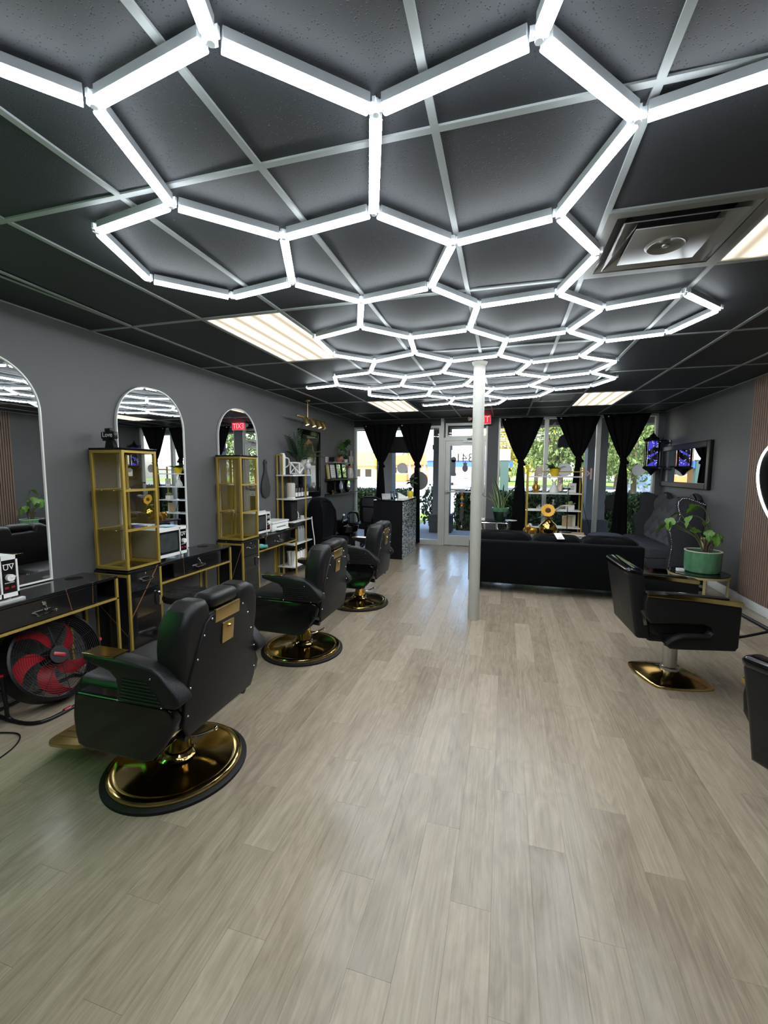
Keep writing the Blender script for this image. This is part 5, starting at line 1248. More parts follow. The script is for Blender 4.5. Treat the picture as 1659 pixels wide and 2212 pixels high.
curtain(-2.83, -2.10, -2.455, 1.66, 0.35, 2.44, 'leftmost knotted black curtain, above the office chair', 0.10, 0.20)
curtain(-2.07, -1.44, -1.70, 1.655, 0.04, 2.44, 'knotted black curtain behind the reception desk, left of the door', 0.09, 0.14)
curtain(-0.08, 0.65, 0.285, 1.70, 0.05, 2.50, 'knotted black curtain between the snake plant and the gold shelf', 0.10, 0.25)
curtain(0.90, 1.60, 1.285, 1.76, 0.05, 2.50, 'knotted black curtain behind the right side of the gold shelf', 0.10, 0.24)
curtain(1.68, 2.40, 2.02, 1.73, 0.05, 2.51, 'rightmost knotted black curtain, next to the barber pole', 0.11, 0.25)
t = thing('window_sign_board', 'plain dark board hung in the window behind the two left curtains', 'sign', (-2.17, 8.545, 1.865))
MB().box((-0.48, 0.0, 0), (0.48, 0.02, 0.33), r=0.003).build('panel', 'satin_black', t)
for s in (-1, 1): MB().cyl((s * 0.40, 0.01, 0.33), (s * 0.40, 0.01, 0.545), 0.003, n=6).build('hanger', 'grey_metal', t)

# ------------------------------------------------------------------ black velvet sofa seen from behind
sofa = thing('velvet_sofa', 'black velvet sofa seen from behind in the waiting area', 'sofa', (0.575, 5.36, 0))
MB().box((-0.98, 0.0, 0.115), (0.98, 0.20, 0.645), r=0.025, seg=3).build('back_frame', 'velvet_black', sofa)
MB().box((-0.80, 0.20, 0.13), (0.80, 0.86, 0.30), r=0.02).build('seat_frame', 'velvet_black', sofa)
for s in (-1, 1):
    MB().box((s * 0.98 - (0.18 if s > 0 else 0), 0.18, 0.115), (s * 0.98 + (0.18 if s < 0 else 0), 0.88, 0.57), r=0.04, seg=3).build('arm', 'velvet_black', sofa)
    for y in (0.06, 0.80): MB().box((s * 0.90 - 0.05, y - 0.05, 0.0), (s * 0.90 + 0.05, y + 0.05, 0.116), r=0.006).build('leg', 'satin_black', sofa)
def puff(name, lo, hi, parent, m, rot=None, k=0.5):
    lo, hi = Vector(lo), Vector(hi); c = (lo + hi) / 2; d = (hi - lo) / 2
    def f(u, v):
        a, b = 2 * PI * u, -PI / 2 + PI * v
        def sp(x, e): return math.copysign(abs(x) ** e, x)
        cx, cy, cz = sp(math.cos(b), 0.32) * sp(math.cos(a), 0.32), sp(math.cos(b), 0.40) * sp(math.sin(a), 0.45), sp(math.sin(b), 0.5)
        wob = 1 + 0.025 * math.sin(7 * a + 3 * cz) * math.cos(b)
        return c + Vector((d.x * cx * wob, d.y * cy * wob, d.z * cz * (1 + 0.05 * math.sin(5 * a))))
    return MB().grid(f, 48, 22, True).build(name, m, parent)
puff('back_cushion', (-0.93, 0.11, 0.36), (-0.22, 0.42, 0.735), sofa, 'velvet_black')
puff('back_cushion', (-0.22, 0.13, 0.36), (0.36, 0.42, 0.710), sofa, 'velvet_black')
puff('back_cushion', (0.35, 0.10, 0.36), (0.97, 0.42, 0.712), sofa, 'velvet_black')
for k in range(3): puff('seat_cushion', (-0.80 + 0.534 * k, 0.34, 0.28), (-0.267 + 0.534 * k, 0.88, 0.46), sofa, 'velvet_black')
t = thing('sofa_card', 'small white card lying on the sofa back edge', 'card', (0.655, 5.455, 0.7235), 0.3)
MB().box((-0.045, -0.06, -0.002), (0.045, 0.06, 0.002)).build('sheet', 'white_gloss', t, rot=(0.5, 0, 0), smooth=False)
MB().box((-0.03, -0.045, 0.002), (0.02, -0.035, 0.003)).build('print_line', 'decal_grey', t, rot=(0.5, 0, 0), smooth=False)

# ------------------------------------------------------------------ coffee table with gold vase, elephant and books
t = thing('coffee_table', 'low dark coffee table behind the sofa', 'table', (0.72, 7.0, 0.07))
MB().box((-0.45, -0.25, 0.40), (0.45, 0.25, 0.43), r=0.004).build('table_top', 'wood_dark', t)
for sx in (-1, 1):
    for sy in (-1, 1): MB().box((sx * 0.42 - 0.02, sy * 0.22 - 0.02, -0.07), (sx * 0.42 + 0.02, sy * 0.22 + 0.02, 0.40)).build('leg', 'satin_black', t, smooth=False)
t = thing('gold_vase', 'round shiny gold vase holding a sunflower and pampas plumes', 'vase', (0.66, 6.85, 0.5005))
MB().lathe([(0, 0), (0.06, 0), (0.115, 0.05), (0.135, 0.12), (0.115, 0.20), (0.06, 0.25), (0.045, 0.27), (0.06, 0.30), (0.052, 0.30), (0.035, 0.27), (0, 0.26)], n=32).build('vase_body', 'gold_vase', t)
t2 = thing('sunflower', 'yellow sunflower with leaves standing in the gold vase', 'flower', (0.66, 6.85, 0.77))
MB().tube([(0, 0, 0.0), (-0.005, 0, 0.06), (-0.012, -0.01, 0.125)], 0.008, n=8).build('stem', 'stem_green', t2)
MB().ball((-0.015, -0.045, 0.145), 0.042, (1, 0.4, 1), 14, 8).build('disc', 'flower_brown', t2)
pm = MB().grid(lambda u, v: Vector((0.03 + 0.075 * u, (v - 0.5) * 0.045 * math.sin(PI * (0.12 + 0.88 * u)) ** 0.7, 0.010 * u)), 6, 5).mesh('petal', 'petal_yellow')
for k in range(18):
    a = 2 * PI * k / 18; o = link('petal', pm, t2, (-0.015, -0.04 + 0.004 * (k % 2), 0.145)); o.rotation_euler = Euler((0, -a, 0)); o.rotation_mode = 'XYZ'
    Mx = Matrix.Rotation(PI / 2 - 0.35, 4, 'X') @ Matrix.Rotation(a, 4, 'Z'); o.rotation_euler = Mx.to_euler()
lb_ = leaf_mesh('leaf', 0.16, 0.09, 'leaf_green', curl=0.3)
for k, (rz_, ry) in enumerate(((2.6, -0.9), (-2.9, -0.2), (0.6, -0.9))): link('leaf', lb_, t2, (-0.005, -0.01, 0.04), (0, ry, rz_))
t = thing('pampas_plume', 'pale feathery pampas plume leaning right out of the gold vase', 'dried plant', (0.66, 6.85, 0.76))
def plume(pts, n, L, seed):
    r_ = random.Random(seed); b = MB(); b.tube(pts, 0.004, n=6)
    P = [Vector(p) for p in pts]
    for k in range(n):
        s_ = 0.25 + 0.75 * k / n; i_ = min(len(P) - 2, int(s_ * (len(P) - 1))); p = P[i_].lerp(P[i_ + 1], s_ * (len(P) - 1) - i_)
        d = (P[i_ + 1] - P[i_]).normalized(); sd = Vector((r_.uniform(-1, 1), r_.uniform(-1, 1), r_.uniform(-0.8, 0.4))).normalized()
        q = p + (d * 0.7 + sd * 0.7) * L * (1.1 - 0.6 * s_) + Vector((0, 0, -0.02)); w = d.cross(sd) * 0.003
        b.face([p - w, p + w, q + w * 0.6, q - w * 0.6])
    return b
plume([(0.02, 0.015, 0.03), (0.08, 0.03, 0.14), (0.17, 0.04, 0.22), (0.27, 0.03, 0.24)], 160, 0.10, 1).build('plume', 'pampas', t, smooth=False)
plume([(0.01, 0.01, 0.0), (0.05, 0.02, 0.16), (0.06, 0.02, 0.32)], 120, 0.08, 2).build('plume', 'pampas', t, smooth=False)
t = thing('gold_elephant', 'small gold elephant figurine left of the gold vase', 'figurine', (0.44, 6.92, 0.5005))
MB().ball((0, 0, 0.09), 0.065, (1.15, 0.75, 0.85), 16, 10).build('body', 'gold_figure', t)
MB().ball((-0.07, 0, 0.135), 0.042, n=12, m=8).tube([(-0.10, 0, 0.13), (-0.125, 0, 0.10), (-0.12, 0, 0.06)], 0.013, n=8).build('head', 'gold_figure', t)
for s in (-1, 1): MB().ball((-0.055, s * 0.045, 0.14), 0.035, (0.9, 0.3, 1), 10, 7).build('ear', 'gold_figure', t)
for x in (-0.045, 0.045):
    for y in (-0.028, 0.028): MB().cyl((x, y, 0), (x, y, 0.07), 0.02, n=10).build('leg', 'gold_figure', t)
for k, (a, w, m, lb) in enumerate(((0.1, 0.20, 'cream_paper', 'lower pale book in the stack on the coffee table'), (-0.12, 0.17, 'wood_pale', 'upper tan book in the stack on the coffee table'))):
    b = thing('book', lb, 'book', (1.01, 6.96, 0.5005 + 0.036 * k), a, 'stacked books on the coffee table')
    MB().box((-w, -0.10, 0.0), (w - 0.004, 0.096, 0.035)).build('pages', 'cream_paper', b, smooth=False)
    MB().box((-w - 0.004, -0.104, 0.033), (w, 0.10, 0.0355)).build('cover', m, b, smooth=False)
t = thing('black_lamp_stand', 'thin black rod stand rising from the books on the coffee table', 'stand', (0.94, 6.97, 0.5730))
MB().cyl((0, 0, 0), (0, 0, 0.012), 0.07, n=20).build('foot', 'satin_black', t)
MB().cyl((0, 0, 0.012), (-0.004, 0, 0.66), 0.006, n=8).build('rod', 'satin_black', t)
MB().box((-0.085, -0.012, 0.655), (0.02, 0.012, 0.675), r=0.004).ball((-0.075, 0, 0.665), 0.018, n=10, m=7).ball((0.01, 0, 0.665), 0.018, n=10, m=7).build('top_bar', 'satin_black', t)

# ------------------------------------------------------------------ gold etagere with white shelves at the window
ET = thing('gold_etagere', 'gold framed open shelf with white boards in front of the window', 'shelf', (0.825, 7.86, 0))
EZ = (1.42, 1.135, 0.845, 0.555, 0.26)
for sx in (-1, 1):
    for sy in (-1, 1): MB().box((sx * 0.435 - 0.012, sy * 0.14 - 0.012, 0), (sx * 0.435 + 0.012, sy * 0.14 + 0.012, 1.57), r=0.002).build('gold_post', 'gold_paint', ET)
    MB().box((sx * 0.435 - 0.011, -0.128, 1.495), (sx * 0.435 + 0.011, 0.128, 1.517)).build('gold_rail', 'gold_paint', ET, smooth=False)
for sy in (-1, 1): MB().box((-0.423, sy * 0.14 - 0.008, 1.488), (0.423, sy * 0.14 + 0.008, 1.504)).build('gold_rail', 'gold_paint', ET, smooth=False) if sy > 0 else None
for z in EZ: MB().box((-0.423, -0.15, z - 0.02), (0.423, 0.15, z), r=0.003).build('shelf_board', 'white_gloss', ET)
for z in EZ:
    for sx in (-1, 1): MB().cyl((sx * 0.448, -0.14, z - 0.01), (sx * 0.455, -0.14, z - 0.01), 0.008, n=8).build('bolt', 'chrome', ET)
def on_shelf(x, k, dy=0.0): return (0.825 + x, 7.86 + dy, EZ[k] + 0.0005)
t = thing('square_photo_stand', 'pale wooden square stand on the top of the gold shelf', 'frame', on_shelf(-0.25, 0))
fr = MB()
for s in (-1, 1): fr.box((s * 0.05 - 0.006, -0.012, 0.02), (s * 0.05 + 0.006, 0.012, 0.17)); fr.box((-0.056, -0.012, 0.095 + s * 0.075 - 0.006), (0.056, 0.012, 0.095 + s * 0.075 + 0.006))
fr.box((-0.05, -0.02, 0), (0.05, 0.02, 0.02)); fr.build('frame', 'wood_pale', t, smooth=False)
MB().box((-0.045, -0.002, 0.03), (0.045, 0.002, 0.16)).build('sheet', 'photo_beige', t, smooth=False)
t = thing('yellow_pot_plant', 'dark leafy plant in yellow pot on the top of the gold shelf', 'plant', on_shelf(0.0, 0))
MB().lathe([(0, 0), (0.05, 0), (0.062, 0.02), (0.085, 0.10), (0.09, 0.13), (0.078, 0.13), (0.07, 0.11), (0, 0.11)], n=22).build('pot', 'yellow_glaze', t)
rnd = random.Random(8)
for k in range(16): link('leaf', lm if k % 2 else lm2, t, (rnd.uniform(-0.04, 0.04), rnd.uniform(-0.03, 0.03), 0.115), (rnd.uniform(-0.5, 0.5), -rnd.uniform(0.1, 1.2), rnd.uniform(2.0, 4.4) if k < 11 else rnd.uniform(-0.8, 0.8)))
for o in t.children:
    if o.name.startswith('leaf'): o.scale = (1.35, 1.2, 1.2)
t = thing('gold_buddha', 'small gold seated figurine on the second gold shelf board', 'figurine', on_shelf(-0.29, 1))
MB().lathe([(0, 0), (0.045, 0), (0.05, 0.02), (0.04, 0.03), (0.045, 0.06), (0.035, 0.12), (0.018, 0.155), (0, 0.16)], n=18).build('body', 'gold_figure', t)
MB().ball((0, 0, 0.175), 0.026, n=12, m=8).build('head', 'gold_figure', t)
MB().tube([(0.016 * math.cos(a), 0, 0.205 + 0.016 * math.sin(a)) for a in [k * PI / 6 for k in range(12)]], 0.004, n=5, closed=True).build('ring', 'gold_figure', t)
for s in (-1, 1): MB().tube([(s * 0.035, 0, 0.13), (s * 0.055, -0.02, 0.08), (s * 0.03, -0.045, 0.05)], 0.012, n=8).build('arm', 'gold_figure', t)
t = thing('white_rabbit', 'white ceramic rabbit figurine in the middle of the second gold shelf board', 'figurine', on_shelf(0.0, 1))
MB().lathe([(0, 0), (0.07, 0), (0.078, 0.03), (0.06, 0.09), (0.03, 0.14), (0, 0.15)], n=20).build('body', 'white_matt', t)
MB().ball((0, -0.005, 0.155), 0.035, (1, 0.9, 1), 12, 8).build('head', 'white_matt', t)
for s in (-1, 1): MB().ball((s * 0.028, 0, 0.205), 0.03, (0.3, 0.25, 1.25), 8, 8, (0, s * 0.4, 0)).build('ear', 'white_matt', t)
t = thing('quote_sign', 'small framed quote sign at the right of the second gold shelf board', 'sign', on_shelf(0.29, 1))
MB().box((-0.065, -0.012, 0), (0.065, 0.006, 0.17), r=0.002).build('frame', 'wood_pale', t); MB().box((-0.056, -0.014, 0.009), (0.056, -0.012, 0.161)).build('sheet', 'white_matt', t, smooth=False)
ql = MB()
for k, z in enumerate((0.115, 0.098, 0.075, 0.058)): ql.box((-0.035, -0.015, z), (0.035 - 0.008 * (k % 2), -0.014, z + 0.009))
ql.build('lettering', 'decal_grey', t, smooth=False)
t = thing('crystal_cluster', 'tiny clear crystal ornament on the third gold shelf board', 'ornament', (0.605, 7.84, EZ[2] + 0.004))
for k in range(5): MB().cyl((0.02 * (k - 2), 0.01 * (k % 2), 0), (0.024 * (k - 2), 0.01 * (k % 2), 0.045 + 0.02 * (k % 3)), 0.012, 0.004, 6).build('crystal', 'clear_plastic', t, smooth=False)
t = thing('succulent_box', 'succulent in white square pot on the third gold shelf board', 'plant', on_shelf(0.27, 2))
MB().box((-0.065, -0.05, 0), (0.065, 0.05, 0.085), r=0.004).build('pot', 'white_matt', t)
ls = leaf_mesh('leaf', 0.075, 0.04, 'leaf_pale', curl=-0.2)
for k in range(16): link('leaf', ls, t, (0.03 * math.cos(k * 2.4), 0.02 * math.sin(k * 2.4), 0.08), (0, -0.35 - 0.25 * (k % 4), k * 2.4))
t = thing('trailing_plant', 'small dark bushy plant in round pot on the fourth gold shelf board', 'plant', on_shelf(-0.28, 3))
MB().lathe([(0, 0), (0.05, 0), (0.065, 0.04), (0.055, 0.08), (0, 0.075)], n=18).build('pot', 'bottle_black', t)
for k in range(22): link('leaf', lm2, t, (rnd.uniform(-0.04, 0.04), rnd.uniform(-0.04, 0.04), 0.075), (rnd.uniform(-0.5, 0.5), -rnd.uniform(0.2, 1.3), k * 2.4))
t = thing('tan_picture_frame', 'tan paper in pale frame leaning on the fourth gold shelf board', 'picture frame', on_shelf(0.23, 3))
MB().box((-0.075, 0.01, 0), (0.075, 0.022, 0.19), r=0.002).build('frame', 'gold_paint_pale', t); MB().box((-0.066, 0.007, 0.01), (0.066, 0.01, 0.175)).build('sheet', 'wood_pale', t, smooth=False)
t = thing('slim_white_frame', 'slim white frame leaning behind the tan picture frame', 'picture frame', on_shelf(0.30, 3, 0.06))
MB().box((-0.075, 0, 0), (0.075, 0.012, 0.20), r=0.002).build('frame', 'white_gloss', t); MB().box((-0.065, -0.002, 0.01), (0.065, 0, 0.19)).build('sheet', 'cream_paper', t, smooth=False)
t = MB().box((0.43, 7.75, EZ[3] + 0.0005), (0.475, 7.80, EZ[3] + 0.045), r=0.004).build('white_cube', 'white_gloss'); tag(t, 'small white cube at the left end of the fourth gold shelf board', 'box')
# thin black cable hanging beside the etagere
t = MB().tube([(1.33, 8.52, 1.62), (1.36, 8.515, 1.2), (1.44, 8.51, 0.75), (1.52, 8.515, 0.5), (1.57, 8.52, 0.1), (1.57, 8.50, 0.004)], 0.005, n=6).build('window_cable', 'rubber_black'); tag(t, 'thin black cable hanging down the window right of the gold shelf', 'cable')

# ------------------------------------------------------------------ snake plant on chrome table
t = thing('chrome_side_table', 'chrome side table with dark top by the window', 'table', (-0.12, 7.60, 0))
MB().prism([(-0.28, -0.18), (0.24, -0.18), (0.27, 0.0), (0.24, 0.18), (-0.28, 0.18)], 'z', 0.635, 0.655).build('table_top', 'satin_black', t, smooth=False)
MB().tube([(-0.27, -0.17, 0.625), (0.15, -0.17, 0.625), (0.19, -0.17, 0.60), (0.20, -0.17, 0.50), (0.14, -0.17, 0.42), (0.06, -0.17, 0.45), (0.02, -0.17, 0.55)], 0.011, n=8).build('scroll_rail', 'chrome', t)
for sx in (-0.24, 0.21):
    for sy in (-0.15, 0.15): MB().tube([(sx, sy, 0.0), (sx * 0.8, sy, 0.3), (sx, sy, 0.635)], 0.011, n=8).build('leg', 'chrome', t)
t = thing('snake_plant', 'striped snake plant in green rimmed dark pot by the window', 'plant', (-0.055, 7.60, 0.6555))
MB().lathe([(0, 0), (0.085, 0), (0.10, 0.02), (0.130, 0.16), (0.135, 0.165), (0.12, 0.165), (0, 0.16)], n=28).build('pot', 'green_glaze_dark', t)
MB().lathe([(0.130, 0.155), (0.140, 0.185), (0.148, 0.215), (0.140, 0.222), (0.128, 0.215), (0.118, 0.19), (0, 0.185)], n=28).build('pot_rim', 'green_glaze', t)
def blade(L, W, lean, az, tw, dx, dy):
    def f(u, v, W=W):
        w = W * (1 - u) ** 0.45 * (0.7 + 0.5 * u) * 0.5
        x = (v - 0.5) * 2 * w
        p = Vector((x * math.cos(tw * u), x * math.sin(tw * u) * 0.6, L * u))
        p.x += lean * u * u * L
        return p
    def place(p): return Matrix.Rotation(az, 3, 'Z') @ p + Vector((dx, dy, 0.185))
    b = MB().grid(lambda u, v: place(f(u, v)), 12, 5).build('leaf', 'leaf_dark', t)
    b2 = MB().grid(lambda u, v: place(f(u, 0.0) + (f(u, 0.14) - f(u, 0.0)) * v + Vector((0, -0.002, 0))), 12, 2).grid(lambda u, v: place(f(u, 1.0) + (f(u, 0.86) - f(u, 1.0)) * v + Vector((0, -0.002, 0))), 12, 2).build('leaf_margin', 'leaf_pale', b)
blade(0.60, 0.07, -0.25, 0.2, 0.5, 0.0, 0.0); blade(0.46, 0.07, -0.22, 0.0, 0.3, -0.05, 0.0); blade(0.42, 0.065, 0.55, 0.1, 0.4, 0.04, 0.0); blade(0.30, 0.06, -0.5, -0.2, 0.2, -0.06, -0.02); blade(0.44, 0.06, 0.05, 0.4, 0.5, 0.03, 0.03); blade(0.28, 0.05, -1.2, 0.1, 0.2, -0.05, 0.02); blade(0.22, 0.05, 0.2, -0.4, 0.3, 0.03, -0.03)
t = MB().lathe([(0, 0), (0.05, 0), (0.075, 0.012), (0.08, 0.018), (0, 0.018)], c=(0.15, 7.50, 0.6555), n=24).build('white_dish', 'white_gloss'); tag(t, 'small white dish on the chrome table beside the snake plant', 'dish')
t = MB().box((-0.40, 7.44, 0.6555), (-0.30, 7.50, 0.70), r=0.004).build('tissue_pack', 'white_gloss'); tag(t, 'white tissue pack at the left end of the chrome table', 'tissues')

# ------------------------------------------------------------------ right wall: slat panels, mirror, barber pole
SL = thing('slat_wall_panel', 'brown vertical wood slat panelling on the right wall', 'wall panel', (XR, 0, 0))
MB().box((-0.010, 3.30, 0.106), (-0.0005, 5.76, ZC - 0.002)).build('felt_backing', 'felt_black', SL, smooth=False)
sm = MB().box((-0.024, -0.0128, 0.106), (-0.010, 0.0128, ZC - 0.002), r=0.001, seg=1).mesh('slat', 'wood_slat', smooth=False)
for k in range(61): link('slat', sm, SL, (0, 5.744 - 0.04 * k, 0))
t = MB().box((XR - 0.02, 5.762, 0.62), (XR - 0.001, 5.775, 0.74), r=0.002).build('brass_edge_clip', 'gold_paint'); tag(t, 'small brass clip at the edge of the wood slat panel', 'clip')
t = thing('wall_mirror', 'black framed landscape mirror on the right wall above the settee', 'mirror', (XR, 7.58, 1.595))
f = MB()
for s in (-1, 1):
    f.box((-0.05, s * 0.87 - 0.045, -0.335), (-0.001, s * 0.87 + 0.045, 0.335), r=0.010); f.box((-0.05, -0.825, s * 0.293 - 0.042), (-0.001, 0.825, s * 0.293 + 0.042), r=0.010)
f.build('frame', 'satin_black', t)
MB().box((-0.022, -0.83, -0.255), (-0.006, 0.83, 0.255)).build('glass', 'mirror', t, smooth=False)
t = thing('barber_pole', 'blue lit lantern style barber pole on the right wall by the window', 'barber pole', (2.40, 8.24, 1.50))
for z0, z1 in ((0.44, 0.60), (0.06, -0.02)):
    pass
MB().lathe([(0, 0.70), (0.006, 0.69), (0.012, 0.65), (0.03, 0.63), (0.05, 0.60), (0.10, 0.57), (0.135, 0.545), (0.14, 0.52), (0.11, 0.51), (0, 0.51)], n=6).build('roof_cap', 'satin_black', t, smooth=False)
for k in range(6): MB().cyl((0.135 * math.cos(k * PI / 3), 0.135 * math.sin(k * PI / 3), 0.53), (0.15 * math.cos(k * PI / 3), 0.15 * math.sin(k * PI / 3), 0.60), 0.012, 0.003, 6).build('finial', 'satin_black', t)
MB().lathe([(0, 0.10), (0.11, 0.10), (0.14, 0.085), (0.135, 0.06), (0.09, 0.03), (0.05, 0.0), (0.02, -0.04), (0, -0.06)], n=6).build('bottom_cap', 'satin_black', t, smooth=False)
MB().lathe([(0.108, 0.10), (0.108, 0.51)], n=28).build('glass_tube', 'clear_glass', t)
MB().cyl((0, 0, 0.10), (0, 0, 0.51), 0.066, n=28).build('blue_core', 'barber_blue', t)
for j in range(2):
    MB().grid(lambda u, v, j=j: Vector((0.0725 * math.cos(u * 2 * PI + j * PI), 0.0725 * math.sin(u * 2 * PI + j * PI), 0.105 + 0.28 * u + 0.10 * v)), 40, 3).build('black_stripe', 'satin_black', t)
dm = MB().ball((0, 0, 0), 0.007, n=6, m=5).mesh('sparkle', 'barber_white')
rs = random.Random(4)
for k in range(40):
    a, z = rs.uniform(0, 2 * PI), rs.uniform(0.12, 0.49); link('sparkle', dm, t, (0.072 * math.cos(a), 0.072 * math.sin(a), z))
for k in range(6): MB().cyl((0.118 * math.cos(k * PI / 3 + 0.5), 0.118 * math.sin(k * PI / 3 + 0.5), 0.095), (0.118 * math.cos(k * PI / 3 + 0.5), 0.118 * math.sin(k * PI / 3 + 0.5), 0.515), 0.005, n=6).build('cage_bar', 'satin_black', t)
for z in (0.52, 0.08): MB().tube([(0.12, 0, z), (0.19, 0, z + 0.01), (0.20, 0, z - 0.04), (0.255, 0, z - 0.03)], 0.012, n=8).cyl((0.25, 0, z - 0.03), (0.259, 0, z - 0.03), 0.05, n=16).tube([(0.20 + 0.03 * math.cos(a), 0, z - 0.02 + 0.03 * math.sin(a)) for a in [k * PI / 6 for k in range(12)]], 0.007, n=6, closed=True).build('wall_bracket', 'satin_black', t)

# ------------------------------------------------------------------ tufted grey settee
st = thing('tufted_settee', 'charcoal tufted wingback settee with nailhead trim along the right wall', 'settee', (0, 0, 0))
SY0, SY1 = 6.74, 8.30
def top_z(y):
    u = (y - SY0) / (SY1 - SY0)
    return 1.06 + 0.13 * math.exp(-((u - 0.16) / 0.10) ** 2) + 0.05 * math.exp(-((u - 0.5) / 0.12) ** 2) + 0.10 * math.exp(-((u - 0.88) / 0.10) ** 2)
def tuft(y, z):
    a = (y / 0.145 + (z - 0.42) / 0.20); b = (y / 0.145 - (z - 0.42) / 0.20)
    return 0.075 * (abs(math.sin(PI * a / 2 * 1.0)) * abs(math.sin(PI * b / 2 * 1.0))) ** 0.6
def backf(u, v):
    y = SY0 + 0.09 + (SY1 - SY0 - 0.18) * u; zt = top_z(y); z = 0.40 + (zt - 0.40) * v
    x = 2.33 + 0.23 * v ** 1.1 - tuft(y, z) * min(1, (1 - v) * 8, v * 10 + 0.2, u * 14, (1 - u) * 14)
    return Vector((x, y, z))
b = MB().grid(backf, 110, 64)
b.build('tufted_back', 'fabric_tufted', st)
bk = MB().grid(lambda u, v: Vector((2.645, SY0 + 0.09 + (SY1 - SY0 - 0.18) * u, 0.12 + (top_z(SY0 + 0.09 + (SY1 - SY0 - 0.18) * u) - 0.12) * v)), 40, 3)
bk.grid(lambda u, v: (lambda y: Vector((2.58 + 0.065 * v, y, top_z(y) + 0.012 * math.sin(PI * v))))(SY0 + 0.09 + (SY1 - SY0 - 0.18) * u), 40, 5)
bk.build('back_shell', 'fabric_charcoal', st)
wing = [(2.645, 0.12), (2.645, 1.075), (2.54, 1.095), (2.44, 1.135), (2.37, 1.16), (2.305, 1.155), (2.262, 1.11), (2.255, 1.05), (2.27, 0.98), (2.285, 0.90), (2.27, 0.84), (2.225, 0.79), (2.18, 0.75), (2.165, 0.69), (2.18, 0.60), (2.205, 0.50), (2.21, 0.40), (2.20, 0.30), (2.19, 0.12)]
for y in (SY0, SY1 - 0.09):
    wing_ = [(min(2.645, p[0] + (0.055 if y == SY0 else 0)), p[1]) for p in wing]
    w = MB().prism(wing_, 'y', y, y + 0.09, r=0.015, seg=2).build('wing', 'fabric_charcoal', st)
    if y == SY0:
        nm_ = MB().ball((0, 0, 0), 0.0075, (1, 0.6, 1), 6, 4).mesh('nailhead', 'chrome')
        P_ = [Vector((p[0], 0, p[1])) for p in wing_[1:]]; acc = 0
        for a_, b_ in zip(P_, P_[1:]):
            L = (b_ - a_).length; n_ = max(1, round(L / 0.024))
            for k in range(n_):
                p = a_.lerp(b_, k / n_); c = Vector((2.46, 0, 0.75)); p = p + (c - p).normalized() * 0.02
                link('nailhead', nm_, w, (p.x, y - 0.001, p.z))
MB().box((2.0, SY0 + 0.09, 0.24), (2.44, SY1 - 0.09, 0.43), r=0.05, seg=4).build('seat', 'fabric_seat', st)
MB().box((2.03, SY0 + 0.09, 0.12), (2.60, SY1 - 0.09, 0.26), r=0.01).build('seat_rail', 'fabric_charcoal', st)
for k in range(int((SY1 - SY0 - 0.2) / 0.026)): link('nailhead', nm_, st, (2.03, SY0 + 0.1 + 0.026 * k, 0.235))
for x in (2.08, 2.58):
    for y in (SY0 + 0.06, SY1 - 0.06): MB().cyl((x if x > 2.3 or True else x, y + (0.06 if y < 7 else -0.06), 0.0), (x, y + (0.06 if y < 7 else -0.06), 0.125), 0.02, 0.03, 12).build('leg', 'wood_dark', st)
t = thing('grey_ottoman', 'low bluish grey upholstered ottoman in front of the settee', 'ottoman', (1.66, 7.80, 0))
MB().lathe([(0, 0.47), (0.24, 0.465), (0.28, 0.45), (0.29, 0.42), (0.28, 0.30), (0, 0.29)], n=36, sx=0.95, sy=0.9).build('cushion', 'fabric_lavender', t)
MB().lathe([(0, 0.29), (0.26, 0.29), (0.25, 0.05), (0, 0.05)], n=30, sx=0.95, sy=0.9).build('base', 'fabric_charcoal', t)
for k in range(4): MB().cyl((0.16 * math.cos(k * PI / 2 + 0.8), 0.16 * math.sin(k * PI / 2 + 0.8), 0), (0.16 * math.cos(k * PI / 2 + 0.8), 0.16 * math.sin(k * PI / 2 + 0.8), 0.06), 0.02).build('foot', 'wood_dark', t)
t = thing('leaning_bottle', 'dark tall bottle with gold label on the floor behind the settee wing', 'bottle', (2.58, 6.55, 0))
MB().cyl((0, 0, 0), (0, 0, 0.42), 0.042, n=16).build('stand_tube', 'satin_black', t)
MB().lathe([(0, 0.42), (0.036, 0.42), (0.036, 0.66), (0.014, 0.74), (0.014, 0.80), (0, 0.80)], n=16).build('body', 'bottle_black', t); MB().cyl((0, 0, 0.50), (0, 0, 0.64), 0.0375, n=16).build('wrap_label', 'gold_paint_pale', t)

# ------------------------------------------------------------------ round side table with monstera
t = thing('round_side_table', 'round side table with black glass top and pale gold legs', 'table', (2.22, 5.72, 0))
MB().cyl((0, 0, 0.325), (0, 0, 0.335), 0.30, n=48).build('table_top', 'gloss_black', t)
MB().lathe([(0.285, 0.300), (0.302, 0.300), (0.302, 0.3245), (0.285, 0.3245), (0.285, 0.300)], n=48).build('rim', 'gold_paint_pale', t)
for k in range(4):
    a = -0.15 + k * PI / 2; MB().box((0.287 * math.cos(a) - 0.010, 0.287 * math.sin(a) - 0.010, 0), (0.287 * math.cos(a) + 0.010, 0.287 * math.sin(a) + 0.010, 0.302)).build('leg', 'gold_paint_pale', t, smooth=False)
mo = thing('monstera_plant', 'split leaf monstera in embossed green ceramic pot on the side table', 'plant', (2.27, 5.76, 0.3355))
MB().lathe([(0, 0), (0.165, 0), (0.175, 0.01), (0.183, 0.06), (0.185, 0.22), (0.180, 0.245), (0.172, 0.245), (0.168, 0.21), (0, 0.205)], n=48).build('pot', 'green_glaze', mo)
MB().lathe([(0.186, 0.243), (0.187, 0.250), (0.172, 0.252), (0.170, 0.243)], n=48).build('pot_rim', 'cream_paper', mo)
MB().cyl((0, 0, 0.208), (0, 0, 0.214), 0.167, n=32).build('soil', 'soil', mo)
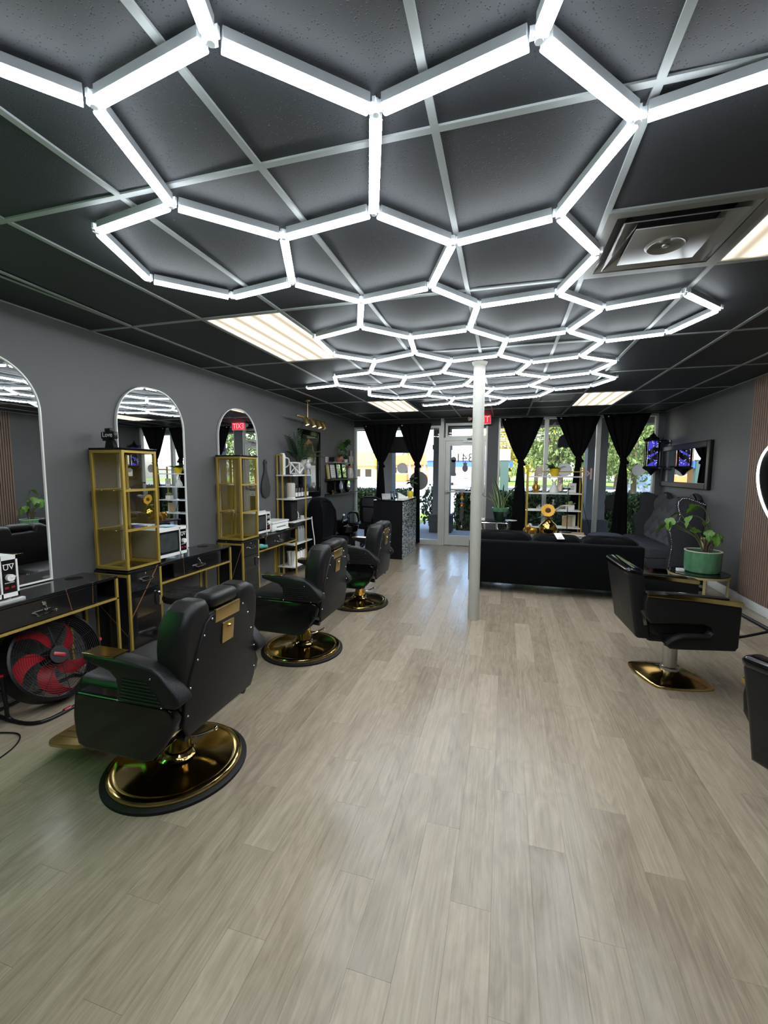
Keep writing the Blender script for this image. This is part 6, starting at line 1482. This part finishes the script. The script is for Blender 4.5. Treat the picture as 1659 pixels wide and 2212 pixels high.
stm = MB()
rnd = random.Random(21)
for k in range(14):
    a = rnd.uniform(0, 2 * PI); r_ = rnd.uniform(0.0, 0.06)
    stm.tube([(0.03 + r_ * math.cos(a), r_ * math.sin(a), 0.21), (0.03 + 1.4 * r_ * math.cos(a), 1.4 * r_ * math.sin(a), 0.30), (0.035 + 1.8 * r_ * math.cos(a + 0.5), 1.6 * r_ * math.sin(a), 0.36 + 0.04 * rnd.random())], 0.008, n=6)
stm.build('root_cluster', 'bark', mo)
mL = leaf_mesh('leaf', 0.20, 0.17, 'leaf_bright', notch=2, curl=0.45, fold=0.25)
mS = leaf_mesh('leaf', 0.15, 0.11, 'leaf_bright', notch=2, curl=0.3, fold=0.25)
def shoot(pts, me, rot, sc=1.0):
    MB().tube(pts, 0.006, n=6).build('stem', 'stem_green', mo)
    link('leaf', me, mo, pts[-1], rot, (sc * 0.72, sc * 0.72, sc * 0.72))
shoot([(0.0, -0.02, 0.21), (-0.10, -0.04, 0.40), (-0.28, -0.05, 0.50), (-0.40, -0.06, 0.56)], mL, (0.3, 0.5, 2.6), 1.1)
shoot([(0.0, -0.02, 0.21), (-0.08, -0.03, 0.42), (-0.22, -0.04, 0.56), (-0.36, -0.08, 0.63)], mL, (-0.4, 0.9, 3.6), 1.0)
shoot([(0.03, 0, 0.3), (-0.06, 0, 0.46), (-0.16, -0.02, 0.48)], mS, (0.8, -0.1, -0.2), 1.1)
shoot([(0.03, 0, 0.3), (0.04, -0.02, 0.55), (-0.02, -0.03, 0.72), (-0.10, -0.05, 0.78)], mL, (0.5, 0.4, 2.2), 1.0)
shoot([(0.03, 0, 0.3), (0.03, -0.02, 0.50), (-0.06, -0.03, 0.63), (-0.16, -0.06, 0.66)], mL, (0.2, 0.7, 3.5), 1.05)
shoot([(0.03, 0, 0.3), (0.05, -0.02, 0.46), (0.02, -0.05, 0.60)], mS, (0, 1.0, 2.8), 0.9)
shoot([(0.03, 0, 0.3), (0.06, -0.03, 0.40), (0.06, -0.07, 0.46)], mL, (0.2, 0.8, -1.4), 1.0)
shoot([(0.03, 0, 0.3), (0.07, -0.02, 0.42), (0.10, -0.06, 0.47)], mL, (-0.2, 0.7, -0.9), 0.9)
shoot([(0.0, -0.02, 0.21), (-0.12, 0.0, 0.48), (-0.26, 0.02, 0.68)], mS, (0.5, 0.3, 3.0), 1.1)
shoot([(0.03, 0, 0.3), (0.0, -0.02, 0.50), (-0.05, -0.05, 0.58)], mS, (0.9, 0.2, 0.5), 1.0)
shoot([(0.03, 0, 0.3), (0.06, -0.02, 0.44), (0.03, -0.06, 0.50)], mL, (0.0, 0.9, -2.2), 0.9)
shoot([(0.0, -0.02, 0.21), (-0.10, -0.04, 0.40), (-0.30, -0.06, 0.54), (-0.37, -0.07, 0.58)], mL, (0.9, 0.8, -2.6), 0.9)
t = MB().box((1.985, 5.66, 0.3355), (2.06, 5.72, 0.372), r=0.006).build('white_trinket_box', 'white_gloss'); tag(t, 'tiny white box on the round side table', 'box')
t = MB().lathe([(0, 0), (0.10, 0), (0.10, 0.004), (0, 0.004)], c=(2.42, 6.25, 0), n=24).tube([(2.42 + 0.07 * math.cos(a), 6.25 + 0.07 * math.sin(a), 0.010) for a in [k * PI / 10 for k in range(20)]], 0.006, n=6, closed=True).build('coiled_cable', 'rubber_black'); tag(t, 'coiled black cable on the floor behind the side table', 'cable')

# ------------------------------------------------------------------ styling chairs on the right
def styling_chair(label, loc, rz, group):
    """faces local +x"""
    t = thing('styling_chair', label, 'chair', loc, rz, group)
    prof = []
    bs = MB()
    def basef(u, v):
        a = 2 * PI * u
        def sp(x, e): return math.copysign(abs(x) ** e, x)
        R = 0.275 / (abs(math.cos(a)) ** 1.3 + abs(math.sin(a)) ** 1.3) ** (1 / 1.3)
        Z = [0.0, 0.012, 0.018, 0.022, 0.048, 0.066, 0.070][min(6, int(v * 6 + 0.5))]; S = [1.0, 1.0, 0.985, 0.93, 0.62, 0.22, 0.10][min(6, int(v * 6 + 0.5))]
        return Vector((R * S * math.cos(a), 0.95 * R * S * math.sin(a), Z))
    bs.grid(basef, 72, 7, True)
    bs.build('base', 'brass_polished', t, rot=(0, 0, -0.62), angle=0.9)
    MB().lathe([(0.062, 0.062), (0.06, 0.078), (0.05, 0.082), (0.046, 0.085), (0.046, 0.235), (0.036, 0.24), (0.036, 0.29), (0, 0.29)], n=28).build('column', 'steel_brushed', t)
    MB().box((-0.05, -0.05, 0.285), (0.05, 0.05, 0.335), r=0.004).build('mount_bracket', 'steel_brushed', t)
    MB().tube([(-0.04, -0.05, 0.31), (-0.12, -0.12, 0.315), (-0.20, -0.18, 0.345)], 0.006, n=6).ball((-0.205, -0.184, 0.347), 0.012, n=8, m=6).build('pump_lever', 'chrome', t)
    MB().box((-0.24, -0.235, 0.335), (0.25, 0.235, 0.40), r=0.02).build('seat_frame', 'satin_black', t)
    MB().box((-0.26, -0.235, 0.385), (0.25, 0.235, 0.495), r=0.04, seg=4).build('seat', 'leather_black', t)
    armp = [(-0.235, 0.640), (-0.245, 0.60), (-0.235, 0.53), (-0.20, 0.485), (-0.10, 0.495), (0.06, 0.50), (0.10, 0.485), (0.11, 0.455), (0.09, 0.425), (0.04, 0.425), (-0.06, 0.420), (-0.12, 0.39), (-0.15, 0.345), (-0.13, 0.325), (-0.06, 0.325), (0.245, 0.345), (0.262, 0.37), (0.265, 0.60), (0.255, 0.625)]
    armp = [(x_ if x_ > -0.19 or z_ < 0.47 else x_ - 0.05, z_) for x_, z_ in armp]
    armp = [(x_, z_ + 0.03 * max(0, (z_ - 0.47) / 0.15)) for x_, z_ in armp]
    for s in (-1, 1):
        a = MB().prism(armp, 'y', s * 0.315, s * 0.24, r=0.012, seg=3).build('armrest', 'leather_black', t)
        MB().prism([(-0.288, 0.642), (-0.288, 0.662), (-0.05, 0.662), (0.258, 0.644), (0.268, 0.628), (0.258, 0.608), (-0.02, 0.632)], 'y', s * 0.3275, s * 0.236, r=0.003).build('gold_cap', 'brass_polished', a, loc=(0, 0, 0.032))
        MB().prism([(-0.16, 0.663), (0.19, 0.650), (0.19, 0.657), (-0.16, 0.668)], 'y', s * 0.315, s * 0.262, r=0.002).build('arm_pad', 'leather_black', a, loc=(0, 0, 0.032))
        MB().tube([(-0.15, s * 0.318, 0.36), (-0.11, s * 0.322, 0.40), (-0.04, s * 0.322, 0.425), (0.09, s * 0.320, 0.435)], 0.016, n=8).build('piping', 'leather_black', a)
    def lean(v): return Vector((v.x + 0.01 - (v.z - 0.40) * 0.16, v.y, v.z))
    MB().prism([(-0.245, 0.36), (-0.25, 0.55), (-0.262, 0.78), (-0.255, 0.82), (0.255, 0.82), (0.262, 0.78), (0.25, 0.55), (0.245, 0.36)], 'x', -0.335, -0.235, r=0.022, seg=3).shear(lean).build('backrest', 'leather_black', t)
    MB().box((-0.345, -0.262, 0.788), (-0.235, 0.262, 0.845), r=0.026, seg=3).shear(lean).build('top_roll', 'gloss_black', t)
    MB().prism([(-0.335, 0.56), (-0.30, 0.46), (-0.13, 0.325), (-0.08, 0.34), (-0.22, 0.47), (-0.25, 0.56)], 'y', -0.235, 0.235, r=0.012).build('under_panel', 'leather_black', t)
    for s in (-1, 1): MB().prism([(-0.30, 0.56), (-0.275, 0.555), (-0.255, 0.46), (-0.275, 0.455)], 'y', s * 0.252, s * 0.259).build('hinge_plate', 'chrome', t, smooth=False)
    for s in (-1, 1): MB().tube([(0.25, s * 0.20, 0.385), (0.37, s * 0.20, 0.42), (0.50, s * 0.19, 0.46)], 0.009, n=8).build('footrest_arm', 'satin_black', t)
    MB().tube([(0.50, -0.20, 0.46), (0.50, 0.20, 0.46)], 0.014, n=10).build('footrest_bar', 'satin_black', t)
    MB().box((0.245, -0.22, 0.355), (0.315, 0.22, 0.455), r=0.03, seg=3).build('front_roll', 'leather_black', t)
    return t
G = 'black styling chairs with gold arm caps on the right'
sc_ = styling_chair('black styling chair with gold capped arms and gold diamond base', (1.205, 3.46, 0), 0.05, G)
sb_ = dup(sc_, (1.465, 2.06, 0), 0.50, 'black styling chair cut by the right edge of the picture', G)
for o in sb_.children:
    if o.name.split('.')[0] not in ('base', 'column'): o.location.z -= 0.12

# ------------------------------------------------------------------ ring lamp on stand at the right edge
t = thing('ring_lamp', 'black ring lamp with white light edge cut by the right frame edge', 'lamp', (1.375, 2.50, 0))
def rp(x, y, z): return Vector((0, 0, 1.385)) + Vector((0.45, 0.12, -0.89)) * x + Vector((-0.89, 0.25, -0.45)) * y
MB().tube([rp(0.265 * math.cos(a), 0.118 * math.sin(a), 0) for a in [2 * PI * k / 48 for k in range(48)]], 0.026, n=12, closed=True).build('ring', 'satin_black', t)
MB().tube([rp(0.292 * math.cos(a), 0.145 * math.sin(a), 0) for a in [2 * PI * k / 48 for k in range(48)]], 0.007, n=10, closed=True).build('light_strip', 'ring_led', t)
MB().tube([rp(0.26, 0.0, 0), (0.42, 0.40, 1.25), (0.60, 0.75, 1.0), (0.64, 0.80, 0.8)], 0.014, n=8).cyl((0.64, 0.80, 0.04), (0.64, 0.80, 0.8), 0.016).build('stand_pole', 'satin_black', t)
MB().lathe([(0, 0), (0.17, 0), (0.17, 0.02), (0.03, 0.045), (0, 0.045)], c=(0.64, 0.80, 0), n=32).build('foot', 'satin_black', t)

# ------------------------------------------------------------------ green neon ring on the left wall (just off frame)
t = thing('neon_ring', 'green neon ring sign on the left wall before the near vanity', 'neon sign', (XL, 0.35, 1.35))
MB().tube([(0.045, 0.30 * math.cos(a), 0.30 * math.sin(a)) for a in [2 * PI * k / 48 for k in range(48)]], 0.013, n=8, closed=True).build('tube', 'neon_green', t)
for k in range(4): MB().cyl((0.001, 0.30 * math.cos(k * PI / 2), 0.30 * math.sin(k * PI / 2)), (0.045, 0.30 * math.cos(k * PI / 2), 0.30 * math.sin(k * PI / 2)), 0.006, n=6).build('standoff', 'satin_black', t)
# ------------------------------------------------------------------ outside: walkway, posts, hedge, street, shops, trees
struct(MB().box((-9, YF + 0.06, -0.14), (9, 11.0, -0.02)).build('walkway', 'concrete', smooth=False))
struct(MB().box((-60, 11.0, -0.5), (60, 120, -0.15)).build('ground', 'asphalt', smooth=False))
struct(MB().box((-9, YF + 0.14, 2.92), (9, 11.0, 3.05)).build('trim_4', 'soffit_tan', smooth=False))
struct(MB().box((-9, 10.45, 2.55), (9, 10.95, 2.92)).build('trim_5', 'column_grey', smooth=False))
struct(MB().box((-9, YB - 0.3, 3.05), (9, 11.1, 3.4)).build('roof_slab', 'column_grey', smooth=False))  # unseen roof, put in to shade the shop and walkway from the sun
def column(x, label):
    t = thing('porch_column', label, 'column', (x, 10.68, -0.02), 0, 'grey columns of the covered walkway')
    MB().box((-0.20, -0.20, 0.44), (0.20, 0.20, 2.57)).build('shaft', 'column_grey', t, smooth=False)
    MB().box((-0.27, -0.27, 0), (0.27, 0.27, 0.44), r=0.01).build('plinth', 'column_dark', t)
    MB().box((-0.22, -0.22, 2.05), (0.22, 0.22, 2.16)).build('neck_band', 'column_grey', t, smooth=False)
column(-1.50, 'grey walkway column with dark plinth just left of the door')
column(1.98, 'grey walkway column with dark plinth behind the fourth curtain')
column(-2.95, 'grey walkway column behind the leftmost curtain')
def leaves(n, box, size, m, name, parent, seed, shape='box'):
    r_ = random.Random(seed); vs, fs = [], []
    (x0, y0, z0), (x1, y1, z1) = box
    c = Vector(((x0 + x1) / 2, (y0 + y1) / 2, (z0 + z1) / 2)); h = Vector(((x1 - x0) / 2, (y1 - y0) / 2, (z1 - z0) / 2))
    for k in range(n):
        if shape == 'box':
            p = Vector((r_.uniform(x0, x1), r_.uniform(y0, y1), r_.uniform(z0, z1)))
            f = r_.random()
            if f < 0.45: p.y = y0 + r_.uniform(-0.05, 0.05)
            elif f < 0.75: p.z = z1 + r_.uniform(-0.06, 0.08)
        else:
            d = Vector((r_.gauss(0, 1), r_.gauss(0, 1), r_.gauss(0, 1))).normalized() * (r_.uniform(0.45, 1.0) ** 0.6) * (1 + 0.18 * math.sin(k % 17))
            p = c + Vector((d.x * h.x, d.y * h.y, d.z * h.z))
        s_ = size * r_.uniform(0.6, 1.3)
        R = Euler((r_.uniform(0, 6.3), r_.uniform(0, 6.3), r_.uniform(0, 6.3))).to_matrix()
        b = len(vs)
        for q in ((-1, 0, 0), (0, -0.55, 0.1), (1, 0, 0), (0, 0.55, 0.1)): vs.append(p + R @ (Vector(q) * s_))
        fs.append((b, b + 1, b + 2, b + 3))
    me = bpy.data.meshes.new(name); me.from_pydata([tuple(v) for v in vs], [], fs); me.materials.append(MATS[m])
    return link(name, me, parent)
def hedge(x0, x1, label, seed, n):
    t = thing('clipped_hedge', label, 'hedge', ((x0 + x1) / 2, 11.75, -0.15), 0, 'clipped hedges along the walkway')
    w = (x1 - x0) / 2
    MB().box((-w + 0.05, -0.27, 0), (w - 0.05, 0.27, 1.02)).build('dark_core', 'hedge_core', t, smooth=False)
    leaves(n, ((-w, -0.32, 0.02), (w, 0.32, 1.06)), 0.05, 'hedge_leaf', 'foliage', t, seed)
hedge(-7.5, -2.62, 'clipped hedge outside the left window', 1, 6500)
hedge(-1.28, 8.0, 'clipped hedge outside the door and right windows', 2, 13000)
t = thing('corner_shrub', 'loose leafy shrub outside the glass left of the door', 'shrub', (-1.86, 11.35, -0.15))
MB().tube([(0, 0, 0), (0.03, 0, 0.5), (0.0, 0, 0.9)], 0.02, n=6).build('stem', 'bark', t)
leaves(420, ((-0.30, -0.25, 0.2), (0.30, 0.25, 1.25)), 0.06, 'hedge_leaf', 'foliage', t, 3, 'ball')
struct(MB().box((-40, 12.3, -0.15), (40, 16.0, -0.10)).build('verge_lawn', 'grass', smooth=False))
struct(MB().box((-2.4, 11.0, -0.15), (-1.5, 16.0, -0.09)).build('garden_path', 'concrete', smooth=False))
struct(MB().box((-1.0, 52, -0.15), (58, 95, -0.05)).build('far_lawn', 'grass', smooth=False))
struct(MB().box((-58, 56, -0.15), (-1.0, 60, -0.02)).build('far_pavement', 'concrete', smooth=False))

# shops across the street
t = thing('orange_shop', 'low shop with orange tiled roof and cream wall across the street', 'building', (-14.8, 66, -0.1))
MB().box((-3.4, 0, 0), (3.4, 6, 2.7)).build('wall', 'stucco_cream', t, smooth=False)
MB().box((-3.42, -0.05, 0), (3.42, 0.0, 1.1)).build('wainscot', 'stucco_orange', t, smooth=False)
MB().prism([(-0.9, 2.6), (-0.2, 4.1), (6.2, 4.1), (6.9, 2.6)], 'x', -3.9, 3.9).build('mansard_roof', 'roof_orange', t, smooth=False)
for k in range(14): MB().box((-3.85 + 0.58 * k, -0.95, 2.62), (-3.75 + 0.58 * k, -0.2, 2.68), rot=(1.13, 0, 0), about=(-3.8 + 0.58 * k, -0.9, 2.62)).build('roof_rib', 'stucco_orange', t, smooth=False)
for x in (-2.2, -0.4, 1.6): w = MB().box((x - 0.6, -0.08, 1.2), (x + 0.6, -0.04, 2.3)).build('window', 'white_gloss', t, smooth=False); MB().box((x - 0.5, -0.10, 1.3), (x + 0.5, -0.08, 2.2)).build('pane', 'dark_glass', w, smooth=False)
for x in (0.55, 2.9): MB().cyl((x, -0.8, 0), (x, -0.8, 2.6), 0.14, n=12).build('post', 'white_matt', t)
t = thing('yellow_shop', 'shop with yellow striped roof at the far left across the street', 'building', (-22.6, 64, -0.1))
MB().box((-3.0, 0, 0), (3.0, 6, 2.5)).build('wall', 'stucco_cream', t, smooth=False)
MB().prism([(-1.0, 2.4), (-0.3, 4.6), (6.2, 4.6), (6.9, 2.4)], 'x', -3.3, 3.3).build('mansard_roof', 'awning_yellow', t, smooth=False)
for k in range(13): MB().box((-3.2 + 0.52 * k, -1.02, 2.42), (-3.1 + 0.52 * k, 1.20, 2.48), rot=(1.26, 0, 0), about=(-3.15 + 0.52 * k, -1.02, 2.42)).build('roof_rib', 'stucco_yellow', t, smooth=False)
for x in (-1.8, 0.2, 2.0): w = MB().box((x - 0.6, -0.06, 0.6), (x + 0.6, -0.02, 2.0)).build('window', 'white_gloss', t, smooth=False); MB().box((x - 0.5, -0.08, 0.7), (x + 0.5, -0.06, 1.9)).build('pane', 'dark_glass', w, smooth=False)
t = thing('white_canopy_shop', 'white flat roofed building with blue band seen through the door', 'building', (-5.2, 54, -0.1))
MB().box((-4.2, 0, 0), (3.3, 8, 4.6)).build('wall', 'canopy_white', t, smooth=False)
MB().box((-4.3, -0.2, 2.2), (3.4, 0, 2.9)).build('blue_band', 'canopy_blue', t, smooth=False)
MB().box((-4.4, -0.35, 2.95), (3.5, 0.1, 4.75)).build('fascia', 'canopy_white', t, smooth=False)
for k in range(4): w = MB().box((-3.6 + 1.8 * k, -0.08, 0.4), (-2.4 + 1.8 * k, -0.02, 2.0)).build('window', 'steel_brushed', t, smooth=False); MB().box((-3.5 + 1.8 * k, -0.10, 0.5), (-2.5 + 1.8 * k, -0.08, 1.9)).build('pane', 'sign_grey', w, smooth=False)
t = thing('roadside_sign', 'white topped teal roadside sign post beyond the hedge', 'sign', (-0.01, 14.0, -0.1))
MB().box((-0.15, -0.10, 1.94), (0.17, 0.10, 2.30), r=0.01).build('sign_box', 'canopy_white', t)
MB().box((-0.13, -0.08, 0), (0.13, 0.08, 1.94)).build('post', 'totem_teal', t, smooth=False)
MB().box((0.14, -0.06, 1.72), (0.26, 0.04, 1.92)).build('blue_plate', 'canopy_blue', t, smooth=False)

# trees
def tree(name, label, x, y, th, tr, box, n, size, m, seed, grp='trees across the street'):
    t = thing(name, label, 'tree', (x, y, -0.12), 0, grp)
    top = (box[0][2] + box[1][2]) / 2
    MB().tube([(0, 0, 0), (0.05, 0, th * 0.5), (0, 0, top)], tr, n=10, radii=[tr * 1.2, tr, tr * 0.5]).build('trunk', 'bark', t)
    for k in range(5):
        a = k * 1.26; MB().tube([(0, 0, th), (0.4 * (box[1][0]) * math.cos(a), 0.4 * box[1][1] * math.sin(a), top * 0.95), (0.75 * box[1][0] * math.cos(a), 0.75 * box[1][1] * math.sin(a), top * 1.1)], tr * 0.4, n=6, radii=[tr * 0.5, tr * 0.3, tr * 0.12]).build('branch', 'bark', t)
    leaves(n, box, size, m, 'foliage', t, seed, 'ball')
tree('street_tree', 'spreading street tree seen beside the barber pole', 4.25, 16.5, 1.6, 0.10, ((-2.1, -1.8, 1.3), (2.1, 1.8, 4.6)), 5200, 0.085, 'tree_leaf', 4)
tree('street_tree', 'leafy tree behind the gold shelf and fourth curtain', 3.0, 26, 2.0, 0.16, ((-2.6, -2.2, 1.7), (2.6, 2.2, 6.4)), 5200, 0.13, 'tree_leaf', 5)
tree('street_tree', 'yellow green tree right of the third curtain', 1.5, 40, 2.4, 0.2, ((-2.8, -2.4, 2.0), (2.8, 2.4, 7.5)), 3600, 0.19, 'tree_leaf_yellow', 6)
tree('street_tree', 'dense green tree behind the rightmost curtain', 10.5, 46, 2.4, 0.25, ((-5, -4, 1.6), (5, 4, 9.0)), 2600, 0.42, 'tree_leaf', 7)
tree('street_tree', 'distant green tree at the right edge of the window', 19, 70, 3, 0.3, ((-8, -5, 1.0), (8, 5, 10.0)), 2400, 0.6, 'tree_leaf', 8)
tree('street_tree', 'distant yellowish tree behind the roadside sign', 0.5, 68, 3, 0.3, ((-6, -4, 1.2), (6, 4, 8.5)), 1800, 0.5, 'tree_leaf_yellow', 9)
tree('street_tree', 'distant green tree above the white building', -7.5, 92, 3, 0.3, ((-6, -4, 2.0), (6, 4, 7.2)), 1500, 0.5, 'tree_leaf', 10)
def palm(x, y, h, label, seed, L):
    t = thing('palm_tree', label, 'palm', (x, y, -0.12), 0, 'palms across the street')
    MB().tube([(0, 0, 0), (0.1, 0, h * 0.5), (0, 0, h)], 0.14, n=8).build('trunk', 'bark', t)
    r_ = random.Random(seed)
    for k in range(13):
        a = k * 2.4; u0 = r_.uniform(0.2, 0.9)
        d = Vector((math.cos(a), math.sin(a), 0)); pts = [Vector((0, 0, h)) + d * L * s_ + Vector((0, 0, L * (u0 * s_ - 1.1 * s_ * s_))) for s_ in (0, 0.25, 0.5, 0.75, 1)]
        b = MB(); sd = Vector((-d.y, d.x, 0))
        for p, q in zip(pts, pts[1:]):
            for j in range(5):
                s0 = p.lerp(q, j / 5)
                for sg in (-1, 1): b.face([s0, s0 + (q - p) * 0.14, s0 + (q - p) * 0.5 + sd * sg * L * 0.30 + Vector((0, 0, -L * 0.14))])
        b.build('frond', 'palm_leaf', t, smooth=False)
palm(-22.8, 79, 5.6, 'palm above the yellow roofed shop', 1, 2.0)
palm(-18.0, 81, 5.2, 'palm between the two shops', 2, 1.8)
palm(-13.2, 79, 5.3, 'palm behind the orange shop', 3, 2.2)
palm(2.2, 34, 3.0, 'drooping palm behind the left side of the gold shelf', 4, 1.9)
t = thing('parked_van', 'blue grey van parked on the street by the right window edge', 'vehicle', (8.05, 26, -0.15), 0.15)
MB().prism([(-0.85, 0.35), (-0.88, 0.9), (-0.80, 1.1), (-0.68, 1.75), (0.68, 1.75), (0.80, 1.1), (0.88, 0.9), (0.85, 0.35)], 'y', -2.2, 2.2, r=0.06).build('body', 'car_blue', t)
MB().prism([(-0.66, 1.12), (-0.58, 1.62), (0.58, 1.62), (0.66, 1.12)], 'y', -2.225, -2.19).build('rear_window', 'dark_glass', t, smooth=False)
for s in (-1, 1): MB().box((s * 0.76 - 0.07, -2.23, 0.85), (s * 0.76 + 0.07, -2.18, 1.15), r=0.01).build('tail_lamp', 'tail_red', t)
for s in (-1, 1):
    for y in (-1.4, 1.4): MB().cyl((s * 0.70, y, 0.33), (s * 0.90, y, 0.33), 0.33, n=20).build('wheel', 'rubber_black', t)
MB().box((-0.85, -2.28, 0.40), (0.85, -2.18, 0.58), r=0.03).build('bumper', 'bottle_grey', t)
MB().box((-0.25, -2.285, 0.66), (0.25, -2.21, 0.78)).build('number_plate', 'white_gloss', t, smooth=False)

t = thing('hanging_awning_lamp', 'dark hanging porch lamp outside behind the fourth curtain', 'lamp', (1.22, 9.75, 2.02))
MB().prism([(-0.17, 0.0), (-0.16, 0.14), (-0.11, 0.23), (0.0, 0.27), (0.11, 0.23), (0.16, 0.14), (0.17, 0.0), (0.12, -0.03), (0.06, 0.0), (0.0, -0.03), (-0.06, 0.0), (-0.12, -0.03)], 'y', -0.10, 0.10).build('shade', 'column_dark', t, smooth=False)
MB().cyl((0, 0, 0.26), (0, 0, 0.90), 0.012, n=8).build('rod', 'column_dark', t)
